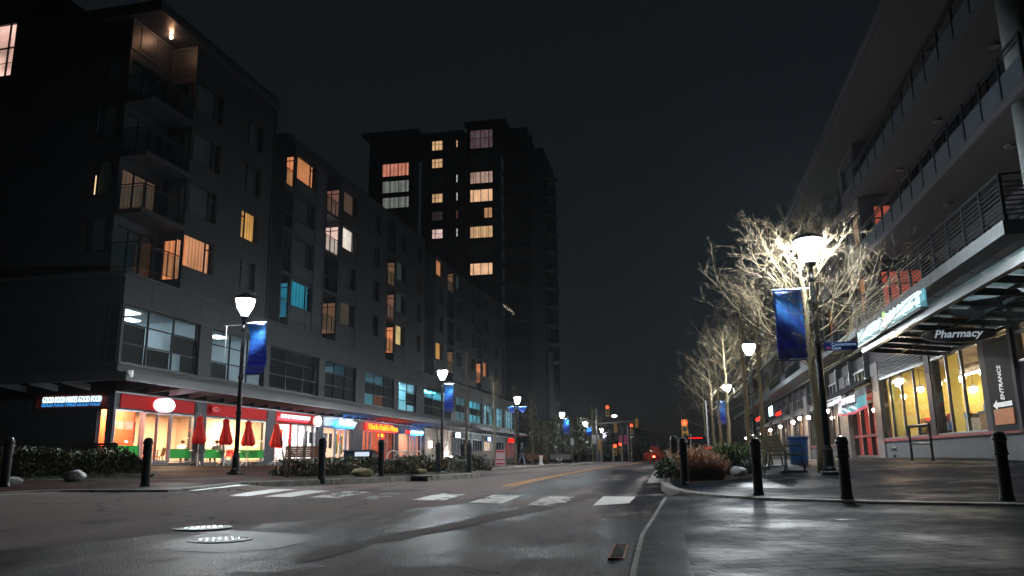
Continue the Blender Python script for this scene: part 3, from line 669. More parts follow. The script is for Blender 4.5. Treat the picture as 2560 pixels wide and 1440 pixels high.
office(4, 1, [(29.6, 31.2, -2.6, -1.9, e_cyanw), (32.0, 33.4, -2.6, -1.9, e_cyanw)])
for q in [(33.85, 36.05, 5.42, 7.05), (29.25, 33.75, 5.42, 6.25)]: blind(*q)
blind(31.6, 33.8, 4.5, 5.35, lit('dim brick red lit blind', (130, 84, 66), .6, 0, PL)); blind(33.9, 36, 4.5, 5.35)
office(5, 1, [(37.7, 39.6, -2.4, -1.6, e_cyanw), (40.4, 42.2, -2.4, -1.6, e_cyanw)]); blind(40.05, 42.55, 5.1, 6.2)
office(6, 1, [(45.5, 48, -2.4, -1.6, e_cyanw), (49, 51, -2.4, -1.6, e_cyanw), (52.2, 54.4, -2.4, -1.6, e_cyan)]); blind(45.05, 54.95, 4.5, 6.22)
office(7, 1, [(57.4, 59.3, -2.4, -1.6, e_cyan)]); blind(57.05, 61.9, 5.42, 6.2)
office(8, 1, [(63.8, 65.4, -2.4, -1.6, e_cyanw), (66, 69.6, -2.4, -1.6, e_cyan)]); blind(63.45, 69.9, 5.42, 6.22)
office(9, 1, [(71.8, 76.8, -2.4, -1.6, e_cyanw)]); blind(73.35, 75.1, 4.5, 6.2)
office(10, 1, [(79.4, 83.6, -2.4, -1.6, e_cyanw)]); office(11, 1, [(86, 91.6, -2.4, -1.6, e_cyanw)])
# ---- flats above
b = MB(TR)
b.box(5.25, 13.6, -.3, -.02, 22.55, 23.25, m_dark); b.box(1.6, 13.7, -8.3, .35, 22.62, 22.9, m_trim); b.box(1.7, 13.6, -8.3, .2, 22.9, 23.3, m_dark); b.box(1.5, 13.6, -15, -8.3, 26.0, 26.4, m_trim)
b.build('roof', LB, world=True)
A1 = [(5.3, 7.95, zs(k), zh(k)) for k in range(4)]; A2 = [(10.45, 12.3, zs(k), zh(k)) for k in range(4)]
b = MB(); wall_holes(b, TR, 5.25, 13.6, 8.46, 22.62, A1+A2, m_dark); b.T = TR
for k in range(1, 5): b.box(5.25, 13.6, 0, .008, zf(k)-.02, zf(k)+.02, m_black)
for a in (8.6, 9.9): b.box(a-.012, a+.012, 0, .006, 9, 22.6, m_black)
b.box(13.6, 15.35, -1.4, -1.3, 8.46, 22.3, m_trim); b.box(13.5, 13.6, -1.4, -.0, 8.46, 22.62, m_dark)
b.build('corner_block_wall', LB, world=True)
for k in range(4):
    window(LB, TR, 5.3, 7.95, zs(k), zh(k), c_peach if k == 0 else m_darkcurtain, (7.28,), ((zh(k)-.42, 7.28, 7.95),))
    window(LB, TR, 10.45, 12.3, zs(k), zh(k), c_amber if k == 1 else m_darkcurtain, (10.92,), ((zh(k)-.42, 10.45, 10.92),))
# corner balconies cut into the block: back wall, side wall, slabs, railings
TB = lambda a, v, z: RA.T(a, v-1.5, z)                               # back wall of the notch
TW = lambda a, v, z: RA.T(5.25-v, a, z)                              # its side wall, looking down the street; a = distance out
TF = lambda a, v, z: RA.T(1.9-v, a, z)                               # side street face of the block
b = MB()
wall_holes(b, TB, 1.9, 5.25, 8.46, 22.62, [(2.15, 4.95, zf(k)+.12, zf(k)+2.35) for k in range(4)], m_clad, .1)
wall_holes(b, TW, -1.5, 0, 8.46, 22.62, [(-1.3, -.12, zf(k)+.12, zf(k)+2.35) for k in range(4)], m_clad, .1)
side = [(-3.2, -1.75, zs(k), zh(k)) for k in range(4)]+[(-12.5, -8.8, 20.3, 23.5)]
wall_holes(b, TF, -8.3, -1.5, 8.46, 22.62, side, m_dark, .12); wall_holes(b, TF, -14, -8.3, 8.46, 26, side, m_dark, .12); b.T = TF; b.box(-8.3, -8.28, -11, 0, 22.6, 26, m_dark)
for k in range(1, 5): b.box(-14, -1.5, 0, .008, zf(k)-.02, zf(k)+.02, m_black)
b.box(-14, 0, -12, -11.9, 8.4, 22.6, m_dark)
b.build('corner_balcony_wall', LB, world=True)
b = MB(TB)                                                            # ribbed panels over the top balcony doors
for u in (1.95, 2.62, 3.9, 5.2): b.box(u-.03, u+.03, .0, .03, 21.0, 22.6, m_lclad)
b.box(1.92, 5.2, 0, .035, 20.95, 21.03, m_lclad); b.box(1.92, 5.2, 0, .035, 22.5, 22.6, m_lclad); b.box(2.7, 3.85, 0, .02, 21.25, 21.3, m_trim)
b.T = TW
for u in (-1.46, -.42, -.06): b.box(u-.03, u+.03, 0, .03, 21.0, 22.6, m_lclad)
b.box(-1.46, -.02, 0, .035, 20.95, 21.03, m_lclad); b.box(-1.46, -.02, 0, .035, 22.5, 22.6, m_lclad); b.box(-1.43, -.1, 0, .02, 21.25, 21.3, m_trim)
b.build('balcony_panelling', LB, world=True)
for k in range(4):
    window(LB, TB, 2.15, 4.95, zf(k)+.12, zf(k)+2.35, c_dim if k == 1 else m_darkcurtain, (3.05, 4.0), (), .08, name='balcony_door')
    window(LB, TW, -1.3, -.12, zf(k)+.12, zf(k)+2.35, c_side if k == 0 else m_darkcurtain, (-.47,), (), .08, name='balcony_door')
    window(LB, TF, -3.2, -1.75, zs(k), zh(k), m_darkcurtain, (-2.75,), (), .1)
    if k:
        b = MB(TR); b.box(1.82, 5.25, -1.5, .06, zf(k)-.22, zf(k), m_clad); b.build('balcony_slab', LB, world=True)
    railing(LB, [RA.T(1.88, -1.45, zf(k)), RA.T(1.88, .02, zf(k)), RA.T(5.2, .02, zf(k))], 1.28, m_gglass)
window(LB, TF, -12.5, -8.8, 20.3, 23.5, lit('rosy lit corner blind', (250, 190, 170), 1.1, 0, None, .5, .8), (-9.25, -10.6), (22.0,), .1)
b = MB(TF); b.box(-2.98, -2.93, -.2, -.18, 12.75, 14.2, EM('slit of lamplight', (1, .62, .3), 1.6)); b.build('curtain', LB, world=True)
bulb_w = EM('warm bulb', (1, .52, .30), 300)
def ceil_bulb(root, p, r=.07, m=None, name='balcony_light'):
    b = MB(); b.lathe([(r*1.5, -.02), (r*1.5, .03)], 12, m_steel, p); f = b.build(name, root, world=True)
    b = MB(); b.ball((p[0], p[1], p[2]-.03-r*.8), r, m or bulb_w, 8); b.build('bulb', f, smooth=True, world=True)
ceil_bulb(LB, RA.T(3.9, -.75, 22.59), .075)
# the bays along the street: recessed balcony, window, narrow window beside it
def bay(ub0, ub1, wu, nar, end, roof, litw, litb, m_sp=None, over=.0, wl=m_clad, first=False):
    wu0, wu1 = wu; holes = [(wu0, nar, zs(k), zh(k)) for k in range(4)]
    b = MB(); wall_holes(b, TR, ub1, end, 8.46, roof, holes, wl, .14); b.T = TR
    b.box(ub0, end, -12, .02+over, roof, roof+.14, m_clad); b.box(ub0, end, .0, .05, roof-.32, roof, m_clad)
    b.box(ub0-.1, ub0, -1.4, .0, 8.46, roof, m_clad)
    for k in range(0, 5): b.box(ub1, end, 0, .03, zf(k)-.05, zf(k)+.05, m_clad)
    for a in (nar+.05, wu1): b.box(a-.012, a+.012, 0, .025, 8.6, 10.1, m_black)
    b.box(nar+.1, nar+.13, 0, .02, 8.6, roof-.35, m_black)
    if m_sp:
        for k in range(4):
            b.box(wu0, wu1-.04, 0, .018, zf(k)+.06, zs(k)-.04, m_sp); b.box(wu1+.02, nar, 0, .018, zf(k)+.06, zs(k)-.04, m_sp)
            b.box(nar+.16, end-.25, 0, .018, zf(k)+.06, zf(k)+1.5, m_sp); b.box(nar+.16, end-.25, 0, .018, zf(k)+1.55, zf(k)+2.88, m_sp)
    b.build('bay_wall', LB, world=True)
    for k in range(4): window(LB, TR, wu0, nar, zs(k), zh(k), litw.get(k, m_darkcurtain), (wu1,), ((zh(k)-.42, wu1, nar),))
    Tb = lambda a, v, z: RA.T(a, v-1.3, z); Tw = lambda a, v, z: RA.T(ub1-v, a, z)
    b = MB(); wall_holes(b, Tw, -1.3, 0, 8.46, roof, [(-1.24, -.06, zf(k)+.02, zf(k)+2.4) for k in range(4)], m_clad, .08); b.T = TR; b.box(ub0, ub1, -1.4, -1.3, 8.46, roof, m_clad); b.build('balcony_back_wall', LB, world=True)
    for k in range(4):
        window(LB, Tw, -1.24, -.06, zf(k)+.02, zf(k)+2.4, litb.get(k, m_darkcurtain), (-.75,), (zf(k)+2.05,), .05, .06, name='balcony_door', back=.12)
        if k: b = MB(TR); b.box(ub0, ub1, -1.3, .04, zf(k)-.2, zf(k), m_clad); b.build('balcony_slab', LB, world=True)
        railing(LB, [RA.T(ub0+.03, .0, zf(k)), RA.T(ub1-.03, .0, zf(k))], 1.15, m_gglass, .8)
bay(15.4, 16.45, (16.8, 18.85), 19.6, 21.25, 21.6, {3: c_orange, 0: c_cyan}, {3: c_side, 0: c_cyans}, m_lclad)
bay(21.4, 23.6, (24.25, 26.15), 26.8, 29.5, 21.6, {3: c_dim, 2: c_white, 0: c_dim2}, {3: s_pink, 2: s_rose, 0: s_dim}, None)
bay(33.3, 35.3, (35.65, 37.2), 37.85, 40.6, 21.6, {2: c_dim3, 1: c_dim3, 0: c_pale}, {2: s_dim, 1: s_pink, 0: c_side}, None)
ceil_bulb(LB, RA.T(21.75, -.5, zf(2)+2.35), .09, EM('white bulb', (1, .9, .8), 160))
b = MB(); cols = [(30.4, 31.7, zs(k), zh(k)) for k in range(4)]
wall_holes(b, TR, 29.5, 33.3, 8.46, 21.6, cols, m_clad, .12); b.T = TR; b.box(29.5, 33.3, -12, .02, 21.6, 21.74, m_clad); b.build('bay_wall', LB, world=True)
for h in cols: window(LB, TR, *h, m_darkcurtain, (30.9,), (), .1)
b = MB(); cols = [(41.1, 42.25, zs(k), zh(k)) for k in range(4)]
wall_holes(b, TR, 40.6, 43.3, 8.46, 21.6, cols, m_clad, .12); b.T = TR; b.box(40.6, 43.3, -12, .02, 21.6, 21.74, m_clad)
b.box(43.2, 43.3, -1.5, 0, 8.46, 21.6, m_dark); b.box(43.3, 46.3, -1.6, -1.5, 8.46, 21.3, m_trim); b.build('bay_wall', LB, world=True)
for k, h in enumerate(cols): window(LB, TR, *h, c_amber if k in (0, 2) else m_darkcurtain, (41.45,), (), .1)
def bay2(u0, u1, wu0, wu1, roof, litw, wl, m_sp=None):
    holes = [(wu0, wu1, zs(k), zh(k)) for k in range(4)]
    b = MB(); wall_holes(b, TR, u0, u1, 8.46, roof, holes, wl, .14); b.T = TR
    b.box(u0, u1, -12, .04, roof, roof+.14, m_clad)
    for k in range(5): b.box(u0, u1, 0, .03, zf(k)-.04, zf(k)+.04, m_clad)
    if m_sp:
        for k in range(4): b.box(wu0, wu1, 0, .018, zf(k)+.06, zs(k)-.04, m_sp); b.box(wu1+.15, u1-.1, 0, .018, zf(k)+.06, zf(k)+2.85, m_sp)
    b.box(u0-.1, u0, -1.5, 0, 8.46, roof, wl); b.build('bay_wall', LB, world=True)
    for k, h in enumerate(holes): window(LB, TR, *h, litw.get(k, m_darkcurtain), (wu0+(wu1-wu0)*.72,), (), .1)
bay2(46.4, 50.6, 46.8, 49.2, 20.9, {3: c_orange, 0: c_amber}, m_clad, m_lclad)
bay(50.7, 53.0, (53.8, 55.4), 56.0, 58.4, 20.7, {3: c_dim3}, {3: s_dim, 0: s_dim}, None)
bay2(58.4, 62.4, 60.2, 61.6, 20.7, {}, m_clad)
bay(62.4, 64.6, (65.4, 67.4), 68.0, 70.4, 20.7, {0: c_orange}, {0: c_side}, None)
bay2(70.4, 75.2, 71.6, 73.0, 20.7, {0: c_dim2}, m_clad)
b = MB(TR); b.box(75.2, 75.3, -12, 0, 8.46, 20.7, m_dark); b.box(1.9, 75.2, -12.1, -12, 8.46, 20.5, m_dark); b.build('rear_wall', LB, world=True)
# ---- street level: piers, fascia, storefront glazing
b = MB(TL)
b.box(0, 95, -.35, -.02, 2.42, 3.15, m_clad)
for a0, a1 in [(-.02, .12), (6.1, 7.12), (13.5, 14.62), (20.45, 21.55), (27.1, 28.9), (36.6, 37.4), (44.3, 45.2), (55, 55.6), (58, 59), (64, 65), (70, 71), (76, 77), (84, 85), (94, 95)]:
    b.box(a0, a1, -.3, .03, -1.5, 3.15, m_lclad)
    if a1-a0 > .3: b.box(a0+.12, a0+.2, .03, .06, 2.6, 2.95, m_trim)
b.box(0, 95, -.2, .0, -1.5, .1, m_conc)
b.box(0, 95, .0, .07, 3.13, 3.2, m_alu)
b.build('ground_floor_frame', LB, world=True)
b = MB(TL); b.box(.42, 6.0, -.02, .03, 2.5, 3.12, m_red); b.build('fascia_panel', LB, world=True)
b = MB(TL); b.box(7.14, 13.48, -.02, .03, 2.5, 3.12, m_red); b.build('fascia_panel', LB, world=True)
b = MB(TL); b.box(14.66, 20.0, -.02, .03, 2.5, 3.12, m_red); b.build('fascia_panel', LB, world=True)
m_steelpanel = M('brushed steel fascia', (.30, .33, .36), .3, metal=.7, var=.2, scale=2)
b = MB(TL); b.box(21.58, 27.05, -.02, .03, 2.5, 3.12, m_steelpanel); b.box(28.95, 36.55, -.02, .03, 2.5, 3.12, M('dark plum fascia', (.04, .03, .045), .5)); b.box(37.45, 44.25, -.02, .03, 2.5, 3.12, M('dark blue fascia', (.04, .06, .09), .5)); b.build('fascia_panel', LB, world=True)
TSd = TS
b = MB(TS)                                                            # side street: dark panels, red sign board
b.box(-4.1, -.78, -.25, -.03, -1.5, 2.45, m_dark); b.box(-4.1, -.12, -.3, -.03, 2.42, 3.2, m_dark); b.box(-.12, 0.02, -.12, .02, -1.5, 3.2, m_lclad)
for a in (-4.0, -2.35, -.8): b.box(a-.02, a+.02, -.03, -.012, -1.4, 2.42, m_black)
b.box(-16, -4.1, -.3, -.04, -1.5, 3.2, m_dark); b.box(-.78, -.12, -.2, -.03, -1.5, .55, m_conc)
b.build('side_street_wall', LB, world=True)
b = MB(TS); b.box(-3.9, -.2, -.03, .02, 2.52, 3.1, M('deep red sign board', (.16, .02, .02), .5)); b.build('fascia_panel', LB, world=True)
# canopy with steel fins
m_fin = M('pale painted steel fin', (.42, .44, .48), .45, var=.08)
b = MB(TL)
b.box(-1.9, 95, 1.72, 1.9, 3.45, 3.8, m_clad); b.box(-1.9, 95, .05, 1.72, 3.74, 3.80, m_trim); b.box(-1.9, 95, 1.9, 1.95, 3.42, 3.5, m_trim)
b.box(-1.9, -1.72, -16, 1.72, 3.45, 3.8, m_clad); b.box(-1.72, -.05, -16, .05, 3.74, 3.80, m_trim)
b.build('canopy', LB, world=True)
b = MB(TL); i = 0
for a in np.arange(.5, 94, 1.62):
    b.prism([(a, .08, 3.24), (a, 1.72, 3.40), (a, 1.72, 3.72), (a, .08, 3.50)], (.035, 0, 0), m_fin)
b.build('canopy_fins', LB, world=True)['kind'] = 'stuff'
b = MB(TL)
for v in np.arange(-1.2, -15, -1.62): b.prism([(-.08, v, 3.24), (-1.72, v, 3.40), (-1.72, v, 3.72), (-.08, v, 3.50)], (0, .035, 0), m_fin)
b.build('side_canopy_fins', LB, world=True)['kind'] = 'stuff'
def shopwin(a0, a1, z0=.12, z1=2.42, mull=(), name='shop_window', mf=None, trans=()):
    b = MB(TL); f = mf or m_alu; w = .055
    b.box(a0, a0+w, -.1, .02, z0, z1, f); b.box(a1-w, a1, -.1, .02, z0, z1, f); b.box(a0+w, a1-w, -.1, .02, z0, z0+w, f); b.box(a0+w, a1-w, -.1, .02, z1-w, z1, f)
    for u in mull: b.box(u-w*.6, u+w*.6, -.1, .02, z0+w, z1-w, f)
    for t in trans: b.box(a0+w, a1-w, -.09, .015, t-w*.5, t+w*.5, f)
    o = b.build(name, LB, world=True)
    g = MB(TL); g.box(a0+.02, a1-.02, -.045, -.035, z0+.02, z1-.02, m_glass); g.build('pane', o, world=True)
    return o
def shopdoor(a0, a1, n=2, z1=2.4):
    o = shopwin(a0, a1, .02, z1, [a0+(a1-a0)*i/n for i in range(1, n)], 'shop_door')
    b = MB(TL); w = (a1-a0)/n
    for i in range(n): c = a0+w*(i+.5); b.box(c-w*.44, c+w*.44, -.07, -.01, .05, .22, m_alu)
    b.tube([(a0+w-.12, .05, .9), (a0+w-.12, .05, 1.2)], .015, 6, m_steel); b.build('door_handle', o, world=True)
    return o
m_grn = M('green window film', (.06, .40, .07), .5, var=.1); m_grn2 = EM('back lit green film', (.08, .6, .13), .12, base=(.05, .3, .06))
shopwin(.14, 2.0); shopdoor(2.15, 4.15); shopwin(4.22, 6.08); shopwin(7.16, 8.95); shopdoor(9.0, 10.35, 1); shopwin(10.45, 13.45)
for a0, a1, z0 in [(.2, 1.95, .42), (4.28, 6.02, .3), (7.22, 8.9, .3), (10.5, 13.4, .3)]:
    b = MB(TL); b.box(a0, a1, -.032, -.022, z0, z0+.46, m_grn2); b.build('window_film', LB, world=True)
shopwin(14.66, 16.75, mf=m_red); shopdoor(16.85, 18.8); shopwin(18.9, 20.4)
shopwin(21.6, 23.7); shopdoor(23.8, 25.6); shopwin(25.7, 27.05, mf=m_frame)
shopdoor(28.95, 30.6); shopwin(30.7, 32.9); shopwin(33.0, 36.5, mull=(34.7,))
shopwin(37.5, 40.3); shopdoor(40.4, 42.2); shopwin(42.3, 44.2)
b = MB(TS); b.box(-.76, -.14, -.06, -.05, .55, 2.42, m_glass); o = b.build('pane', LB, world=True)
# interiors
m_sfloor = M('brown tile floor', (.20, .13, .10), .4); m_cream = M('cream shop wall', (.80, .58, .44), .7, var=.06); m_ywall = M('yellow shop wall', (.80, .52, .13), .7, var=.06); m_owall = M('orange red shop wall', (.80, .10, .04), .6, var=.06)
m_wwall = M('white shop wall', (.75, .72, .70), .7, var=.05)
e_shop = litpanel('bright shop ceiling panel', (255, 205, 155), 120); e_shopw = litpanel('white shop ceiling panel', (255, 236, 222), 75); e_dimshop = litpanel('soft shop ceiling panel', (255, 205, 175), 24)
room(LB, TL, .27, 13.6, -.05, 2.75, 6.0, m_cream, m_offceil, m_sfloor, [(.7, 2.0, -2.6, -1.2, e_shop), (3, 5.6, -3.6, -2.8, e_shop), (5, 6, -1.8, -1, e_shop), (7.3, 9, -2.4, -1.6, e_shop), (10.2, 12.8, -3.4, -2.6, e_shop), (10.6, 11.4, -1.6, -1, e_shop)], vl=-.82)
b = MB(TL); b.box(.28, 2.05, -3.05, -3.0, -.05, 2.7, m_ywall); b.box(2.0, 2.06, -3.0, -.4, -.05, 2.7, m_owall); b.box(.28, .36, -3.0, -.85, -.05, 2.7, m_owall)
b.box(3.0, 4.1, -4.05, -4.0, -.05, 2.7, m_ywall); b.box(4.4, 6.9, -2.95, -2.9, -.05, .9, m_owall); b.build('interior_partition', LB, world=True)
room(LB, TL, 14.6, 20.45, -.05, 2.75, 5.0, m_wwall, m_offceil, m_sfloor, [(15, 16.4, -2.4, -1.4, e_shopw), (17.2, 19.8, -2.6, -1.4, e_shopw)])
room(LB, TL, 21.55, 27.1, -.05, 2.75, 5.0, m_cream, m_offceil, m_sfloor, [(22.2, 24.6, -2.8, -1.8, e_shopw), (25.2, 26.4, -2.4, -1.8, e_dimshop)])
room(LB, TL, 28.9, 36.6, -.05, 2.75, 5.0, M('brick red shop wall', (.5, .16, .10), .7), m_offceil, m_sfloor, [(29.4, 31, -3.2, -2.4, e_dimshop), (33, 36, -3.2, -2.4, e_dimshop)])
room(LB, TL, 37.4, 44.3, -.05, 2.75, 5.0, M('peach shop wall', (.70, .42, .30), .7), m_offceil, m_sfloor, [(38, 40.4, -2.8, -1.8, e_dimshop), (41, 43.8, -2.8, -1.8, e_dimshop)])
# farther frontages
m_stone = M('pale stone facing', (.42, .37, .33), .75, var=.15, scale=1.2)
b = MB(TL); b.box(45.2, 55, -.2, .06, -1.5, 3.12, m_stone)
for k in range(6): b.box(45.2, 55, .06, .064, -.02+k*.5, .0+k*.5, m_trim)
b.build('stone_wall', LB, world=True)
for a0, a1, w, kk in [(55.6, 58, m_void, 0), (59, 64, m_void, 0), (65, 70, m_void, 0), (71, 76, m_cream, e_shopw), (77, 84, m_void, 0), (85, 94, m_cream, litpanel('red shop ceiling panel', (255, 60, 50), 5))]:
    shopwin(a0+.05, a1-.05, .1, 2.4, [a0+(a1-a0)*t for t in (.25, .5, .75)], mf=m_alu)
    room(LB, TL, a0, a1, -.05, 2.7, 4, w if kk else m_darkcurtain, m_offceil if kk else m_darkcurtain, m_sfloor, [(a0+.8, a1-.8, -2.6, -1.8, kk)] if kk else [])
# security camera under the canopy corner
t = thing('security_camera', 'small white dome camera on the canopy corner', 'camera', PL.T(-1.75, 2.0, 3.72))
b = MB(); b.box(-.08, .08, -.08, .08, -.02, .12, M('white enamel', (.7, .7, .7), .4)); b.build('bracket', t)
b = MB(); b.ball((0.05, -.06, -.1), .1, M('white enamel', (.7, .7, .7), .4), 8); b.build('dome', t, smooth=True)
# ================================================================== TOWER AT THE END OF THE LONG BUILDING
UT = 97.0
TT = lambda a, v, z: PL.T(UT-v, a, z)
def tp(px, py): return PL.side(px, py, UT)
ct = [TT(-12, 0, 0)]
TW_ = thing('apartment_tower', 'dark fifteen storey apartment tower with lit flats, rising behind the long building', 'tower', TT(-8, 0, 0))
ztop = tp(1175, 312)[1]; zl = tp(960, 338)[1]
xa = tp(925, 345)[0]; xb = tp(1048, 400)[0]; xc = tp(1160, 400)[0]; xd = tp(1252, 400)[0]; xe = tp(1320, 400)[0]; xf = tp(1378, 600)[0]
wins = []
def tw(x0, y0, x1, y1, kind, mull=(), trans=(), v=0):
    a0, z1 = tp(x0, y0); a1, z0 = tp(x1, y1)
    wins.append((a0, a1, z0, z1, kind, [a0+(a1-a0)*m for m in mull], [(z0+(z1-z0)*t) for t in trans]))
t_or = lit('tower orange blind', (236, 168, 120), 1, 2, PL); t_pk = litside('tower rose blind', (214, 128, 102), 1, 1.4); t_dim = litside('tower dim mauve blind', (92, 70, 72), 1, 1.2); t_tan = litside('tower tan blind', (190, 150, 130), 1, 1.2)
t_warm = litside('tower warm blind', (248, 186, 140), 1.05, 0); t_cool = litside('tower pale slit', (235, 232, 220), 1, 0); t_cream = litside('tower cream blind', (234, 178, 128), 1, 1.5); t_gry = litside('tower grey green blind', (120, 118, 108), 1, 1)
for (y0, y1, kd) in [(352, 375, t_cream), (397, 419, t_cream), (442, 464, m_darkcurtain), (484, 506, t_cream), (529, 551, litside('tower brown blind', (52, 42, 42), 1, 1)), (573, 596, litside('tower rose white blind', (238, 190, 180), 1, 0))]:
    tw(1079, y0, 1107, y1, kd, (.3,))
for (y0, y1, kd) in [(349, 368, t_warm), (435, 456, t_cool), (480, 502, t_cool), (525, 546, litside('tower russet slit', (120, 66, 48), 1, 0)), (570, 592, t_cool)]:
    tw(1139.5, y0, 1144.5, y1, kd)
for (y0, y1, kd) in [(410, 438, t_pk), (453, 479, t_gry), (494, 518, t_gry)]: tw(955, y0, 1022, y1, kd, (.3, .6, .88))
for (y0, y1, kd) in [(326, 368, t_dim), (430, 456, t_tan), (474, 502, t_warm), (566, 593, t_cream), (658, 686, t_warm)]: tw(1174, y0, 1232, y1, kd, (.15, .48, .8), (.55,) if y0 == 326 else ())
tw(1209, 518, 1231, 544, t_or, (.5,)); tw(1174, 385, 1232, 411, m_darkcurtain, (.15, .48, .8)); tw(1174, 612, 1232, 638, m_darkcurtain, (.15, .48, .8))
h = [(w[0], w[1], w[2], w[3]) for w in wins]
b = MB()
wall_holes(b, TT, xa, xb, -1, zl, h, m_dark, .2)
Tm = lambda a, v, z: TT(a, v-1.2, z)
hm = [(q[0], q[1], q[2], q[3]) for q in h]
wall_holes(b, TT, xb+.6, xc, -1, ztop-1.2, h, m_clad, .2)
wall_holes(b, TT, xc+.6, xd, -1, ztop, h, m_dark, .2)
b.T = TT
b.box(xb, xb+.6, -2.5, -1.5, -1, ztop-2, m_trim); b.box(xc, xc+.6, -2.5, -1.5, -1, ztop-1, m_trim)
zz = [tp(1092, y)[1] for y in np.arange(340, 1000, 22.2)]
for z in zz: b.box(xb+.6, xc, 0, .03, z-.03, z+.03, m_black)
for x in (1065, 1108, 1128): a = tp(x, 500)[0]; b.box(a-.03, a+.03, 0, .03, 0, ztop-1.4, m_black)
b.box(xa, xa+.1, -14, 0, -1, zl, m_dark); b.box(xa-1.4, xb, -14, .8, zl, zl+.35, m_trim); b.box(xc, xd+1, -14, .5, ztop, ztop+.4, m_trim); b.box(xb, xc, -14, .1, ztop-1.2, ztop-.9, m_trim)
b.box(xd, xe, -14, -2.4, -1, ztop-2, m_dark); b.box(xe, xf-1.2, -14, -1.2, -1, tp(1330, 365)[1], m_trim); b.box(xf-1.2, xf-.9, -14, -2.2, -1, tp(1375, 400)[1], m_dark)
b.box(xb, xc, -14, -13.9, -1, ztop-1.2, m_dark)
b.build('tower_wall', TW_, world=True)
for a0, a1, z0, z1, kd, mu, tr in wins: window(TW_, TT, a0, a1, z0, z1, kd, mu, tr, depth=.16, fw=.1, back=.2)
# stepped balconies on the street side
for i in range(13):
    y = 340+i*46.0; z = tp(1290, y)[1]
    b = MB(TT); b.prism([(xd, -2.4, z), (xd, -.3, z), (xd+.6, .3, z), (xe+.8, -1.6, z), (xe, -2.4, z)], (0, 0, .22), m_clad); b.build('balcony_slab', TW_, world=True)
    railing(TW_, [TT(xd, -.35, z+.22), TT(xd+.6, .25, z+.22), TT(xe+.7, -1.6, z+.22)], 1.05, m_gglass, 1.1, thick=.06)
    window(TW_, TT, xd+.3, xe-.4, z+.3, z+2.5, litside('tower balcony lamplight', (150, 124, 60), .5, 0) if i in (3,) else m_darkcurtain, (), (), depth=2.38-0.02, fw=.1, back=.05, name='balcony_door')
    if i > 1:
        b = MB(TT); b.prism([(xf-1.2, -1.4, z-1.0), (xf+.1, -1.4, z-1.0), (xf+1.0, -3.0, z-1.0), (xf-1.2, -6, z-1.0)], (0, 0, .25), m_conc); b.build('balcony_slab', TW_, world=True)
        b = MB(TT); b.box(xf-1.0, xf-.2, -1.5, -1.46, z-.75, z+.25, m_gglass); b.build('balcony_railing', TW_, world=True)
b = MB(TT); a = tp(1376, 1050)[0]; b.lathe([(.55, -2), (.55, tp(1376, 880)[1])], 20, m_conc, (a, -1.2, 0)); b.build('corner_column', TW_, smooth=True, world=True)
b = MB(TT)                                                            # fairy lights along one balcony
random.seed(5)
e_fairy = EM('fairy light', (1, .85, .6), 2.0)
for i in range(22):
    t = i/21; px = 1260+26*t; py = 762+24*t+random.uniform(-4, 4); p = tp(px, py); b.ball((p[0], .4, p[1]), .04, e_fairy, 4)
b.build('fairy_lights', TW_, world=True)['kind'] = 'stuff'
# ================================================================== MARKET BUILDING ON THE RIGHT
MBd = thing('market_building', 'market with flats and balconies over its tall lit shop windows, right of the paved plaza', 'building', OR_)
T = lambda u, v, z: RR.T(u, v, z)
m_plum = M('dark plum stucco', (.020, .018, .0225), .75, var=.15, scale=2); m_mauve = M('mauve grey panel', (.022, .022, .028), .55, var=.1); m_sill = M('crimson sill metal', (.16, .008, .014), .6, spec=.15)
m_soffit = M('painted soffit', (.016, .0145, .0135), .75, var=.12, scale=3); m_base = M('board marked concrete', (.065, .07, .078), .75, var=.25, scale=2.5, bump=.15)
m_pier = M('warm grey concrete pier', (.11, .102, .10), .75, var=.2, scale=2, bump=.15)
segs = [(-.15, 4.72), (5.3, 12.4)]; farsegs = [(21.2, 26.2), (27.6, 33.4), (34.8, 41), (42.4, 48.6), (50, 57), (58.5, 66), (67.5, 76), (78, 88)]
b = MB(T)
b.box(-3.2, 12.5, -.3, .0, -1.5, .70, m_base); b.box(-3.2, -.6, -.3, .02, .70, .76, m_steel)
for a, c in farsegs: b.box(a, c, -.3, 0, -1.5, .62, m_base)
for a, c in [(4.72, 5.3), (-.72, -.15), (12.4, 13.7)]: b.box(a, c, -.3, .06, .70 if a < 5 else -1.5, 4.3, m_plum if a < 12 else m_pier)
for a, c in [(19.5, 21.2), (26.2, 27.6), (33.4, 34.8), (41, 42.4), (48.6, 50), (57, 58.5), (66, 67.5), (76, 78)]: b.box(a, c, -.4, .12, -1.5, 4.3, m_pier)
b.box(-12, 90, -.4, -.02, 4.3, 5.2, m_plum); b.box(-12, 12.5, -.3, .0, 3.52, 4.3, m_plum)
for a in np.arange(14, 90, 3.6): b.box(a-.05, a+.05, -.02, .25, 3.5, 5.0, m_trim)
b.box(13.7, 90, -.3, -.05, 3.2, 3.45, m_trim); b.box(13.7, 90, -.3, 0, 4.2, 4.3, m_plum)
b.build('street_wall', MBd, world=True)
b = MB(T); b.box(-3.2, 12.5, -.12, .09, .70, .80, m_sill)
for a, c in farsegs: b.box(a, c, -.12, .09, .62, .70, m_sill)
b.build('window_sill', MBd, world=True)
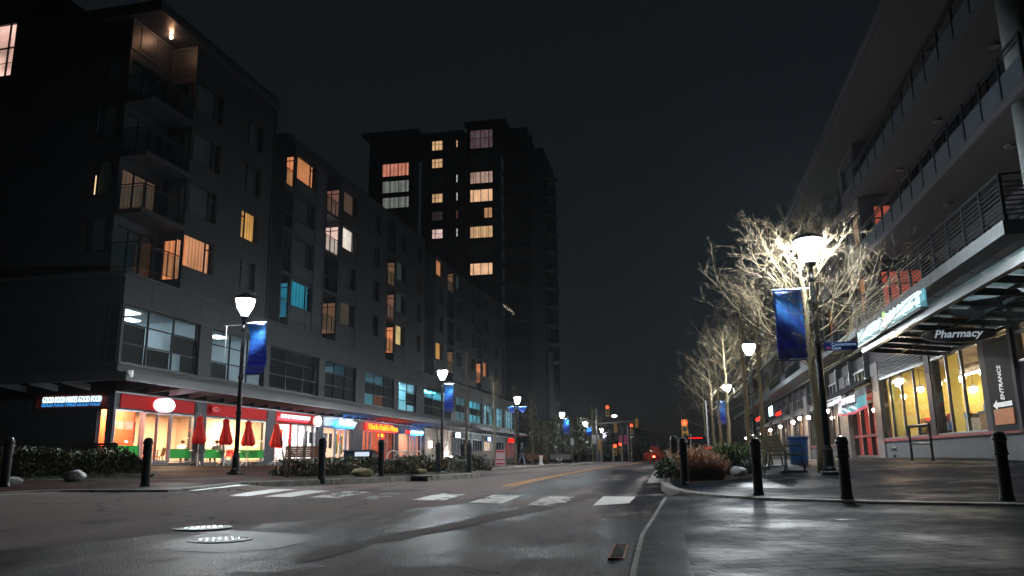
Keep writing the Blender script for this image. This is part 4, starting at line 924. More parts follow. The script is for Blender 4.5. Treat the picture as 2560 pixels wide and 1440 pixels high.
def mwin(a0, a1, z0, z1, mull, m=m_frame, name='shop_window', trans=()):
    b = MB(T); w = .09
    b.box(a0, a0+w, -.08, .02, z0, z1, m); b.box(a1-w, a1, -.08, .02, z0, z1, m); b.box(a0+w, a1-w, -.16, .03, z0, z0+.06, m); b.box(a0+w, a1-w, -.16, .03, z1-w, z1, m)
    for u in mull: b.box(u-w*.55, u+w*.55, -.07, .02, z0+.06, z1-w, m)
    for t in trans: b.box(a0+w, a1-w, -.15, .02, t-.04, t+.04, m)
    o = b.build(name, MBd, world=True)
    g = MB(T); g.box(a0+.03, a1-.03, -.035, -.03, z0+.03, z1-.03, m_glass); g.build('pane', o, world=True)
    return o
mwin(-.15, 4.72, .8, 3.52, (1.6, 3.1)); mwin(5.3, 12.4, .8, 3.52, (7.1, 8.9, 10.7))
for i, (a, c) in enumerate(farsegs): mwin(a, c, .7, 3.2, [a+(c-a)*k/3 for k in (1, 2)])
# sliding door with red rails
b = MB(T)
for u in (13.75, 15.6, 17.5, 19.4): b.box(u-.05, u+.05, -.3, -.1, 0, 2.7, m_frame)
b.box(13.75, 19.4, -.3, -.1, 2.62, 2.75, m_frame); b.box(13.8, 19.35, -.22, -.08, 1.0, 1.12, m_sill); b.box(13.8, 19.35, -.2, -.1, 0, .12, m_frame)
o = b.build('sliding_door', MBd, world=True)
g = MB(T); g.box(13.8, 19.35, -.2, -.19, .1, 2.65, m_glass); g.build('pane', o, world=True)
# clerestory and louvres above the awnings
lw = lit('clerestory lamplight', (150, 136, 108), .7, 0, RR)
for a, c, kd in [(14.3, 17.9, lw), (21.5, 25, m_darkcurtain), (28.2, 33, lw), (35, 40.5, lw), (43, 48, m_darkcurtain), (51, 56, m_darkcurtain)]:
    window(MBd, lambda u, v, z: RR.T(u, v-.0, z), a, c, 3.5, 4.25, kd, [a+(c-a)*k/4 for k in (1, 2, 3)], (), depth=-.02, back=.03, name='clerestory_window')
b = MB(T)
for a, c in [(5.6, 12.2), (18.3, 19.4), (25.3, 26.2)]:
    for k in range(7): b.prism([(a, -.0, 3.58+k*.1), (a, .07, 3.55+k*.1), (a, .07, 3.57+k*.1), (a, .0, 3.62+k*.1)], (c-a, 0, 0), m_trim)
b.build('louvre_panel', MBd, world=True)
# panel with the entrance lettering, low window to its right
b = MB(T); b.box(-2.55, -.72, -.1, .1, .76, 3.36, M('near black display panel', (.008, .008, .010), .75, spec=.08)); b.box(-2.75, -2.55, -.2, .1, .7, 4.3, m_plum)
b.build('display_panel', MBd, world=True)
b = MB(T); b.box(-2.35, -1.0, .1, .13, .95, 1.38, M('orange fibre board', (.42, .15, .055), .7, var=.45, scale=22)); b.build('board_panel', MBd, world=True)
mwin(-9.5, -2.8, 2.55, 4.28, (-5.2, -7.4), trans=(3.35,)); b = MB(T); b.box(-12, -2.75, -.3, -.02, -1.5, 2.55, m_plum); b.build('street_wall', MBd, world=True)
# ---- market hall inside
m_yel2 = M('market yellow wall', (.78, .60, .16), .7, var=.06); m_mceil = M('timber coloured market ceiling', (.62, .50, .38), .7, var=.12, scale=2); m_mfloor = M('polished market floor', (.34, .30, .27), .25, var=.12)
m_cond = M('painted duct', (.42, .38, .33), .5)
b = MB(T)
DP = 11.0
b.add([(-12, -DP, 0), (13.5, -DP, 0), (13.5, -DP, 4.25), (-12, -DP, 4.25)], [(0, 1, 2, 3)], m_yel2)
for a in (-12, 13.5): b.add([(a, -.4, 0), (a, -DP, 0), (a, -DP, 4.25), (a, -.4, 4.25)], [(0, 1, 2, 3)], m_yel2)
b.add([(-12, -.4, 4.25), (13.5, -.4, 4.25), (13.5, -DP, 4.25), (-12, -DP, 4.25)], [(0, 1, 2, 3)], m_mceil)
b.add([(-12, -.3, .02), (13.5, -.3, .02), (13.5, -DP, .02), (-12, -DP, .02)], [(0, 1, 2, 3)], m_mfloor)
for u in np.arange(-11, 13, 1.8): b.box(u-.06, u+.06, -DP, -.5, 4.0, 4.24, m_mceil)
for v in (-3.5, -7): b.tube([(-12, v, 3.75), (13.4, v, 3.75)], .22, 12, m_cond)
b.box(11.95, 12.3, -.8, -.45, 0, 4.2, m_yel2); b.box(4.4, 4.68, -.8, -.5, 0, 4.2, m_yel2)
b.box(-12, 13.4, -DP+.01, -DP+.06, 2.9, 3.1, m_sill)
b.build('market_interior', MBd, world=True)
e_pend = EM('pendant globe', (1, .76, .46), 60); m_shade = M('white enamel shade', (.75, .73, .7), .4)
pend0 = None; n = 0
plabs = ['nearest the pharmacy sign', 'beside the entrance panel', 'behind the cart rail', 'over the shelves behind the left mullion']
for v in (-1.8, -4.2, -6.8, -9.2):
    for u in np.arange(-8.0, 13, 2.6):
        p = T(u+(.6 if v in (-4.2, -9.2) else 0), v, 3.05)
        if pend0 is None:
            pend0 = thing('pendant_lamp', 'glowing white globe pendant hanging inside the market', 'pendant lamp', p, 0, 'globe pendants in the market hall')
            b = MB(); b.tube([(0, 0, .1), (0, 0, 1.15)], .012, 5, m_black); b.lathe([(.05, .2), (.12, .14), (.19, .06)], 14, m_shade); b.build('shade', pend0, smooth=True)
            b = MB(); b.ball((0, 0, -.02), .15, e_pend, 8); b.build('globe', pend0, smooth=True)
        else: dup(pend0, p)
# strips of tube lamps added to brighten the hall
e_tube = EM('added hall tube', (1, .80, .58), 90)
for i, v in enumerate((-2.9, -5.6, -8.2)):
    t = thing('added_tube_lamp', ['added tube lamp row nearest the market windows', 'added tube lamp row along the middle of the market ceiling', 'added tube lamp row deepest in the market hall'][i], 'tube lamp', T(1, v, 3.4), 0, 'added tube lamps in the market hall')
    b = MB(T); b.box(-11, 13, v-.05, v+.05, 3.4, 3.44, m_shade); b.build('housing', t, world=True)
    b = MB(T); b.box(-10.8, 12.8, v-.035, v+.035, 3.36, 3.4, e_tube); b.build('tube', t, world=True)
goods = [M('goods %s' % n, c, .5, var=.1) for n, c in [('blue', (.05, .16, .5)), ('red', (.55, .04, .04)), ('white', (.7, .7, .68)), ('green', (.08, .32, .07)), ('orange', (.6, .24, .03)), ('dark', (.03, .03, .04)), ('teal', (.03, .32, .36)), ('yellow', (.65, .5, .06))]]
m_shelf = M('grey shelf metal', (.24, .24, .25), .5, metal=.4)
random.seed(11)
def shelf(u0, u1, v, lab, h=1.7, seed=0):
    t = thing('store_shelf', lab, 'shelf', T((u0+u1)/2, v, .02), 0, 'shelves of goods in the market')
    b = MB(T)
    b.box(u0, u1, v-.03, v+.03, .02, h+.1, m_shelf)
    for k in range(5): z = .12+k*(h-.12)/4; b.box(u0, u1, v-.35, v+.35, z, z+.025, m_shelf)
    for u in (u0, u1): b.box(u-.02, u+.02, v-.36, v+.36, .02, h+.1, m_shelf)
    b.build('rack', t, world=True)
    g = MB(T)
    for k in range(5):
        z = .145+k*(h-.12)/4
        for sd in (.06, -.33):
            u = u0+.03
            while u < u1-.15:
                w = random.uniform(.07, .22); hh = random.uniform(.14, .33); m = random.choice(goods)
                for q in range(random.randint(1, 4)):
                    if u+w > u1-.03: break
                    g.box(u, u+w-.008, v+sd, v+sd+.27, z, z+hh, m); u += w
    g.build('goods', t, world=True)['kind'] = 'stuff'
for i, (u0, u1, v, lab) in enumerate([(.9, 2.6, -1.5, 'low stocked shelf just inside the glass left of the entrance panel'), (6.2, 8.6, -1.6, 'stocked shelf inside the left window, under the gooseneck lamp'), (9.2, 11.8, -1.7, 'stocked shelf inside the left window beside the sliding doors'),
      (-.6, 4.2, -4.6, 'long stocked shelf across the aisle behind the right window'), (5.2, 11.5, -4.6, 'long stocked shelf across the aisle behind the left window'), (-1, 11, -7.6, 'longest stocked shelf deep in the market hall')]): shelf(u0, u1, v, lab, 1.35 if i < 3 else 1.75)
# checkout stand with orange side panel
t = thing('display_stand', 'orange sided display stand inside the market window', 'stand', T(2.2, -.9, .02))
b = MB(T); b.box(1.9, 2.5, -1.15, -.65, .02, 1.45, M('orange board', (.62, .30, .12), .6)); b.box(1.85, 2.55, -1.2, -.6, 1.45, 1.5, m_shelf); b.build('cabinet', t, world=True)
b = MB(T)
for k in range(10): u = random.uniform(1.9, 2.4); b.box(u, u+.1, -1.1, -.8, 1.5, 1.5+random.uniform(.12, .3), random.choice(goods))
b.build('goods', t, world=True)['kind'] = 'stuff'
room(MBd, T, 13.6, 19.5, .02, 3.15, 6, M('lobby red wall', (.62, .10, .09), .6), m_offceil, m_mfloor, [(14.2, 16, -3, -2, e_dimshop), (17, 19, -3, -2, e_dimshop)])
for i, (a, c) in enumerate(farsegs):
    wm = [m_wwall, m_darkcurtain, m_cream, m_wwall, m_darkcurtain, m_cream, m_wwall, m_cream][i]
    room(MBd, T, a-.3, c+.3, .02, 3.15, 5, wm, m_offceil, m_mfloor, [(a+.8, c-.8, -2.6, -1.8, e_dimshop)] if i not in (1, 4) else [])
b = MB(T)
b.box(21.6, 23.4, -.4, -.3, 1.6, 2.0, m_red); b.build('interior_banner', MBd, world=True)
b = MB(T); b.box(-12, -2.8, -2, -1.9, 2.4, 4.25, M('peach soffit wall', (.6, .4, .3), .7)); b.build('interior_partition', MBd, world=True)
# ---- first balcony: concrete slab and beam, dark barred railing
def slabz(px, py, o): return RR.px(px, py, o)[1]
Z1, Z2, Z3 = 5.40, 8.35, 11.25
b = MB(T); b.box(-7.0, 90, -2.5, 1.5, Z1-.33, Z1, m_conc); b.build('balcony_slab', MBd, world=True)
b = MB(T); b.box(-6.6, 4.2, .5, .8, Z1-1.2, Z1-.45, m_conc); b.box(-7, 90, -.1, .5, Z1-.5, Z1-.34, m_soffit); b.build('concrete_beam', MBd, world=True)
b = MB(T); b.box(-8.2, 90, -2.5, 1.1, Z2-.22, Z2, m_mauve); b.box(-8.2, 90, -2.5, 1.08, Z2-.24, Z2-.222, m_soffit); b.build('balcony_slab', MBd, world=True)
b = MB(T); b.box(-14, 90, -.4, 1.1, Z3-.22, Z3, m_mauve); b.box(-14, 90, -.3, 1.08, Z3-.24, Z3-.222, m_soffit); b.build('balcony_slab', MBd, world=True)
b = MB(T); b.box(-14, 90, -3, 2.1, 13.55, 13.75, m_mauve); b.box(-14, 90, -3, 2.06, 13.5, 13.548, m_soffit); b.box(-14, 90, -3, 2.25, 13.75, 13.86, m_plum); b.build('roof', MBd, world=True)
b = MB(T); b.box(-14, 90, -2.5, -1.6, 5.2, 13.5, m_plum); b.build('flats_wall', MBd, world=True)
# projecting bays with windows and rose lit rooms
r_lit = lit('rose curtain', (206, 92, 68), 1, 6, RR); r_lamp = lit('lamp lit peach room', (238, 150, 98), 1, 0, RR, .5, .8); r_dimo = lit('dim tan room', (128, 88, 66), 1, 0, RR); r_d2 = litside('dim rose room', (150, 70, 55), 1, 0)
def rbay(u0, u1, z0, z1, kd, kside, wl=m_plum, sp=m_mauve):
    # bay front at v = .95, from slab to slab; window with side light, spandrel panels below
    Tb = lambda u, v, z: RR.T(u, v+.95, z)
    b = MB(); zs0 = z0+.78; zs1 = z1-.28
    wall_holes(b, Tb, u0, u1, z0, z1, [(u0+.15, u1-.5, zs0, zs1)], wl, .12); b.T = Tb
    for a, c in ((u0+.18, u0+.8), (u0+.86, u1-.55)): b.box(a, c, 0, .02, z0+.1, zs0-.06, sp)
    Ts = lambda a, v, z: RR.T(u0-v, a, z)
    b.T = None; wall_holes(b, Ts, -1.6, .95, z0, z1, [(-1.3, .4, z0+.12, z1-.35)], wl, .1)
    b.T = T; b.box(u1-.02, u1, -1.6, .95, z0, z1, wl)
    b.build('bay_wall', MBd, world=True)
    window(MBd, Tb, u0+.15, u1-.5, zs0, zs1, kd, (u0+.62,), ((zs1-.5, u0+.15, u0+.62),), .1)
    window(MBd, Ts, -1.3, .4, z0+.12, z1-.35, kside, (-.35,), (z1-.95,), .08, name='balcony_door')
for k, (z0, z1) in enumerate(((Z1, Z2-.24), (Z2, Z3-.24), (Z3, 13.5))):
    rbay(8.6, 11.9, z0, z1, [r_lamp, r_dimo, m_darkcurtain][k], [r_lit, r_lit, m_darkcurtain][k])
    rbay(16.4, 19.6, z0, z1, [lit('amber flat room', (176, 104, 58), 1, 0, RR), m_darkcurtain, m_darkcurtain][k], m_darkcurtain)
    rbay(25.5, 29, z0, z1, [r_dimo, m_darkcurtain, m_darkcurtain][k], m_darkcurtain)
    rbay(36, 40, z0, z1, m_darkcurtain, m_darkcurtain); rbay(47, 52, z0, z1, m_darkcurtain, m_darkcurtain)
    Tr = lambda u, v, z: RR.T(u, v-1.6, z)
    for u0, u1, kd in [(-12, -8.6, m_darkcurtain), (-7.4, -4, lit('dim amber flat', (70, 50, 38), 1, 0, RR) if k == 0 else m_darkcurtain), (-2.8, .6, m_darkcurtain), (2, 5, r_d2 if k == 0 else (lit('brown flat room', (112, 70, 46), 1, 0, RR) if k == 1 else m_darkcurtain)), (5.6, 8.2, r_dimo if k < 2 else m_darkcurtain)]:
        window(MBd, Tr, u0, u1, z0+.1, z0+2.3, kd, ((u0+u1)/2,), (z0+1.9,), -.03, .07, back=.05, name='balcony_door')
    b = MB(T); b.lathe([(.42, z0), (.42, z1)], 16, m_conc, (-7.2, .6, 0)); b.build('balcony_column', MBd, smooth=True, world=True)
    for u in (-4.5, .5, 5.2):
        zc = z1-.02; b = MB(T); b.lathe([(.14, -.06), (.14, 0)], 12, M('unlit lamp glass', (.05, .05, .055), .4), (u, .1, zc)); b.build('ceiling_light', MBd, world=True)
railing(MBd, [T(-6.95, -1.5, Z1), T(-6.95, 1.42, Z1), T(8.5, 1.42, Z1)], 1.12, None, 1.25, 8, thick=.07)
m_frost = M('frosted balcony infill', (.028, .037, .048), .45, var=.1)
for zz_, us in ((Z2, (-8.1, 8.5)), (Z3, (-13.5, 8.5))):
    o = railing(MBd, [T(us[0], 1.04, zz_), T(us[1], 1.04, zz_)], 1.12, None, 1.3, 0, thick=.07)
    g = MB(T); n = 12
    L = us[1]-us[0]; n = max(1, round(L/1.3))
    for i in range(n): g.box(us[0]+L*i/n+.05, us[0]+L*(i+1)/n-.05, 1.03, 1.05, zz_+.08, zz_+.62, m_frost)
    g.build('infill_panel', o, world=True)
for a, c in ((11.9, 16.4), (19.6, 25.5), (29, 36), (40, 47)):
    for zz_ in (Z1, Z2, Z3): railing(MBd, [T(a, 1.04, zz_), T(c, 1.04, zz_)], 1.1, m_gglass, 1.5)
# ---- entrance canopy: steel frame, glass roof
CF_, CW = 2.5, .02                                                   # front and wall lines
cz = lambda v: 3.62+.27*v/2.5
m_cglass = glass('green canopy glass', (.62, .80, .78), .12, 1.5)
b = MB(T)
b.box(-14, 3.4, 2.4, 2.55, cz(2.5)-.22, cz(2.5)-.02, m_trim); b.box(-14, 3.4, .02, .12, 3.5, 3.62, m_trim)
for u in [3.36-1.3*i for i in range(13)]: b.prism([(u, .1, 3.46), (u, 2.42, cz(2.5)-.2), (u, 2.42, cz(2.5)-.04), (u, .1, 3.6)], (-.09, 0, 0), m_trim)
b.box(-14, 3.4, 1.25, 1.3, cz(1.25)-.13, cz(1.25)-.04, m_trim)
b.beam((-9.2, .1, 3.6), (-5.4, 2.4, 3.8), .1, .1, m_trim)
b.build('canopy_frame', MBd, world=True)
b = MB(T)
for i in range(12):
    u1 = 3.36-1.3*i-.1; u0 = u1-1.18
    b.add([(u0, .12, cz(.12)+.0), (u1, .12, cz(.12)), (u1, 2.85, cz(2.85)), (u0, 2.85, cz(2.85))], [(0, 1, 2, 3)], m_cglass)
b.build('canopy_glass', MBd, world=True)
# ================================================================== SIGNS
def led(name, rgb, k): c = lin(*rgb); mx = max(c); return EM(name, tuple(x/mx for x in c), k)
e_wled = led('white sign letters', (225, 250, 255), 1.35); e_bled = led('blue halo letters', (40, 150, 230), 1.4); e_oled = led('orange neon letters', (255, 150, 40), 2.6); e_rled = led('red neon halo', (255, 26, 18), 6); e_wbox = led('white light box', (255, 250, 250), 9)
e_yled = led('yellow neon', (255, 190, 40), 6)
m_blk = M('black sign face', (.012, .012, .014), .4); m_bl = M('dark blue sign face', (.012, .03, .11), .4)
X_L, X_R = PL.X, -RR.X
def sign(name, lab, p): return thing(name, lab, 'sign', p)
# burger restaurant slogan on the side street board
p = PL.T(-.10, -3.48, 2.74); t = sign('shop_sign', 'white lit slogan letters on the dark red board facing the side street', p)
text_mesh('lettering', 'GOOD FOOD MAKES GOOD FOOD', .38, t, frame_mtx(p, PL.out), e_wled, .03, .0, 0, 'LEFT', 2.92)
b = MB(TS); b.box(-3.5, -.55, .02, .07, 2.70, 2.73, m_blk); b.build('mounting_rail', t, world=True)
p2 = PL.T(-.035, -3.56, 2.58); text_mesh('halo_lettering', 'GOOD FOOD MAKES GOOD FOOD', .30, t, frame_mtx(p2, PL.out), e_bled, .004, .0, .25, 'LEFT', 2.92)
def oval(t, c, w, h, d, fr_x, out, m, me, n=36):
    P = [np.array(c)+np.array(fr_x)*math.cos(2*math.pi*i/n)*w/2+np.array([0, 0, 1])*math.sin(2*math.pi*i/n)*h/2 for i in range(n)]
    b = MB(); b.prism([q-np.array(out)*d/2 for q in P], np.array(out)*d, m); b.build('casing', t, world=True)
    b = MB(); Q = [np.array(c)+(q-np.array(c))*.93+np.array(out)*(d/2) for q in P]; b.prism(Q, np.array(out)*.01, me); b.build('lit_face', t, world=True)
p = PL.T(3.15, .28, 2.76); t = sign('oval_sign', 'blown out white oval light box over the restaurant door', p)
oval(t, p, 1.25, .66, .3, X_L, PL.out, led('oval sign rim', (255, 190, 200), 2.0), e_wbox)
text_mesh('lettering', 'A&W', .36, t, frame_mtx(np.array(p)+PL.out*.165-X_L*.42-np.array([0, 0, .13]), X_L), led('pale red sign letters', (255, 120, 110), 6), .004, .02)
p = PL.T(7.65, .2, 2.78); t = sign('hanging_sign', 'small square red sign with black letters hanging on two rods', p)
b = MB(TL); b.box(7.27, 8.05, .17, .23, 2.62, 3.02, m_red); b.build('sign_board', t, world=True)
b = MB(TL); b.box(7.45, 7.47, .19, .21, 3.02, 3.5, m_steel); b.box(7.85, 7.87, .19, .21, 3.02, 3.5, m_steel); b.build('hanger_rod', t, world=True)
q = PL.T(7.66, .235, 2.82); b = MB(); b.prism([np.array(q)+X_L*math.cos(a)*.31+np.array([0, 0, math.sin(a)*.12]) for a in np.linspace(0, 2*math.pi, 25)[:-1]], PL.out*.008, led('hanging sign pale face', (250, 120, 110), .8)); b.build('oval_panel', t, world=True)
text_mesh('lettering', 'A&W', .2, t, frame_mtx(np.array(q)-X_L*.24-np.array([0, 0, .07])+PL.out*.012, X_L), m_blk, .004, .012, .2)
p = PL.T(14.95, .22, 2.72); t = sign('shop_sign', 'white lit slogan letters over the second red fascia, beside a round white light box', p)
text_mesh('lettering', 'HOME OF THE BURGER FAMILY', .36, t, frame_mtx(p, X_L), e_wled, .03, .0, 0, 'LEFT', 4.1)
p2 = PL.T(14.85, .1, 2.6); text_mesh('halo_lettering', 'HOME OF THE BURGER FAMILY', .3, t, frame_mtx(p2, X_L), led('pink halo letters', (255, 60, 70), 5), .08, 0, .2, 'LEFT', 4.1)
p = PL.T(20.2, .2, 2.72); t = sign('round_sign', 'round white light box at the end of the second red fascia', p); oval(t, p, .95, .72, .2, X_L, PL.out, led('round sign rim', (255, 200, 190), 1.5), e_wbox)
p = PL.T(23.7, .28, 2.62); t = sign('shop_sign', 'blue white lit script letters on the steel fascia', p)
text_mesh('lettering', 'Member', .62, t, frame_mtx(p, X_L), e_wled, .04, .03, .15, 'LEFT', 3.3); text_mesh('halo_lettering', 'Member', .56, t, frame_mtx(PL.T(23.6, .13, 2.5), X_L), led('bright blue halo', (30, 140, 250), 26), .11, .02, .25, 'LEFT', 3.3)
p = PL.T(29.6, .27, 2.52); t = sign('shop_sign', 'big orange neon pizza shop name with a red glow', p)
text_mesh('lettering', "Uncle Fatih's Pizza", .62, t, frame_mtx(p, X_L), e_oled, .03, .012, 0, 'LEFT', 6.9); text_mesh('halo_lettering', "Uncle Fatih's Pizza", .66, t, frame_mtx(PL.T(29.5, .13, 2.48), X_L), led('red neon back glow', (255, 24, 14), 13), .09, .04, 0, 'LEFT', 7.1)
p = PL.T(38.0, .6, 2.55); t = sign('hanging_sign', 'small red lit hanging sign between the pizza shop and the blue sign', p)
b = MB(TL); b.box(37.6, 39.1, .56, .6, 2.28, 2.75, m_blk); b.build('sign_board', t, world=True); b = MB(TL); b.box(37.75, 37.78, .57, .59, 2.75, 3.5, m_red); b.box(38.9, 38.93, .57, .59, 2.75, 3.5, m_red); b.build('hanger_rod', t, world=True)
text_mesh('lettering', 'donair', .36, t, frame_mtx(PL.T(37.7, .61, 2.42), X_L), e_rled, .01, .015, 0, 'LEFT', 1.3)
p = PL.T(40.4, .28, 2.5); t = sign('shop_sign', 'blue white lit letters at the end of the shop row before the stone wall', p)
text_mesh('lettering', 'moments', .5, t, frame_mtx(p, X_L), e_wled, .04, .03, 0, 'LEFT', 3.6); text_mesh('halo_lettering', 'moments', .5, t, frame_mtx(PL.T(40.3, .13, 2.4), X_L), led('bright blue halo', (30, 140, 250), 26), .11, .03, .1, 'LEFT', 3.6)
# neon in the windows
p = PL.T(15.4, -.25, 1.6); t = sign('neon_sign', 'tall glowing yellow and red menu sign in the restaurant window', p)
b = MB(TL); P = [(15.35+.85*math.cos(a), .0, 1.55+.78*math.sin(a)) for a in np.linspace(0, 2*math.pi, 25)[:-1]]
b = MB(TL); b.box(14.72, 16.2, -.3, -.26, .9, 2.05, led('red lit sign field', (255, 40, 24), 5)); b.build('sign_board', t, world=True)
b = MB(TL); b.box(15.0, 15.9, -.26, -.25, 1.15, 1.95, led('yellow lit sign field', (255, 200, 40), 2.4)); b.build('lit_face', t, world=True)
text_mesh('lettering', 'OPEN', .3, t, frame_mtx(PL.T(15.08, -.24, 1.42), X_L), e_rled, .005, .01, 0, 'LEFT', .75)
def neon(u, z, s, m, m2, lab, txt='OPEN', w=.7):
    p = PL.T(u, -.15, z); t = sign('neon_sign', lab, p); b = MB(TL)
    b.tube([(u+w*.75*math.cos(a), -.15, z+.3*s*math.sin(a)) for a in np.linspace(0, 2*math.pi, 25)], .03, 6, m2); b.build('tube_ring', t, world=True)
    text_mesh('lettering', txt, .34*s, t, frame_mtx(PL.T(u-w*.5, -.14, z-.1), X_L), m, .005, .012, 0, 'LEFT', w)
neon(25.0, 1.75, 1.6, e_yled, e_rled, 'oval red neon ring with yellow OPEN letters in the narrow dark door', 'OPEN', .5)
neon(33.4, 2.1, 1.0, e_yled, e_rled, 'yellow OPEN neon with red ring under the pizza shop name', 'OPEN', 1.2)
# far shop signs
for u, z, w, h, m, lab in [(57, 2.72, 2.0, .55, led('white blue box', (210, 240, 255), 5), 'small white blue light box just past the stone wall'), (73, 2.6, 1.8, .5, led('blue box', (150, 180, 255), 4), 'small blue light box hanging near the pedestrian'), (88, 2.7, 4.5, .5, led('red strip', (255, 24, 18), 3), 'red strip sign at the last shop of the row')]:
    p = PL.T(u, .3, z); t = sign('light_box_sign', lab, p); b = MB(TL); b.box(u-w/2-.04, u+w/2+.04, .2, .28, z-h/2-.04, z+h/2+.04, m_trim); b.build('casing', t, world=True); b = MB(TL); b.box(u-w/2, u+w/2, .28, .3, z-h/2, z+h/2, m); b.build('lit_face', t, world=True)
# market sign along the canopy edge
p = RR.T(3.3, 2.62, 3.97); t = sign('market_sign', 'white blue lit market name standing along the glass canopy edge', p)
text_mesh('lettering', 'NESTERS', .60, t, frame_mtx(p, X_R), e_wled, .05, .004, 0, 'LEFT', 3.35)
text_mesh('lettering', 'MARKET', .60, t, frame_mtx(RR.T(-.65, 2.62, 3.97), X_R), e_wled, .05, .004, 0, 'LEFT', 3.5)
b = MB(T); b.box(-4.35, 3.35, 2.52, 2.56, 3.92, 4.42, M('sign back box', (.04, .16, .20), .4)); b.box(-4.35, 3.35, 2.5, 2.7, 3.86, 3.93, m_trim); b.build('casing', t, world=True)
b = MB(T); b.ball((-.37, 2.62, 4.13), .16, led('pink emblem', (255, 190, 190), 3), 8, (1.0, .3, 1.25)); b.prism([(-.28, 2.62, 4.3), (-.18, 2.62, 4.46), (-.42, 2.62, 4.5), (-.5, 2.62, 4.36)], RR.X*0+np.array([0, 0, .001])+np.array([0, .03, 0]), led('green emblem leaf', (150, 200, 120), 1.4)); b.build('emblem', t, world=True)
# pharmacy oval hanging under the canopy, facing up the street
pc = at(2397, 838, 21.5); t = sign('pharmacy_sign', 'black oval sign with white script reading Pharmacy, hung under the canopy', pc)
xd = RR.out*-1; fo = -RR.X
n = 40; P = [pc+xd*.95*math.cos(a)+np.array([0, 0, .2*math.sin(a)]) for a in np.linspace(0, 2*math.pi, n+1)[:-1]]
b = MB(); b.prism(P, fo*-.08, m_blk); b.build('sign_board', t, world=True)
b = MB(); b.tube([q+fo*.005 for q in P]+[P[0]+fo*.005], .012, 5, m_steel); b.build('rim', t, world=True)
text_mesh('lettering', 'Pharmacy', .29, t, frame_mtx(pc-xd*.62-np.array([0, 0, .05])+fo*.012, xd), led('softly lit white script', (180, 190, 200), .34), .004, .006, .32, 'LEFT', 1.24)
b = MB()
for s in (-.45, .35): b.tube([pc+xd*s+np.array([0, 0, .17]), pc+xd*s+np.array([0, 0, .55])], .018, 6, m_black)
b.build('hanger_rod', t, world=True)
# entrance lettering
t = sign('entrance_notice', 'white ENTRANCE lettering running up the black panel', RR.T(-1.6, .1, 2))
text_mesh('lettering', 'ENTRANCE', .36, t, frame_mtx(RR.T(-1.82, .104, 1.62), (0, 0, 1), RR.X), M('white sign vinyl', (.78, .78, .78), .5), .004, .006, .22, 'LEFT', .98)
t = sign('arrow_sign', 'white arrow on the black panel pointing to the sliding doors', RR.T(-1.6, .1, 1.5))
b = MB(T); b.prism([(-.95, .104, 1.5), (-1.25, .104, 1.64), (-1.25, .104, 1.565), (-2.3, .104, 1.565), (-2.3, .104, 1.435), (-1.25, .104, 1.435), (-1.25, .104, 1.36)], (0, .006, 0), M('white sign vinyl', (.78, .78, .78), .5)); b.build('arrow', t, world=True)
# ---- awning and loyalty banner, wall lamps
t = thing('awning', 'dark folded fabric awning over the sliding doors', 'awning', RR.T(16.5, .8, 3)); random.seed(3)
m_awn = M('black awning fabric', (.022, .021, .022), .75, var=.2, scale=4)
b = MB(T); U = np.linspace(6.6, 20.4, 30); V = np.linspace(0, 1, 7)
b = MB(T); A0, A1 = 13.3, 20.3; U = np.linspace(A0, A1, 26)
vs = [(u, .08+1.45*w, 3.75-.9*w-.10*math.sin((u-A0)/(A1-A0)*math.pi)*w+.03*math.sin(u*3.1+w*4)) for w in V for u in U]; fs = [(j*26+i, j*26+i+1, (j+1)*26+i+1, (j+1)*26+i) for j in range(6) for i in range(25)]
b.add(vs, fs, m_awn); b.build('canvas', t, smooth=True, world=True)
b = MB(T); vs = []
for w in (0, .33, .66, 1):
    for i, u in enumerate(U): vs.append((u, 1.53+.05*math.sin(i*1.3), 2.85-.10*math.sin((u-A0)/(A1-A0)*math.pi)-.22*w))
b.add(vs, [(j*26+i, j*26+i+1, (j+1)*26+i+1, (j+1)*26+i) for j in range(3) for i in range(25)], M('white awning valance', (.55, .53, .52), .7, var=.3, scale=3)); b.build('valance', t, smooth=True, world=True)
b = MB(T); b.beam((A0, .1, 3.7), (A0, 1.5, 2.86), .04, .04, m_black); b.beam((A1, .1, 3.7), (A1, 1.5, 2.86), .04, .04, m_black); b.beam((A0, 1.5, 2.86), (A1, 1.5, 2.86), .04, .04, m_black); b.build('awning_frame', t, world=True)
t = thing('fabric_banner', 'sagging black, white and teal banner reading REWARDS under the awning', 'banner', RR.T(12.5, 1.45, 2.3))
mats4 = [M('banner black', (.015, .015, .016), .6), M('banner teal', (.02, .16, .18), .6), M('banner red', (.34, .02, .04), .6), M('banner pale', (.5, .46, .46), .6, var=.3)]
B0, B1 = 8.6, 15.0
b = MB(T); NU = 33; NV = 17
def bz(u, w): s = (u-B0)/(B1-B0); return (2.98-.16*s-.12*math.sin(s*math.pi)) - w*(.92-.10*s)+.02*math.sin(u*4+w*3)
vs = [(u, 1.42+.06*math.sin(u*3.3)+.05*w, bz(u, w)) for w in np.linspace(0, 1, NV) for u in np.linspace(B0, B1, NU)]
for j in range(NV-1):
    for i in range(NU-1):
        s = i/(NU-1); w = j/(NV-1)
        m = mats4[0]
        if w > .86: m = mats4[2]
        elif s < .26: m = mats4[1] if w > .35 else mats4[0]
        elif s > .78: m = mats4[3] if (w > .2) else mats4[2]
        elif w > .55: m = mats4[1] if (s*7+w*3) % 1 < .6 else mats4[3]
        k = j*NU+i; q = [vs[k], vs[k+1], vs[k+NU+1], vs[k+NU]]; b.add(q, [(0, 1, 2, 3)], m)
b.build('cloth', t, smooth=True, world=True)
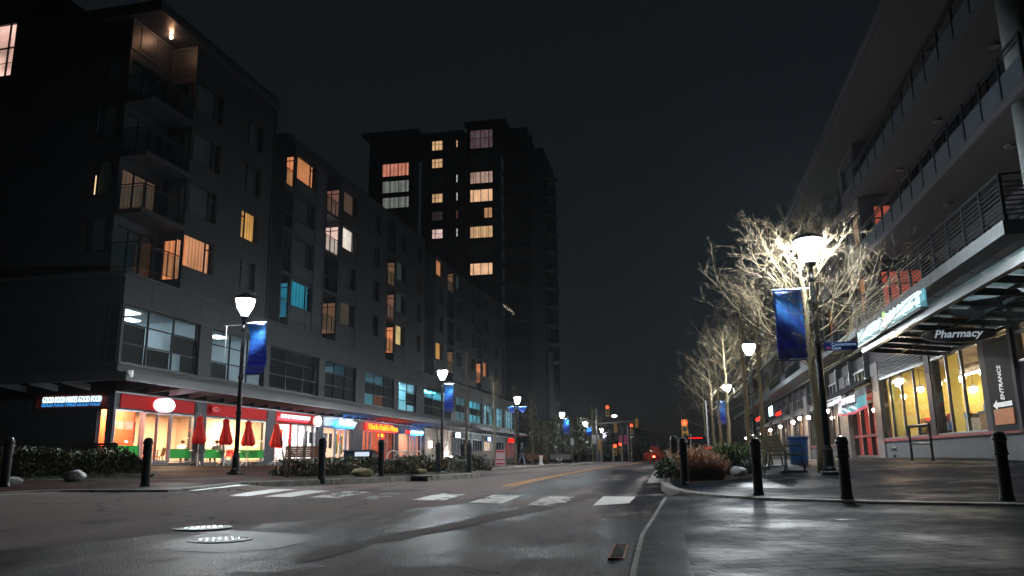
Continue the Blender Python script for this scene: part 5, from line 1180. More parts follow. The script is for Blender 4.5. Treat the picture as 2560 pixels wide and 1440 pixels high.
text_mesh('lettering', 'REWARDS', .4, t, frame_mtx(RR.T(13.4, 1.53, 2.42), X_R), M('white sign vinyl', (.78, .78, .78), .5), .004, .012, .15, 'LEFT', 3.0)
e_wall = led('wall lamp globe', (255, 222, 185), 330)
lamp0 = None
for i, (u, z, lab) in enumerate([(4.95, 2.82, 'gooseneck lamp on the pier between the two market windows'), (12.9, 2.75, 'gooseneck lamp behind the loyalty banner'), (20.2, 2.55, 'gooseneck lamp just past the sliding doors'), (26.9, 2.5, 'gooseneck lamp above the blue litter bin'), (30.6, 2.6, 'brightest gooseneck lamp behind the second tree trunk'), (34.1, 2.5, 'gooseneck lamp right of the brown pier'), (41.7, 2.45, 'gooseneck lamp in the middle of the far shop row'), (49.3, 2.4, 'gooseneck lamp left of the dark tree trunk'), (57.7, 2.3, 'gooseneck lamp behind the mossy bench'), (66.7, 2.3, 'gooseneck lamp near the white shop light'), (77, 2.3, 'gooseneck lamp at the far end of the market row')]):
    p = RR.T(u, .1, z)
    if lamp0 is None:
        lamp0 = thing('wall_lamp', lab, 'wall lamp', p, math.atan2(RR.out[1], RR.out[0]), 'gooseneck lamps along the market front')
        b = MB(); b.tube([(0, 0, .25), (.25, 0, .34), (.6, 0, .34), (.85, 0, .25), (.92, 0, .12)], .018, 6, m_steel); b.lathe([(.07, -.02), (.07, .02)], 10, m_steel, (0.0, 0, .25)); b.build('arm', lamp0)
        b = MB(); b.lathe([(.05, .14), (.10, .10), (.17, .03)], 14, m_shade, (.92, 0, 0)); b.build('shade', lamp0, smooth=True)
        b = MB(); b.ball((.92, 0, -.02), .11, e_wall, 8, (1, 1, 1.15)); b.build('globe', lamp0, smooth=True)
    else: dup(lamp0, p, math.atan2(RR.out[1], RR.out[0]), lab)
# cart rail, standpipe
t = thing('cart_rail', 'black two bar steel rail standing against the market plinth', 'rail', RR.T(3.9, .9, 0))
b = MB(); pA = gp(2281, 1151); pB = gp(2333, 1152); Z = np.array([0, 0, 1.]); zt = 1.02
for q in (pA, pB): b.tube([q, q+Z*zt], .04, 8, m_black)
b.tube([pA+Z*zt, pB+Z*(zt+.02)], .045, 8, m_black); b.tube([pA+Z*.5, pB+Z*.5], .03, 8, m_steel)
b.build('rail', t, world=True)
b = MB()
for q in (pA, pB): b.lathe([(.08, 0), (.08, .02)], 10, m_black, tuple(q))
b.build('foot_plate', t, world=True)
t = thing('standpipe', 'twin brass standpipe outlet low on the market plinth', 'standpipe', RR.T(10.9, .05, .35))
b = MB(T)
for du in (-.12, .12): b.tube([(10.9+du, 0, .38), (10.9+du, .16, .34)], .05, 10, m_steel)
b.tube([(10.9, 0, .1), (10.9, .1, .05)], .04, 8, m_black); b.build('outlet', t, world=True)
b = MB(T); b.box(10.7, 11.1, 0, .02, .28, .48, m_steel); b.build('plate', t, world=True)
# far market signs
for u, z, w, h, m, lab in [(49, 4.05, 2.6, .8, led('white box', (190, 235, 255), 6), 'white blue light box high on the market row'), (60, 3.9, 8, .3, led('red tube', (255, 40, 30), 4), 'long slanting red light strip on the far market front'), (43.5, 3.55, 3, .25, e_rled, 'short red light strip under the white blue box')]:
    p = RR.T(u, .9, z); t = sign('light_box_sign', lab, p); b = MB(T); b.box(u-w/2-.05, u+w/2+.05, .5, .85, z-h/2-.05, z+h/2+.05, m_trim); b.build('casing', t, world=True); b = MB(T); b.box(u-w/2, u+w/2, .85, .9, z-h/2, z+h/2, m); b.build('lit_face', t, world=True)
# uplight on the stone wall
p = PL.T(53.2, .6, .0); t = thing('ground_uplight', 'glaring white uplight at the foot of the stone wall', 'uplight', p)
b = MB(TL); b.box(52.6, 53.8, .30, .55, -.1, .35, m_black); b.build('casing', t, world=True)
b = MB(TL); b.box(52.62, 53.78, .32, .53, .352, .36, led('uplight lens', (255, 240, 235), 220)); b.build('lens', t, world=True)
p = PL.T(46.6, .1, 1.6); t = thing('wall_sconce', 'white wall sconce left of the street lamp on the stone wall', 'sconce', p)
b = MB(TL); b.box(46.2, 47.0, .06, .12, 1.2, 1.9, m_steel); b.build('casing', t, world=True)
b = MB(TL); b.box(46.25, 46.95, .12, .3, 1.25, 1.85, led('sconce glass', (255, 236, 224), 14)); b.build('glass', t, world=True)
# ================================================================== STREET FURNITURE
BZ = -SA
# ---- street lamps
e_lamp = EM('street lamp glass', (.90, .97, 1.0), 1500)
e_lamplow = EM('street lamp lower glass', (.90, .97, 1.0), 420)
HL = 5.4
def make_lamp(lab, p, s, far=False):
    t = thing('street_lamp', lab, 'street lamp', p, BZ, 'tapered black street lamps'); t.scale = (s, s, s)
    b = MB(); b.cbox(-.2, .2, -.2, .2, -.1, .09, m_black, .03); b.lathe([(.165, .09), (.165, .14), (.12, .2), (.11, .52), (.125, .55), (.10, .6), (.085, .66)], 16, m_black); b.build('base', t, smooth=False)
    b = MB(); b.lathe([(.075, .6), (.072, 2.5), (.066, 4.0), (.05, 4.95)], 14, m_black); b.build('pole', t, smooth=True)
    b = MB()
    for z in (1.9, 3.05, 4.62): b.lathe([(.085, z-.06), (.092, z-.03), (.092, z+.03), (.085, z+.06)], 14, m_black)
    b.lathe([(.06, 4.92), (.11, 4.97), (.13, 5.05), (.1, 5.08)], 14, m_black); b.build('collar', t)
    hd = MB(); hd.lathe([(.33, 5.60), (.36, 5.63), (.33, 5.69), (.12, 5.78), (.03, 5.84)], 18, m_black)
    for k in range(4): a = k*math.pi/2+.6; hd.tube([(.10*math.cos(a), .10*math.sin(a), 5.06), (.31*math.cos(a), .31*math.sin(a), 5.6)], .012, 5, m_black)
    h = hd.build('lamp_head', t)
    g = MB(); g.lathe([(.09, 5.09), (.155, 5.20), (.225, 5.33)], 18, e_lamplow); g.lathe([(.225, 5.331), (.265, 5.45), (.29, 5.58)], 18, e_lamp); g.build('lamp_glass', h, smooth=True)
    return t
lamps = {}
for key, hx, hy, d, lab in [('L1', 613, 765, 25.3, 'street lamp in front of the burger restaurant, blue curling banner on its right'), ('L2', 1106, 936, 45, 'street lamp on the planter beside the stone wall, flat blue banner on its right'), ('L3', 1293, 1000, 64.6, 'street lamp beside the pedestrian, under two slung blue banners'), ('L4', 1405, 1037, 88, 'street lamp past the round column, long blue banner on its right'), ('L5', 1463, 1060, 112, 'street lamp with a short blue banner behind the column'), ('L6', 1503, 1076, 135, 'farthest street lamp of the left kerb, among far bare trees'),
                            ('R1', 2022, 622, 19, 'tall lamp beside the market tree, carrying the blue street name sign'), ('R2', 1872, 872, 36.4, 'street lamp among the bare branches behind the big banner'), ('R3', 1817, 970, 56, 'small bright lamp seen through the tree row on the right')]:
    p = at(hx, hy, d); g = G(p[0], p[1]); s = (p[2]-g)/HL
    lamps[key] = (make_lamp(lab, (p[0], p[1], g), s, False), np.array([p[0], p[1], g]), s)
Ldir = np.array([math.cos(SA), -math.sin(SA), 0]); Sdir = np.array([math.sin(SA), math.cos(SA), 0])
def bannermat(name, kind):
    m, nt, out = newmat(name); L = nt.links.new
    p = nd(nt, 'ShaderNodeBsdfPrincipled'); p.inputs['Roughness'].default_value = .45; tc = nd(nt, 'ShaderNodeTexCoord')
    sx = nd(nt, 'ShaderNodeSeparateXYZ'); L(tc.outputs['Generated'], sx.inputs[0])
    no = nd(nt, 'ShaderNodeTexNoise'); no.inputs['Scale'].default_value = 3; L(tc.outputs['Generated'], no.inputs['Vector'])
    ad = nd(nt, 'ShaderNodeMath', operation='MULTIPLY_ADD'); ad.inputs[1].default_value = 9 if kind else 4.5; L(sx.outputs['Z'], ad.inputs[0])
    a2 = nd(nt, 'ShaderNodeMath', operation='MULTIPLY_ADD'); a2.inputs[1].default_value = .4 if kind else 2.2; L(sx.outputs['X'], a2.inputs[0]); L(no.outputs['Fac'], a2.inputs[2]); L(a2.outputs[0], ad.inputs[2])
    fr = nd(nt, 'ShaderNodeMath', operation='FRACT'); L(ad.outputs[0], fr.inputs[0])
    r1 = ramp(nt, [(.0, (.015, .16, .62)), (.38, (.018, .20, .78)), (.44, (.05, .03, .60)), (.62, (.05, .03, .62)), (.66, (.006, .06, .30)), (.95, (.015, .12, .5))]); L(fr.outputs[0], r1.inputs['Fac'])
    r2 = ramp(nt, [(.0, (.10, .06, .30)), (.14, (.16, .15, .26)), (.2, (.03, .02, .42)), (.45, (.012, .06, .42)), (.7, (.01, .20, .50)), (.9, (.02, .28, .55)), (1, (.12, .09, .16))]); L(sx.outputs['Z'], r2.inputs['Fac'])
    mx = nd(nt, 'ShaderNodeMix', data_type='RGBA'); mx.inputs['Factor'].default_value = .55; L(r1.outputs[0], mx.inputs[6]); L(r2.outputs[0], mx.inputs[7]); L(mx.outputs[2], p.inputs['Base Color'])
    tr = nd(nt, 'ShaderNodeBsdfTranslucent'); L(mx.outputs[2], tr.inputs['Color'])
    ms = nd(nt, 'ShaderNodeMixShader'); ms.inputs['Fac'].default_value = .35; L(p.outputs[0], ms.inputs[1]); L(tr.outputs[0], ms.inputs[2]); L(ms.outputs[0], out.inputs['Surface']); return m
m_ban1 = bannermat('banded blue banner cloth', 1); m_ban2 = bannermat('blue wave banner cloth', 0)
m_pinkban = M('magenta banner cloth', (.38, .07, .16), .6)
def banner(key, side, ztop, h, w, m, lab, curl=0, arm=True, off=.13, flat=False, name='street_banner'):
    lamp, p, s = lamps[key]; a = p+Ldir*side*off*s; z0 = p[2]
    b = MB()
    b.tube([p+np.array([0, 0, ztop*s]), p+Ldir*side*(off+w+.05)*s+np.array([0, 0, ztop*s])], .016*s, 6, m_steel)
    if not flat: b.tube([p+np.array([0, 0, (ztop-h)*s]), p+Ldir*side*(off+w+.05)*s+np.array([0, 0, (ztop-h)*s])], .014*s, 6, m_black)
    arm_o = b.build('banner_arm', lamp); l = lamp.location; mw = Matrix.Translation(l) @ Matrix.Rotation(BZ, 4, 'Z') @ Matrix.Diagonal((s, s, s, 1)); arm_o.data.transform(mw.inverted())
    t = tag(thing(name, lab, 'banner', a+np.array([0, 0, ztop*s])), group='blue banners on the street lamps')
    c = MB(); NX, NZ = 10, 22; vs = []
    for j in range(NZ+1):
        f = j/NZ
        for i in range(NX+1):
            g = i/NX
            if flat: x = off+w*g; z = ztop-h*math.sin(g*math.pi)**.8*f; y = .05*math.sin(f*3)+.0*g
            else:
                x = off+w*g+curl*(-.35*max(0, f-.72)**1.3*1.6+.12*math.sin(f*math.pi)); z = ztop-.03-h*(f-.12*abs(curl)*max(0, f-.75)); y = .045*math.sin(f*7+g*2)+curl*.35*max(0, f-.65)
                y += .012*math.sin(g*26)*(1-f)**1.5
            q = p+Ldir*side*x*s+Sdir*y*s+np.array([0, 0, z*s]); vs.append(q)
    c.add(vs, [(j*(NX+1)+i, j*(NX+1)+i+1, (j+1)*(NX+1)+i+1, (j+1)*(NX+1)+i) for j in range(NZ) for i in range(NX)], m)
    o = c.build('cloth', t, smooth=True, world=True); sm = o.modifiers.new('thick', 'SOLIDIFY'); sm.thickness = .008
    b = MB(); q0 = p+Ldir*side*off*s+np.array([0, 0, (ztop-.02)*s]); b.tube([q0, q0+Ldir*side*w*s], .03*s, 6, m); b.build('top_sleeve', t, world=True)
    return t
def zr(key, py):   # height on the lamp (unscaled) that shows at pixel row py
    lamp, p, s = lamps[key]; d = p[1]; q = at(1280, py, d); r_ = proj_y(p, py); return (r_-p[2])/s
def proj_y(p, py):
    lo, hi = -5, 30
    for _ in range(50):
        m = (lo+hi)/2; q = np.array([p[0], p[1], m])-CAM
        if 720-F*(q@CU)/(q@CF) > py: lo = m
        else: hi = m
    return lo
def span(key, y0, y1): a = zr(key, y0); return a, a-zr(key, y1)
a, h = span('L1', 808, 938); banner('L1', 1, a, h, .62, m_ban1, 'banded blue banner curling up at its foot on the restaurant lamp', 1)
a, h = span('L2', 960, 1031); banner('L2', 1, a, h, .55, m_ban1, 'blue banner on the lamp by the stone wall', .15)
a, h = span('L3', 1017, 1032); banner('L3', 1, a, h, .75, m_ban2, 'right half of the slung blue banners above the pedestrian', 0, True, .06, True); banner('L3', -1, a, h, .75, m_ban2, 'left half of the slung blue banners above the pedestrian', 0, True, .06, True)
a, h = span('L4', 1047, 1086); banner('L4', 1, a, h, .7, m_ban2, 'blue banner on the lamp just past the round column')
a, h = span('L5', 1068, 1090); banner('L5', 1, a, h, .8, m_ban2, 'short blue banner on the lamp farther past the column')
a, h = span('L6', 1083, 1105); t = banner('L6', 1, a, h, .8, M('pale lilac banner cloth', (.4, .33, .5), .6), 'pale lilac banner on the farthest left lamp')
a, h = span('R1', 720, 896); banner('R1', -1, a, h, .66, m_ban2, 'large blue banner with pale waves hanging left of the tall market lamp', 0, True, .27)
a, h = span('R3', 1003, 1060); banner('R3', -1, a, h, .7, m_ban2, 'blue banner seen through the tree row on the right', .1)
# thin bar with icicle lights opposite the banner of the restaurant lamp
lamp, p, s = lamps['L1']; a = zr('L1', 812)
t = thing('light_string', 'white icicle light string hanging left of the restaurant lamp', 'light string', p-Ldir*.62+np.array([0, 0, a*s]))
b = MB(); b.tube([p+np.array([0, 0, a*s]), p-Ldir*.72*s+np.array([0, 0, a*s-.01])], .012, 5, m_steel); b.build('bar', t, world=True)
b = MB(); e_ic = EM('icicle lights', (.9, .95, 1), 3.0)
random.seed(9)
for k in range(46): q = p-Ldir*.62*s+np.array([0, 0, a*s-.02-k*.022]); r_ = .016*(1-k/60); b.ball(q, r_, e_ic, 3)
b.build('bulbs', t, world=True)['kind'] = 'stuff'
# street name sign on the tall lamp
lamp, p, s = lamps['R1']; q0 = at(2060, 877, 19.0); q1 = at(2140, 877, 19.0); zt = proj_y(q0, 856)
t = thing('street_name_sign', 'blue street name sign clamped to the tall market lamp', 'sign', q0)
w = np.linalg.norm(q1-q0); xd = Ldir; fo = -Sdir
b = MB(); c0 = q0; b.prism([c0, c0+xd*w, c0+xd*w+np.array([0, 0, zt-q0[2]]), c0+np.array([0, 0, zt-q0[2]])], -fo*.02, M('street sign blue', (.012, .035, .22), .4)); b.build('sign_board', t, world=True)
hh = zt-q0[2]; m_wv = led('glowing sign letters', (150, 185, 225), .42)  # letters emit a little, imitating lamp light thrown back
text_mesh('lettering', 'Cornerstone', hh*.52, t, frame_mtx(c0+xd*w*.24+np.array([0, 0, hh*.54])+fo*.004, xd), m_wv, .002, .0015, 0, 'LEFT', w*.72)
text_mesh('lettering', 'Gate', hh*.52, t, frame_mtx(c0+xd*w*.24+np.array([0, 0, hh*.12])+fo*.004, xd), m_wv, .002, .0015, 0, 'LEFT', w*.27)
text_mesh('lettering', 'SFU', hh*.32, t, frame_mtx(c0+xd*w*.08+np.array([0, 0, hh*.2])+fo*.004, xd), led('red glowing letters', (150, 60, 80), .3), .002, .001, 0, 'LEFT', w*.13)
b = MB(); b.beam(p+np.array([0, 0, q0[2]-p[2]+hh*.15]), c0+np.array([0, 0, hh*.15]), .03, .03, m_steel); b.beam(p+np.array([0, 0, q0[2]-p[2]+hh*.85]), c0+np.array([0, 0, hh*.85]), .03, .03, m_steel); b.build('clamp', t, world=True)
# ---- bollards
m_bol = M('satin blue black bollard paint', (.012, .016, .020), .32, metal=.1, bump=.08, bs=60)
bol0 = None
BOL = [((10, 1217), 'bollard at the left kerb corner, one side by a pale half hidden rock'), ((362, 1216), 'bollard standing before the hedge end and the restaurant door'), ((803, 1199), 'bollard rising from the planter in front of the brown slatted bench'), ((952, 1191), 'bollard in the planter right of the sloped cabinet'), ((1095, 1182), 'bollard in the planter at the foot of the stone wall lamp'), ((1157, 1178), 'slimmer looking left bollard of the pair past the planter'), ((1173, 1181), 'right bollard of the pair past the planter'),
       ((1690, 1192), 'rear bollard of the pair at the grassy kerb nose'), ((1713, 1213), 'front bollard of the pair at the grassy kerb nose'), ((1897, 1238), 'bollard in front of the mossy bench'), ((2118, 1249), 'bollard in front of the tall market lamp'), ((2519, 1252), 'bollard nearest the ENTRANCE panel, moss at its foot')]
for (px, py), lab in BOL:
    p = gp(px, py)
    if bol0 is None:
        bol0 = thing('bollard', lab, 'bollard', p, 0, 'blue black cast bollards')
        b = MB(); b.lathe([(.10, -.1), (.10, .05), (.088, .065), (.084, .66)], 20, m_bol); b.build('post', bol0, smooth=True); smooth_by_angle(kids(bol0)[-1], 30)
        b = MB(); b.lathe([(.092, .66), (.104, .665), (.104, .70), (.092, .705), (.092, .87), (.106, .875), (.106, .915), (.098, .925), (.094, .96), (.07, .995), (.03, 1.012), (.004, 1.016)], 20, m_bol); o = b.build('cap', bol0, smooth=True); smooth_by_angle(o, 30)
    else: dup(bol0, p, random.uniform(0, 1), lab)
# ---- benches
m_mossw = M('mossy bench slats', (.075, .068, .03), .85, var=.5, scale=9, bump=.4, bs=60); m_bwood = M('brown bench slats', (.10, .045, .03), .7, var=.3, scale=6)
def bench(lab, p, rz, L, wood, name='park_bench'):
    t = thing(name, lab, 'bench', p, rz)
    b = MB()
    for k in range(5): b.box(-L/2, L/2, .02+k*.095, .095+k*.095, .43-.004*k, .455-.004*k, wood)
    b.build('seat', t)
    b = MB()
    for k in range(5):
        z = .50+k*.085; y = -.01-.055*k*.5; b.add([(-L/2, y, z), (L/2, y, z), (L/2, y-.035, z+.075), (-L/2, y-.035, z+.075), (-L/2, y-.025, z-.004), (L/2, y-.025, z-.004), (L/2, y-.06, z+.07), (-L/2, y-.06, z+.07)], [(0, 1, 2, 3), (7, 6, 5, 4), (0, 4, 5, 1), (3, 2, 6, 7), (0, 3, 7, 4), (1, 5, 6, 2)], wood)
    b.build('backrest', t)
    for x in (-L/2+.12, L/2-.12):
        b = MB(); b.tube([(x, .46, 0), (x, .44, .2), (x, .40, .42), (x, .02, .43), (x, -.03, .6), (x, -.17, .95)], .024, 6, m_black); b.tube([(x, -.05, 0), (x, .0, .22), (x, .03, .43)], .024, 6, m_black); b.tube([(x, .46, .42), (x, .44, .62), (x, .3, .66), (x, -.05, .64)], .02, 6, m_black); b.tube([(x, -.12, 0.012), (x, .52, .012)], .02, 6, m_black); b.build('side_frame', t)
    return t
p = gp(1945, 1179); q = gp(1928, 1168)
bench('mossy slatted bench beside the blue litter bin, seen from its side', (*p[:2], G(*p[:2])), -SA-R(90)+R(8), 1.8, m_mossw)
p = gp(1905, 1166); bench('second mossy bench beyond the first, mostly hidden by a bollard', (*p[:2], G(*p[:2])), -SA-R(90)+R(4), 1.8, m_mossw)
p = np.array(at(236, 1158, 27)); bench('dark bench behind the hedge below the side street board', (*p[:2], G(*p[:2])), R(6), 1.5, M('dark stained slats', (.03, .022, .02), .6), 'park_bench')
p = np.array(at(762, 1160, 31)); bench('brown slatted bench between planter and second red fascia, back to the street', (*p[:2], G(*p[:2])), R(90)-R(90)+R(-8), 1.5, m_bwood)
p = at(1195, 1170, 48); bench('pale plank bench on the pavement past the planter', (*p[:2], G(*p[:2])), R(-10), 1.9, M('grey weathered slats', (.2, .19, .18), .8))
p = at(1402, 1160, 82); bench('low grey bench by the round column', (*p[:2], G(*p[:2])), R(-12), 2.2, M('grey weathered slats', (.2, .19, .18), .8))
p = at(1340, 1160, 74); bench('dark bench behind the white planter post', (*p[:2], G(*p[:2])), R(-12), 1.8, m_bwood)
# ---- litter bin on the right
p = gp(1999, 1161); t = thing('litter_bin', 'blue slatted litter bin next to the mossy bench', 'litter bin', (*p[:2], G(*p[:2])))
m_binb = M('blue bin enamel', (.010, .040, .115), .4, var=.1)
b = MB(); b.lathe([(.24, .03), (.25, .05)], 20, m_binb)
for k in range(30):
    a = 2*math.pi*k/30; c, s_ = math.cos(a), math.sin(a); b.beam((.255*c, .255*s_, .05), (.285*c, .285*s_, .74), .042, .012, m_binb, up=(c, s_, 0))
b.build('slats', t)
b = MB(); b.lathe([(.285, .72), (.30, .74), (.335, .80), (.335, .84), (.31, .84), (.28, .80)], 24, m_binb); b.lathe([(.262, .3), (.272, .3), (.272, .33), (.262, .33)], 24, m_binb); b.build('rim', t, smooth=True)
b = MB(); b.lathe([(.23, .05), (.25, .70)], 20, M('black liner', (.008, .008, .009), .6)); b.build('liner', t, smooth=True)
b = MB()
for k in range(4): b.box(-.2+k*.12, -.17+k*.12, -.2, .2, 0, .04, m_black)
b.build('foot', t)
# ---- dark sloped cabinet with shiny lid in the planter
p = at(902, 1150, 29); z = G(p[0], p[1]); t = thing('utility_cabinet', 'dark cabinet with a sloped glossy lid between planter shrubs', 'cabinet', (p[0], p[1], z), R(-6))
b = MB(); b.prism([(-.52, -.35, 0), (-.52, -.35, .72), (-.52, .35, .62), (-.52, .35, 0)], (1.04, 0, 0), M('blue black cabinet paint', (.014, .018, .028), .35)); b.build('body', t)
b = MB(); b.prism([(-.55, .38, .62), (-.55, .38, .66), (-.55, -.40, .78), (-.55, -.40, .72)], (1.1, 0, 0), M('glossy lid', (.03, .04, .06), .12)); b.build('lid', t)
b = MB(); b.box(-.1, .42, -.415, -.4, .55, .70, led('glowing glint strip', (225, 240, 255), .9)); b.build('glint_strip', t)  # glowing strip imitates a lamp glint on the cabinet
# ---- restaurant patio: closed red parasols, small tables
m_ump = M('scarlet parasol cloth', (.50, .012, .010), .6, var=.2, scale=6); um0 = tb0 = None
PAR = [((497, 1166), 'closed red parasol nearest the restaurant door'), ((563, 1166), 'closed red parasol second from the restaurant door'), ((619, 1166), 'closed red parasol right behind the street lamp'), ((690, 1166), 'closed red parasol beside the glowing menu sign, behind bare twigs')]
for i, ((px, py), lab) in enumerate(PAR):
    u = [6.75, 9.6, 11.85, 14.95][i]; v = [.55, .75, .55, .65][i]
    u = PL.px(px, 1100, 1.3)[0]; q = np.array(PL.T(u, 1.3, 0)); z = G(q[0], q[1])
    if um0 is None:
        um0 = thing('patio_parasol', lab, 'parasol', (q[0], q[1], z), 0, 'closed red parasols on the restaurant patio')
        b = MB(); b.tube([(0, 0, 0), (0, 0, 2.42)], .022, 8, M('white enamel', (.7, .7, .7), .4)); b.lathe([(.012, 2.42), (.02, 2.46), (.006, 2.52)], 8, m_steel); b.build('pole', um0)
        NS = 32; prof = [(2.40, .03), (2.33, .13), (2.24, .22), (2.14, .16), (2.05, .17), (1.7, .27), (1.4, .36), (1.22, .40), (1.12, .33), (1.06, .24)]; vs = []
        random.seed(4); jit = [random.uniform(.85, 1.15) for _ in range(8)]
        for j, (z_, r_) in enumerate(prof):
            for k in range(NS):
                a = 2*math.pi*k/NS; fold = 1+.26*math.cos(a*8)*min(1, j/3.); rr_ = r_*.76*fold*(jit[int(k/4) % 8] if j > 3 else 1); vs.append((rr_*math.cos(a+.03*j), rr_*math.sin(a+.03*j), z_-(.05*math.cos(a*8) if j > 6 else 0)))
        b = MB(); b.add(vs, [(j*NS+k, j*NS+(k+1) % NS, (j+1)*NS+(k+1) % NS, (j+1)*NS+k) for j in range(len(prof)-1) for k in range(NS)], m_ump); b.build('canopy', um0, smooth=True)
        b = MB(); b.lathe([(.19, 2.10), (.175, 2.085), (.175, 2.06), (.19, 2.05)], 20, m_ump); b.build('strap', um0)
        tb0 = thing('patio_table', 'small steel patio table under the parasol nearest the restaurant door', 'table', (q[0], q[1], z), 0, 'steel tables on the restaurant patio')
        b = MB(); b.lathe([(.40, .72), (.415, .73), (.40, .745)], 24, m_steel); b.build('tabletop', tb0)
        for k in range(4):
            a = math.pi/4+k*math.pi/2; c, s_ = math.cos(a), math.sin(a); b = MB(); b.tube([(.34*c, .34*s_, .72), (.2*c, .2*s_, .6), (.06*c, .06*s_, .4), (.12*c, .12*s_, .24), (.38*c, .38*s_, .08), (.42*c, .42*s_, 0)], .016, 6, m_steel); b.build('leg', tb0)
    else:
        dup(um0, (q[0], q[1], z), i*.5, lab); dup(tb0, (q[0], q[1], z), i*.2, 'small steel patio table under the '+lab.replace('closed ', ''))
# ---- inside the restaurant: tables, chairs, diners
m_rchair = M('red plastic chair', (.55, .03, .03), .35); m_wchair = M('timber chair', (.45, .20, .08), .5); ch0 = None
def chair(lab, p, rz, m, grp):
    t = thing('dining_chair', lab, 'chair', p, rz, grp)
    b = MB(); b.cbox(-.21, .21, -.2, .22, .42, .46, m, .03); b.build('seat', t)
    b = MB(); b.add([(-.21, -.2, .46), (.21, -.2, .46), (.2, -.29, .86), (-.2, -.29, .86), (-.21, -.23, .46), (.21, -.23, .46), (.2, -.32, .86), (-.2, -.32, .86)], [(0, 1, 2, 3), (7, 6, 5, 4), (0, 3, 7, 4), (1, 5, 6, 2), (2, 6, 7, 3), (0, 4, 5, 1)], m); b.build('backrest', t)
    for x in (-.18, .18):
        for y in (-.18, .19): b = MB(); b.tube([(x, y, .43), (x*1.12, y*1.15, 0)], .014, 5, m_steel); b.build('leg', t)
    return t
ry = R(90-10.93)
CH = [(1.2, -.75, .4, m_rchair, 'high backed red chair in the corner window'), (1.7, -1.3, 2.6, m_rchair, 'red chair deeper in the corner window'), (3.4, -1.3, 1.4, m_wchair, 'timber chair seen through the glass door'), (3.9, -2.0, 3.0, m_wchair, 'timber chair deeper behind the glass door'), (4.8, -1.0, .2, m_wchair, 'timber chair below the dark wall poster'), (5.6, -1.6, 3.4, m_wchair, 'timber chair behind the first parasol'), (8.2, -1.1, 1.0, m_wchair, 'timber chair between the first two parasols'), (10.3, -1.5, 3.8, m_wchair, 'timber chair beside the seated diner'), (11.6, -1.2, .6, m_rchair, 'red chair behind the third parasol'), (12.6, -1.7, 2.2, m_rchair, 'red chair at the right end of the restaurant window')]
for u, v, rz, m, lab in CH: chair(lab, PL.T(u, v, -.03), ry+rz, m, 'chairs inside the restaurant')
TBL = [(3.9, -1.4, 'square table behind the glass door'), (5.2, -1.3, 'square table below the dark wall poster'), (8.8, -1.2, 'square table where the diner sits'), (12.1, -1.35, 'square table behind the third parasol')]
for u, v, lab in TBL:
    p = PL.T(u, v, -.03); t = thing('dining_table', lab, 'table', p, ry, 'tables inside the restaurant')
    b = MB(); b.cbox(-.33, .33, -.33, .33, .71, .75, M('orange table laminate', (.62, .28, .10), .4), .02); b.build('tabletop', t)
    b = MB(); b.tube([(0, 0, .71), (0, 0, .04)], .035, 8, m_steel); b.lathe([(.24, 0), (.24, .02), (.04, .05)], 14, m_steel); b.build('pedestal', t)
for u, v, z0, z1, w, m, lab in [(5.1, -2.86, 1.1, 2.15, .7, M('dark menu poster', (.03, .025, .03), .5), 'dark menu poster on the pale restaurant wall')]:
    p = PL.T(u, v, z0); t = thing('wall_poster', lab, 'poster', p); b = MB(TL); b.box(u-w/2, u+w/2, v, v+.03, z0, z1, m); b.build('sheet', t, world=True); b = MB(TL); b.box(u-w*.3, u+w*.3, v+.03, v+.034, z0+.2, z0+.5, m_red); b.box(u-w*.1, u+w*.35, v+.03, v+.034, z0+.6, z0+.85, M('poster grey', (.2, .2, .24), .6)); b.build('picture', t, world=True)
for u, z0, z1, w, c, lab in [(19.2, .95, 2.05, .5, (.12, .17, .22), 'tall blue grey poster in the window under the round sign'), (20.0, 1.25, 2.0, .48, (.025, .025, .03), 'curling black poster in the window under the round sign'), (22.3, .95, 2.0, .75, (.33, .28, .28), 'pale price list in the steel fascia window'), (23.2, .95, 2.0, .55, (.16, .12, .10), 'picture poster in the steel fascia window'), (24.3, .6, 2.0, .4, (.62, .48, .04), 'yellow poster strip on the steel fascia door'), (25.2, .55, 1.9, .35, (.62, .48, .04), 'yellow poster on the far door leaf'), (35.6, 1.1, 1.7, 1.3, (.7, .12, .03), 'orange poster in the pizza shop window')]:
    p = PL.T(u, -.12, z0); t = thing('window_poster', lab, 'poster', p, 0, 'posters in the shop windows'); b = MB(TL); b.box(u-w/2, u+w/2, -.14, -.125, z0, z1, M('poster paper %.2f %.2f' % (c[0], c[2]), c, .6, var=.45, scale=7)); b.build('sheet', t, world=True)
# bicycle racks
rk0 = None
for i, px in enumerate((983, 1003, 1021, 1041)):
    q = at(px, 1155, 40); lab = ['bicycle hoop nearest the cabinet', 'second bicycle hoop from the cabinet', 'third bicycle hoop from the cabinet', 'bicycle hoop nearest the stone wall'][i]
    z = G(q[0], q[1])
    if rk0 is None:
        rk0 = thing('bicycle_rack', lab, 'bicycle rack', (q[0], q[1], z), R(35), 'white bicycle hoops on the pavement')
        b = MB(); b.tube([(-.32, 0, 0), (-.32, 0, .55)]+[(-.32*math.cos(a), 0, .55+.3*math.sin(a)) for a in np.linspace(.2, math.pi-.2, 9)]+[(.32, 0, .55), (.32, 0, 0)], .03, 8, M('white enamel', (.7, .7, .7), .4)); b.build('hoop', rk0, smooth=True)
        b = MB(); b.lathe([(.07, 0), (.07, .015)], 8, m_steel, (-.32, 0, 0)); b.lathe([(.07, 0), (.07, .015)], 8, m_steel, (.32, 0, 0)); b.build('foot_plate', rk0)
    else: dup(rk0, (q[0], q[1], z), R(35), lab)
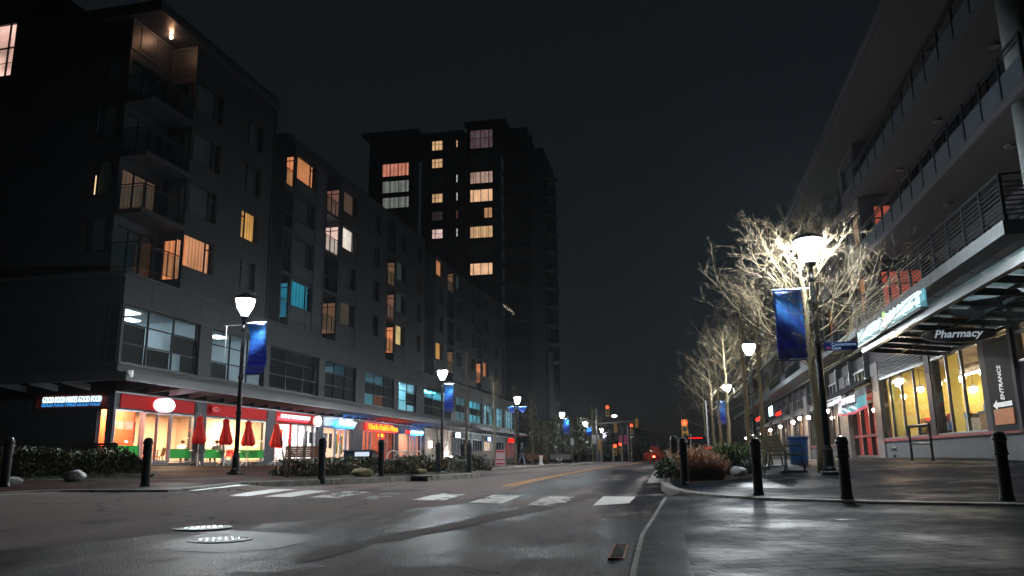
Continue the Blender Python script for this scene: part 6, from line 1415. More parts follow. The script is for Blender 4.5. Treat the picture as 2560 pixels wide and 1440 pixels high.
# sandwich board, white planter post, sign posts
q = at(1252, 1167, 44); z = G(q[0], q[1]); t = thing('sandwich_board', 'pink and white sandwich board on the pavement edge', 'sandwich board', (q[0], q[1], z), R(-8))
for s_ in (-1, 1):
    b = MB(); b.prism([(-.27, s_*.22, .06), (.27, s_*.22, .06), (.27, s_*.05, .92), (-.27, s_*.05, .92)], (0, .02, 0), M('pale pink board', (.5, .38, .40), .6, var=.25, scale=9)); o = b.build('board', t)
    b = MB()
    for z0, z1 in ((.78, .88), (.14, .22), (.36, .42)): y = lambda z: s_*(.22-.17*(z-.06)/.86)-.012; b.prism([(-.24, y(z0), z0), (.24, y(z0), z0), (.24, y(z1), z1), (-.24, y(z1), z1)], (0, -.004, 0), M('crimson print', (.4, .03, .06), .6, var=.5, scale=14))
    b.build('print', o)
b = MB()
for x in (-.29, .29):
    for s_ in (-1, 1): b.tube([(x, s_*.24, 0), (x, s_*.04, .95)], .014, 5, m_black)
b.build('frame', t)
q = at(1352.5, 1163, 60); z = G(q[0], q[1]); t = thing('post_planter', 'white waisted planter post on the far pavement', 'planter', (q[0], q[1], z))
b = MB(); b.lathe([(.19, 0), (.19, .06), (.11, .2), (.11, .5), (.15, .6), (.15, .68), (.11, .66)], 16, M('white enamel', (.7, .7, .7), .4)); b.build('urn', t, smooth=True)
b = MB(); b.lathe([(.03, .38), (.06, .40), (.03, .42)], 8, m_black, (0, -.1, 0)); b.build('drain', t)
def signpost(px, py, d, top, lab, plate, m_plate, w=.3, h=.45):
    q = at(px, py, d); z = G(q[0], q[1]); zt = proj_y(q, top)-z; t = thing('sign_post', lab, 'sign post', (q[0], q[1], z), R(-10))
    b = MB(); b.tube([(0, 0, 0), (0, 0, zt)], .035, 6, m_steel); b.build('pole', t)
    if plate: b = MB(); b.cbox(-w/2, w/2, -.05, -.035, zt-h, zt, m_plate, .003); b.build('plate', t)
    else: b = MB(); b.lathe([(.045, 0), (.02, .05)], 8, m_steel, (0, 0, zt)); b.build('cap', t)
signpost(1432, 1160, 84, 1096, 'pale parking sign on a post past the round column', True, M('dull white sign', (.4, .4, .42), .5), .35, .7)
signpost(1228, 1168, 46, 1143, 'short dark post beside the sandwich board', False, m_steel)
signpost(1773, 1140, 33, 1004, 'tall bare silver pole in front of the tree row', False, m_steel)
signpost(1730, 1150, 45, 1087, 'slim white capped pole behind the parked car', False, m_steel)
signpost(1491, 1155, 112, 1088, 'large grey back of a sign among the far trees', True, M('dull white sign', (.4, .4, .42), .5), 1.0, 1.2)
# ================================================================== PEOPLE, CAR, SIGNALS, FAR END OF THE STREET
m_skin = M('skin', (.45, .27, .19), .55); m_hair = M('dark hair', (.03, .022, .018), .6)
def skin_mesh(name, parent, pts, edges, m, root=0, sub=1):
    me = bpy.data.meshes.new(name); me.from_pydata([p[:3] for p in pts], edges, []); me.materials.append(m)
    o = bpy.data.objects.new(name, me); COL.objects.link(o); o.parent = parent
    sk = o.modifiers.new('skin', 'SKIN'); sk.use_smooth_shade = True
    for i, p in enumerate(pts):
        me.skin_vertices[0].data[i].radius = (p[3], p[3]); me.skin_vertices[0].data[i].use_root = (i == root)
    s = o.modifiers.new('sub', 'SUBSURF'); s.levels = sub; s.render_levels = sub
    return o
def person(lab, loc, rz, J, coat, trous, hairlen=.0, hood=False):
    # J: joints of the pose in metres, x right, y back (faces -y)
    t = thing('person', lab, 'person', loc, rz)
    P = []; E = []; ix = {}
    def v(n, p, r): ix[n] = len(P); P.append((*p, r))
    def e(a, b): E.append((ix[a], ix[b]))
    v('pel', J['pel'], .125); v('bel', J['bel'], .12); v('ch', J['ch'], .14); v('nk', J['nk'], .055); v('chin', J['chin'], .07); v('hd', J['hd'], .095); v('top', J['top'], .07)
    v('nose', tuple(np.array(J['hd'])+np.array([0, -.105, -.02])), .014)
    for a, b_ in [('pel', 'bel'), ('bel', 'ch'), ('ch', 'nk'), ('nk', 'chin'), ('chin', 'hd'), ('hd', 'top'), ('hd', 'nose')]: e(a, b_)
    for s in 'LR':
        v('sh'+s, J['sh'+s], .062); v('el'+s, J['el'+s], .045); v('wr'+s, J['wr'+s], .03); e('ch', 'sh'+s); e('sh'+s, 'el'+s); e('el'+s, 'wr'+s)
        w = np.array(J['wr'+s]); d = w-np.array(J['el'+s]); d = d/np.linalg.norm(d); sd = np.cross(d, [0, 1, 0]); sd = sd/(np.linalg.norm(sd)+1e-6)
        v('pa'+s, tuple(w+d*.06), .03); e('wr'+s, 'pa'+s)
        for k in range(4): v('f%d%s' % (k, s), tuple(w+d*(.13+.012*(1.5-abs(k-1.5)))+sd*(k-1.5)*.018+np.array([0, -.02, 0])), .009); e('pa'+s, 'f%d%s' % (k, s))
        v('th'+s, tuple(w+d*.07+sd*.055+np.array([0, -.02, 0])), .010); e('wr'+s, 'th'+s)
        v('hp'+s, J['hp'+s], .085); v('kn'+s, J['kn'+s], .058); v('an'+s, J['an'+s], .04); v('to'+s, J['to'+s], .032); e('pel', 'hp'+s); e('hp'+s, 'kn'+s); e('kn'+s, 'an'+s); e('an'+s, 'to'+s)
    skin_mesh('body', t, P, E, m_skin)
    Q = [(*J[n], r) for n, r in [('pel', .155), ('bel', .15), ('ch', .17), ('nk', .075), ('shL', .085), ('elL', .065), ('wrL', .048), ('shR', .085), ('elR', .065), ('wrR', .048)]]
    skin_mesh('coat', t, Q, [(0, 1), (1, 2), (2, 3), (2, 4), (4, 5), (5, 6), (2, 7), (7, 8), (8, 9)], coat)
    Q = [(*J[n], r) for n, r in [('pel', .135), ('hpL', .1), ('knL', .075), ('anL', .06), ('hpR', .1), ('knR', .075), ('anR', .06)]]
    skin_mesh('trousers', t, Q, [(0, 1), (1, 2), (2, 3), (0, 4), (4, 5), (5, 6)], trous)
    for s in 'LR': skin_mesh('shoe', t, [(*J['an'+s][:2], J['an'+s][2]-.03, .05), (*J['to'+s], .042)], [(0, 1)], M('pale shoe', (.35, .33, .32), .6))
    hd = np.array(J['hd']); b = MB(); b.ball(tuple(hd+np.array([0, .02, .045])), .112 if not hood else .125, coat if hood else m_hair, 10, (.95, 1, .95)); b.build('hood' if hood else 'hair', t, smooth=True)
    b = MB()
    for s in (-1, 1): b.ball(tuple(hd+np.array([s*.035, -.088, .005])), .011, M('eye', (.05, .04, .035), .3), 5)
    b.build('eyes', t)
    return t
walk = dict(pel=(0, 0, .93), bel=(0, -.01, 1.08), ch=(0, -.03, 1.28), nk=(0, -.05, 1.46), chin=(0, -.08, 1.52), hd=(0, -.08, 1.60), top=(0, -.06, 1.68), shL=(.19, -.03, 1.38), elL=(.25, .10, 1.14), wrL=(.22, -.02, .95), shR=(-.19, -.03, 1.38), elR=(-.25, .0, 1.12), wrR=(-.22, -.16, .95),
            hpL=(.09, 0, .88), knL=(.10, -.18, .50), anL=(.10, -.24, .09), toL=(.11, -.38, .04), hpR=(-.09, 0, .88), knR=(-.10, .08, .48), anR=(-.10, .30, .14), toR=(-.10, .22, .04))
sit = dict(pel=(0, 0, .53), bel=(0, -.02, .68), ch=(0, -.07, .90), nk=(0, -.10, 1.08), chin=(0, -.14, 1.13), hd=(0, -.15, 1.21), top=(0, -.13, 1.29), shL=(.19, -.07, 1.0), elL=(.24, -.22, .80), wrL=(.12, -.42, .80), shR=(-.19, -.07, 1.0), elR=(-.24, -.20, .80), wrR=(-.10, -.42, .80),
           hpL=(.1, -.05, .52), knL=(.12, -.45, .52), anL=(.12, -.42, .10), toL=(.12, -.55, .05), hpR=(-.1, -.05, .52), knR=(-.12, -.45, .52), anR=(-.12, -.50, .10), toR=(-.12, -.63, .05))
q = at(1304, 1161, 66); person('pedestrian in a dark jacket and jeans walking beside the far street lamp', (q[0], q[1], G(q[0], q[1])), R(70), walk, M('dark jacket', (.02, .026, .032), .8), M('blue jeans', (.13, .16, .22), .8), hood=True)
p = PL.T(9.75, -.8, -.06); person('seated diner in dark clothes leaning over a table behind the glass', p, R(90-10.93)+R(-90), sit, M('dark jacket', (.02, .026, .032), .8), M('dark trousers', (.03, .03, .035), .8))
p = PL.T(8.1, -1.9, -.06); person('seated diner in a pale top farther inside the restaurant', p, R(90-10.93)+R(110), sit, M('pale grey top', (.4, .42, .46), .8), M('dark trousers', (.03, .03, .035), .8))
# ---- parked car behind the grasses
q = at(1742, 1150, 46); zc = G(q[0], q[1]); car = thing('parked_car', 'dark parked car with red light on its rear, behind the orange grasses', 'car', (q[0], q[1], zc), -SA)
m_car = M('dark car paint', (.012, .013, .017), .18, metal=.3, spec=.7); m_cglass2 = M('dark car glass', (.01, .011, .013), .06, spec=.8); m_tyre = M('tyre rubber', (.012, .012, .012), .85)
def loft(secs, m):
    # secs: (y, [(x, z)...]) cross sections
    n = len(secs[0][1]); vs = [(x, y, z) for y, pr in secs for x, z in pr]
    fs = [(j*n+k, j*n+(k+1) % n, (j+1)*n+(k+1) % n, (j+1)*n+k) for j in range(len(secs)-1) for k in range(n)]+[tuple(range(n-1, -1, -1)), tuple((len(secs)-1)*n+k for k in range(n))]
    b = MB(); b.add(vs, fs, m); return b
def sec(w, z0, z1, zt, wt): return [(-w*.92, z0), (w*.92, z0), (w, z0+.18), (w, z1-.1), (w*.95, z1), (wt, zt), (-wt, zt), (-w*.95, z1), (-w, z1-.1), (-w, z0+.18)]
b = loft([(0, sec(.78, .34, .72, .80, .62)), (.12, sec(.86, .24, .86, .98, .74)), (.5, sec(.9, .2, .92, 1.0, .78)), (1.1, sec(.91, .2, .93, .98, .8)), (3.0, sec(.91, .2, .92, .96, .8)), (3.4, sec(.9, .2, .86, .9, .78)), (4.2, sec(.84, .24, .76, .8, .7)), (4.45, sec(.72, .34, .62, .66, .58))], m_car); b.build('body', car, smooth=True); smooth_by_angle(kids(car)[-1], 35)
b = loft([(.18, [(-.70, .96), (.70, .96), (.66, 1.02), (-.66, 1.02)]), (.75, [(-.74, .96), (.74, .96), (.60, 1.44), (-.60, 1.44)]), (1.9, [(-.76, .94), (.76, .94), (.61, 1.49), (-.61, 1.49)]), (2.5, [(-.76, .93), (.76, .93), (.58, 1.42), (-.58, 1.42)]), (3.3, [(-.72, .9), (.72, .9), (.68, .93), (-.68, .93)])], m_cglass2); b.build('window', car)
b = loft([(.7, [(-.61, 1.42), (.61, 1.42), (.56, 1.46), (-.56, 1.46)]), (1.3, [(-.62, 1.48), (.62, 1.48), (.56, 1.53), (-.56, 1.53)]), (1.9, [(-.62, 1.48), (.62, 1.48), (.56, 1.53), (-.56, 1.53)]), (2.45, [(-.6, 1.40), (.6, 1.40), (.54, 1.45), (-.54, 1.45)])], m_car); b.build('roof', car)
for x in (-.82, .82):
    for y in (.75, 3.55):
        b = MB(); b.tube([(x-.09, y, .31), (x+.09, y, .31)], .31, 20, m_tyre); w = b.build('wheel', car); b = MB(); b.tube([(x-.1, y, .31), (x+.1, y, .31)], .19, 14, m_alu); b.build('rim', w)
e_tail = led('tail light', (255, 20, 14), 9)
for s_ in (-1, 1):
    b = MB(); b.box(s_*.66-.16, s_*.66+.16, -.02, .1, .68, .84, e_tail); b.build('taillight', car)
    b = MB(); b.cbox(s_*.98-.08, s_*.98+.08, 2.6, 2.75, .95, 1.1, m_car, .02); b.build('wing_mirror', car)
b = MB(); b.box(-.40, .40, .60, .66, 1.37, 1.39, led('brake light', (255, 20, 14), 2.5)); b.build('brake_light', car)
b = MB(); b.box(-.26, .26, -.035, -.02, .42, .54, M('number plate', (.6, .6, .6), .5)); b.build('number_plate', car)
# ---- traffic signals
e_red = EM('red signal lens', (1, .022, .008), 14); m_off = M('unlit signal lens', (.03, .025, .02), .3); m_sig = M('yellow signal housing', (.30, .14, .015), .5); m_sigpole = M('galvanised signal pole', (.25, .25, .26), .45, metal=.6)
def sig_head(parent, c, s=1.0, face=1, on=True):
    c = np.array(c); fo = -Sdir*face; b = MB(); TT_ = lambda x, y, z: c+Ldir*x*s+fo*y*s+np.array([0, 0, z*s])
    b.T = lambda x, y, z: tuple(TT_(x, y, z)); b.cbox(-.17, .17, -.16, .06, -.52, .52, m_sig, .03)
    for k in (-1, 0, 1):
        for a in np.linspace(.2, math.pi-.2, 7): pass
        b.box(-.16, .16, .06, .24, k*.33+.13, k*.33+.15, m_sig); b.box(-.165, -.145, .06, .2, k*.33-.05, k*.33+.14, m_sig); b.box(.145, .165, .06, .2, k*.33-.05, k*.33+.14, m_sig)
    h = b.build('signal_head', parent, world=True)
    for k in (1, 0, -1):
        g = MB(); g.T = b.T; P = [(.125*math.cos(a), .062, k*.33+.125*math.sin(a)) for a in np.linspace(0, 2*math.pi, 17)[:-1]]
        g.add(P, [tuple(range(16))], e_red if (k == 1 and on) else m_off); g.build('signal_lens', h, world=True)
def signal(lab, px, top, d, heads, arm=None, basepx=None):
    q = at(px, 1150, d); z = G(q[0], q[1]); zt = proj_y(q, top); t = thing('traffic_signal', lab, 'traffic signal', (q[0], q[1], z), 0)
    b = MB(); b.tube([(q[0], q[1], z), (q[0], q[1], zt)], [.11, .08], 10, m_sigpole); b.build('pole', t, smooth=True, world=True)
    b = MB(); b.lathe([(.2, 0), (.2, .08), (.13, .12)], 10, m_sigpole, (q[0], q[1], z)); b.build('base', t, world=True)
    if arm:
        b = MB(); a0 = at(arm[0], arm[1], d); a1 = at(arm[2], arm[3], d); b.tube([a0, a1], [.085, .05], 8, m_sigpole); b.build('mast_arm', t, smooth=True, world=True)
    for hx, hy, s_, fc, on in heads: sig_head(t, at(hx, hy, d-.2), s_, fc, on)
    return t
signal('traffic signal with a long mast arm over the far junction', 1495, 1022, 84, [(1592, 1058, .95, -1, False), (1539, 1069, .95, -1, False), (1519, 1027, 1.1, 1, True)], (1496, 1059, 1598, 1052))
signal('red traffic signal standing clear in the dark right of the road end', 1716, 1060, 62, [(1712, 1073, 1.45, 1, True)])
signal('red traffic signal high above the road end', 1572, 1062, 105, [(1579, 1072, 1.3, 1, True)])
signal('left red traffic signal of the low pair at the road end', 1534, 1112, 98, [(1538, 1124, 1.35, 1, True)])
signal('right red traffic signal of the low pair at the road end', 1556, 1106, 108, [(1551, 1119, 1.35, 1, True)])
signal('amber lit side facing traffic signal among the far bare trees', 1503, 1100, 100, [(1498, 1112, 1.3, -1, False)])
# far lamp standards and magenta banners
q = at(1559, 1150, 104); z = G(q[0], q[1]); t = thing('banner_pole', 'thin pole with two magenta banners at the road end', 'banner pole', (q[0], q[1], z))
b = MB(); zt = proj_y(q, 1070); b.tube([(q[0], q[1], z), (q[0], q[1], zt)], .06, 6, m_black); b.build('pole', t, world=True)
for x0, x1, y0, y1 in ((1549, 1556, 1088, 1109), (1561, 1569, 1088, 1111)):
    A = at(x0, y1, 104); B = at(x1, y0, 104); b = MB(); b.box(A[0], B[0], q[1]-.03, q[1]+.0, A[2], B[2], m_pinkban); b.build('banner', t, world=True)
for px, top, d, lab in [(1540, 1040, 165, 'tiny far lamp with a greenish light above the signals'), (1584, 1093, 190, 'tiny far lamp right of the magenta banners'), (1633, 1127, 190, 'tiny far lamp over the red lit shrub')]:
    q = at(px, 1150, d); z = G(q[0], q[1]); zt = proj_y(q, top); t = thing('road_lamp', lab, 'road lamp', (q[0], q[1], z))
    b = MB(); b.tube([(q[0]+.0, q[1], z), (q[0], q[1], zt)], [.1, .06], 6, m_black); b.build('pole', t, world=True); b = MB(); b.ball((q[0], q[1], zt), .42, EM('far lamp head', (.85, 1, .95), 6), 6, (1.4, 1, .6)); b.build('lamp_head', t, world=True)
# lit lobby at the foot of the tower, seen past the trees
room(TW_, TT, tp(1322, 1130)[0], tp(1392, 1130)[0], -.3, 4.3, 6, M('cream lobby wall', (.75, .72, .55), .7), m_offceil, m_sfloor, [(tp(1330, 1130)[0], tp(1386, 1130)[0], -4, -3, litpanel('lobby ceiling panel', (255, 246, 205), 14))], 'lobby')
b = MB(TT); b.box(tp(1328, 1100)[0], tp(1396, 1100)[0], -6.4, -6.2, -.3, 3.9, M('cream lobby wall', (.75, .72, .55), .7)); b.build('lobby_wall', TW_, world=True)
# dark low block closing the view behind the trees on the left, dark building mass beyond the market
q = at(1470, 1150, 150)
# ================================================================== PLANTS
def bark(name, c1, c2):
    m, nt, out = newmat(name); L = nt.links.new
    p = nd(nt, 'ShaderNodeBsdfPrincipled'); p.inputs['Roughness'].default_value = .8; tc = nd(nt, 'ShaderNodeTexCoord')
    no = nd(nt, 'ShaderNodeTexNoise'); no.inputs['Scale'].default_value = 3.5; no.inputs['Detail'].default_value = 6; no.inputs['Roughness'].default_value = .7; L(tc.outputs['Object'], no.inputs['Vector'])
    r_ = ramp(nt, [(.38, c1), (.62, c2)]); L(no.outputs['Fac'], r_.inputs['Fac']); L(r_.outputs[0], p.inputs['Base Color'])
    bp = nd(nt, 'ShaderNodeBump'); bp.inputs['Strength'].default_value = .6; bp.inputs['Distance'].default_value = .02; n2 = nd(nt, 'ShaderNodeTexNoise'); n2.inputs['Scale'].default_value = 30; L(tc.outputs['Object'], n2.inputs['Vector']); L(n2.outputs['Fac'], bp.inputs['Height']); L(bp.outputs[0], p.inputs['Normal'])
    L(p.outputs[0], out.inputs['Surface']); return m
m_bark = bark('mossy yellow bark', (.10, .08, .025), (.095, .075, .048)); m_barkd = bark('grey brown bark', (.085, .07, .05), (.11, .10, .07)); m_twig = M('pale brown twigs', (.13, .10, .062), .75, var=.25, scale=2)
def rvec(rg): v = np.array([rg.gauss(0, 1) for _ in range(3)]); return v/np.linalg.norm(v)
def limb(b, rg, p, d, L, r, depth, m, up=.06, wob=.16, kid=(6, 5, 4), ang=(.5, 1.0), taper=.25, sides=(7, 5, 4, 3, 3), ratio=.52, mt=None):
    n = max(3, min(9, int(L/.16))); pts = [np.array(p, float)]; rads = [r]; d = np.array(d, float); d = d/np.linalg.norm(d); dirs = [d]
    for i in range(n):
        d = d+rvec(rg)*wob+np.array([0, 0, up]); d = d/np.linalg.norm(d); pts.append(pts[-1]+d*L/n); rads.append(r*(1-(1-taper)*(i+1)/n)); dirs.append(d)
    b.tube(pts, rads, sides[min(len(sides)-1, 4-depth)], m if depth > 1 else (mt or m), caps=False)
    if depth == 0: return
    nk = kid[min(len(kid)-1, 3-depth)] if depth <= 3 else kid[0]
    for k in range(nk):
        t = .22+.78*(k+rg.random()*.8)/nk; i = min(n, int(t*n)); a = rg.uniform(*ang); w = rvec(rg); ax = np.cross(dirs[i], w); ax = ax/(np.linalg.norm(ax)+1e-6)
        nd_ = dirs[i]*math.cos(a)+ax*math.sin(a); LL = L*ratio*(1.15-.6*t)*rg.uniform(.7, 1.25)
        limb(b, rg, pts[i], nd_, LL, max(.0042, rads[i]*.55), depth-1, m, up, wob*1.15, kid, ang, .3, sides, ratio, mt)
def bare_tree(lab, loc, seed, H=5.6, clear=1.9, limbs=15, reach=2.7, r=.11, up=.07, flat=.25, m=None, lean=(0, 0), depth=3, kid=(6, 5, 4), grp='bare street trees', fan=1.0, wob=.15):
    rg = random.Random(seed); m = m or m_bark
    t = thing('bare_tree', lab, 'tree', loc, 0, grp); tr = MB(); cr = MB()
    pts = [np.array([0, 0, -.15])]; rads = [r*1.35]; n = 14
    for i in range(1, n+1):
        f = i/n; pts.append(np.array([lean[0]*f+rg.uniform(-.03, .03), lean[1]*f+rg.uniform(-.03, .03), H*f])); rads.append(r*(1-.85*f**1.1)+.008)
    tr.tube(pts, rads, 10, m); tr.build('trunk', t, smooth=True)
    for k in range(limbs):
        f = (clear+(H*.97-clear)*(k/(limbs-1))**.9)/H; i = int(f*n); q = pts[i]+(pts[min(n, i+1)]-pts[i])*(f*n-i)
        a = k*2.399+rg.uniform(-.35, .35); el = flat+.8*f**2*fan+rg.uniform(-.12, .2); d = np.array([math.cos(a)*math.cos(el), math.sin(a)*math.cos(el), math.sin(el)])
        L = reach*(1.12-.72*((f*H-clear)/(H-clear)))*rg.uniform(.75, 1.12)
        limb(cr, rg, q, d, L, max(.008, rads[i]*.27), depth, m, up, wob, kid, (.45, .95), .22, ratio=.5, mt=m_twig)
    cr.build('crown', t, smooth=True)
    return t
def onG(px, py, d): q = at(px, py, d); return (q[0], q[1], G(q[0], q[1])-.02)
bare_tree('big mossy bare tree just behind the tall market lamp, its branches brightly lit', onG(2062, 1178, 19.6), 21, 5.7, 2.4, 30, 3.5, .12, .075, .16, lean=(-.12, .1), kid=(8, 5, 3), wob=.17)
t2 = bare_tree('mossy bare tree with a pale yellow trunk at the orange grasses', onG(1876, 1160, 33), 5, 6.6, 2.6, 18, 3.1, .10, .08, .22, kid=(5, 3, 2))
for px, d, sc, rz, lab in [(1914, 30, .9, 1.3, 'dark trunked bare tree left of the brown pier'), (1828, 38, .95, 2.4, 'bare tree in the row just left of the pale yellow trunk'), (1806, 46, .95, 4.0, 'bare tree right of the tall silver pole'), (1788, 56, 1.05, 5.2, 'bare tree behind the silver pole'), (1768, 72, 1.05, .6, 'farthest bare tree of the right hand row')]:
    dup(t2, onG(px, 1160, d), rz, lab, sc)
t3 = bare_tree('dark bare tree right of the stone wall lamp', onG(1166, 1168, 38), 8, 5.2, 1.8, 12, 1.9, .075, .10, .35, m_barkd, kid=(5, 4, 3), fan=1.2)
for px, d, sc, rz, lab in [(1236, 50, 1.0, 1.0, 'bare tree just left of the pink sandwich board'), (1288, 56, .98, 2.2, 'bare tree just left of the lamp with slung banners'), (1506, 118, 1.25, 4.2, 'far bare tree left of the road end signals'), (1554, 128, 1.1, 5.5, 'far bare tree by the low pair of red signals'), (1580, 140, 1.2, .4, 'far reddish bare tree right of the magenta banners')]:
    dup(t3, onG(px, 1160, d), rz, lab, sc)
t4 = bare_tree('pale lit bare tree with an upswept crown beside the white planter post', onG(1332, 1163, 61), 14, 5.0, 1.5, 15, 1.75, .09, .05, .75, m_bark, kid=(5, 4, 3), fan=.6, wob=.09)
dup(t4, onG(1484, 1158, 118), 2, 'far pale bare tree right of the last left lamps', 1.5)
dup(t4, onG(1368, 1158, 78), 4, 'small bare tree in front of the cream lobby', .75)
def multistem(lab, loc, seed, H, n, spread):
    rg = random.Random(seed); t = thing('bare_shrub', lab, 'shrub', loc, 0, 'bare many stemmed shrubs in the planter'); b = MB()
    for k in range(n):
        a = k*2.399+rg.uniform(-.3, .3); el = rg.uniform(.95, 1.45)
        limb(b, rg, (rg.uniform(-.12, .12), rg.uniform(-.12, .12), -.05), (math.cos(a)*math.cos(el), math.sin(a)*math.cos(el), math.sin(el)), H*rg.uniform(.7, 1), .018, 2, m_barkd, .03, .10, (4, 3, 2), (.3, .7), .3, ratio=.5)
    b.build('stems', t, smooth=True); return t
multistem('bare many stemmed shrub at the planter end nearest the restaurant lamp', gp(713, 1194), 3, 1.75, 7, .5)
multistem('bare many stemmed shrub around the stone wall lamp', onG(1108, 1170, 33), 4, 2.4, 9, .6)
multistem('slender bare shrub between parasols and bench', onG(748, 1180, 24), 6, 1.7, 4, .4)
# ---- leaves
def leafmat(name, c, var=.5):
    m, nt, out = newmat(name); L = nt.links.new
    p = nd(nt, 'ShaderNodeBsdfPrincipled'); p.inputs['Roughness'].default_value = .5; oi = nd(nt, 'ShaderNodeTexCoord'); no = nd(nt, 'ShaderNodeTexNoise'); no.inputs['Scale'].default_value = 9; no.inputs['Detail'].default_value = 2; L(oi.outputs['Object'], no.inputs['Vector'])
    r_ = ramp(nt, [(.3, [k*(1-var) for k in c]), (.7, [k*(1+var) for k in c])]); L(no.outputs['Fac'], r_.inputs['Fac']); L(r_.outputs[0], p.inputs['Base Color']); L(p.outputs[0], out.inputs['Surface']); return m
lf_hedge = leafmat('hedge leaf', (.035, .05, .018)); lf_dark = leafmat('dark shrub leaf', (.03, .04, .018)); lf_ever = leafmat('evergreen leaf', (.05, .055, .035)); lf_rus = leafmat('russet leaf', (.14, .06, .03)); lf_pale = leafmat('silvery leaf', (.14, .15, .13)); lf_grass = leafmat('lawn blade', (.03, .055, .012))
def leaves(b, rg, pos, n, s, m, up=.2):
    for _ in range(n):
        p = pos(rg); a = rvec(rg); a[2] = abs(a[2])+up; a = a/np.linalg.norm(a); c = np.cross(a, rvec(rg)); c = c/(np.linalg.norm(c)+1e-6); L = s*rg.uniform(.7, 1.5); W = L*.32
        p = np.array(p); b.add([p, p+a*L*.5+c*W, p+a*L, p+a*L*.5-c*W], [(0, 1, 2, 3)], m)
def blob(rad, h, lump=.3, seed=0):
    ph = [random.Random(seed).uniform(0, 6.28) for _ in range(6)]
    def f(rg):
        while True:
            x, y, z = rg.uniform(-1, 1), rg.uniform(-1, 1), rg.uniform(0, 1); a = math.atan2(y, x)
            k = 1+lump*(.5*math.sin(3*a+ph[0])+.35*math.sin(5*a+ph[1]+z*4)+.4*math.sin(7*z+ph[2]))
            q = math.sqrt(x*x+y*y+z*z)
            if q < k and q > .25: return (x*rad, y*rad, z*h)
    return f
# hedge by the restaurant: one clipped run
h0 = gp(-40, 1199); h1 = gp(372, 1189); hd = (h1-h0)[:2]; hl = np.linalg.norm(hd); hd = hd/hl; hn = np.array([-hd[1], hd[0]])
t = thing('hedge', 'low dark hedge between kerb lawn and the restaurant corner', 'hedge', h0); rg = random.Random(2); b = MB()
tp_ph = [rg.uniform(0, 6) for _ in range(4)]
def hpos(rg):
    s = rg.uniform(0, hl); w = rg.uniform(0, 1.7); top = .56+.07*math.sin(s*2.1+tp_ph[0])+.06*math.sin(s*4.7+w*3+tp_ph[1])+rg.uniform(-.03, .12)
    if s < .5: top *= .5+s
    if s > hl-.7: top *= .35+(hl-s)
    k = rg.random()
    z = top*(1-abs(rg.gauss(0, .22))) if k < .55 else rg.uniform(.05, top)
    if k >= .55: w = abs(rg.gauss(0, .18))
    q = h0[:2]+hd*s+hn*w; return (q[0]-h0[0], q[1]-h0[1], G(q[0], q[1])-h0[2]+max(.03, z))
leaves(b, rg, hpos, 15000, .085, lf_hedge, .5); leaves(b, rg, hpos, 2200, .07, lf_rus, .3); b.build('leaves', t)
b = MB()
for _ in range(60): s = rg.uniform(.2, hl-.3); w = rg.uniform(.2, 1.5); q = h0[:2]+hd*s+hn*w; z = G(q[0], q[1]); limb(b, rg, (q[0]-h0[0], q[1]-h0[1], z-h0[2]-.05), (rg.uniform(-.4, .4), rg.uniform(-.4, .4), 1), .5, .012, 1, m_barkd, .02, .15, (3, 3), (.4, .8))
b.build('stems', t)
# lawn in front of it
def lawn(name, poly, n, s, m, lab=None):
    P = [gp(*q)[:2] for q in poly]; rg = random.Random(5); xs_ = [p[0] for p in P]; ys_ = [p[1] for p in P]; b = MB(); c = 0
    def ins(x, y):
        r_ = False; j = len(P)-1
        for i in range(len(P)):
            if (P[i][1] > y) != (P[j][1] > y) and x < (P[j][0]-P[i][0])*(y-P[i][1])/(P[j][1]-P[i][1])+P[i][0]: r_ = not r_
            j = i
        return r_
    while c < n:
        x, y = rg.uniform(min(xs_), max(xs_)), rg.uniform(min(ys_), max(ys_))
        if not ins(x, y): continue
        a = rg.uniform(0, 6.28); h = s*rg.uniform(.6, 1.4); z = G(x, y); w = .004; dx, dy = math.cos(a), math.sin(a); lx, ly = rg.gauss(0, .3)*h, rg.gauss(0, .3)*h
        b.add([(x-dx*w, y-dy*w, z), (x+dx*w, y+dy*w, z), (x+lx, y+ly, z+h)], [(0, 1, 2)], m); c += 1
    o = b.build(name); o['kind'] = 'stuff'
    return o
lawn('grass', [(-60, 1204), (60, 1202), (300, 1199), (385, 1195), (385, 1188), (-40, 1190)], 9000, .055, lf_grass)
sheet('planting_bed', [gp(*q)[:2] for q in [(-60, 1205), (60, 1203), (300, 1200), (395, 1195), (395, 1180), (240, 1176), (-60, 1182)]], lambda x, y: G(x, y)+.012, m_soil, .8)
isl = [(682, 1198), (700, 1199.5), (840, 1195), (980, 1190), (1115, 1185), (1195, 1181)]
isl_back = [ST(-7.3, 26.5), ST(-8.2, 27), ST(-9.6, 26), ST(-9.4, 22.5), ST(-9.0, 20.5)]
sheet('planting_bed', [gp(*q)[:2] for q in isl]+[np.array(q) for q in isl_back], lambda x, y: G(x, y)+.015, m_soil, .7)
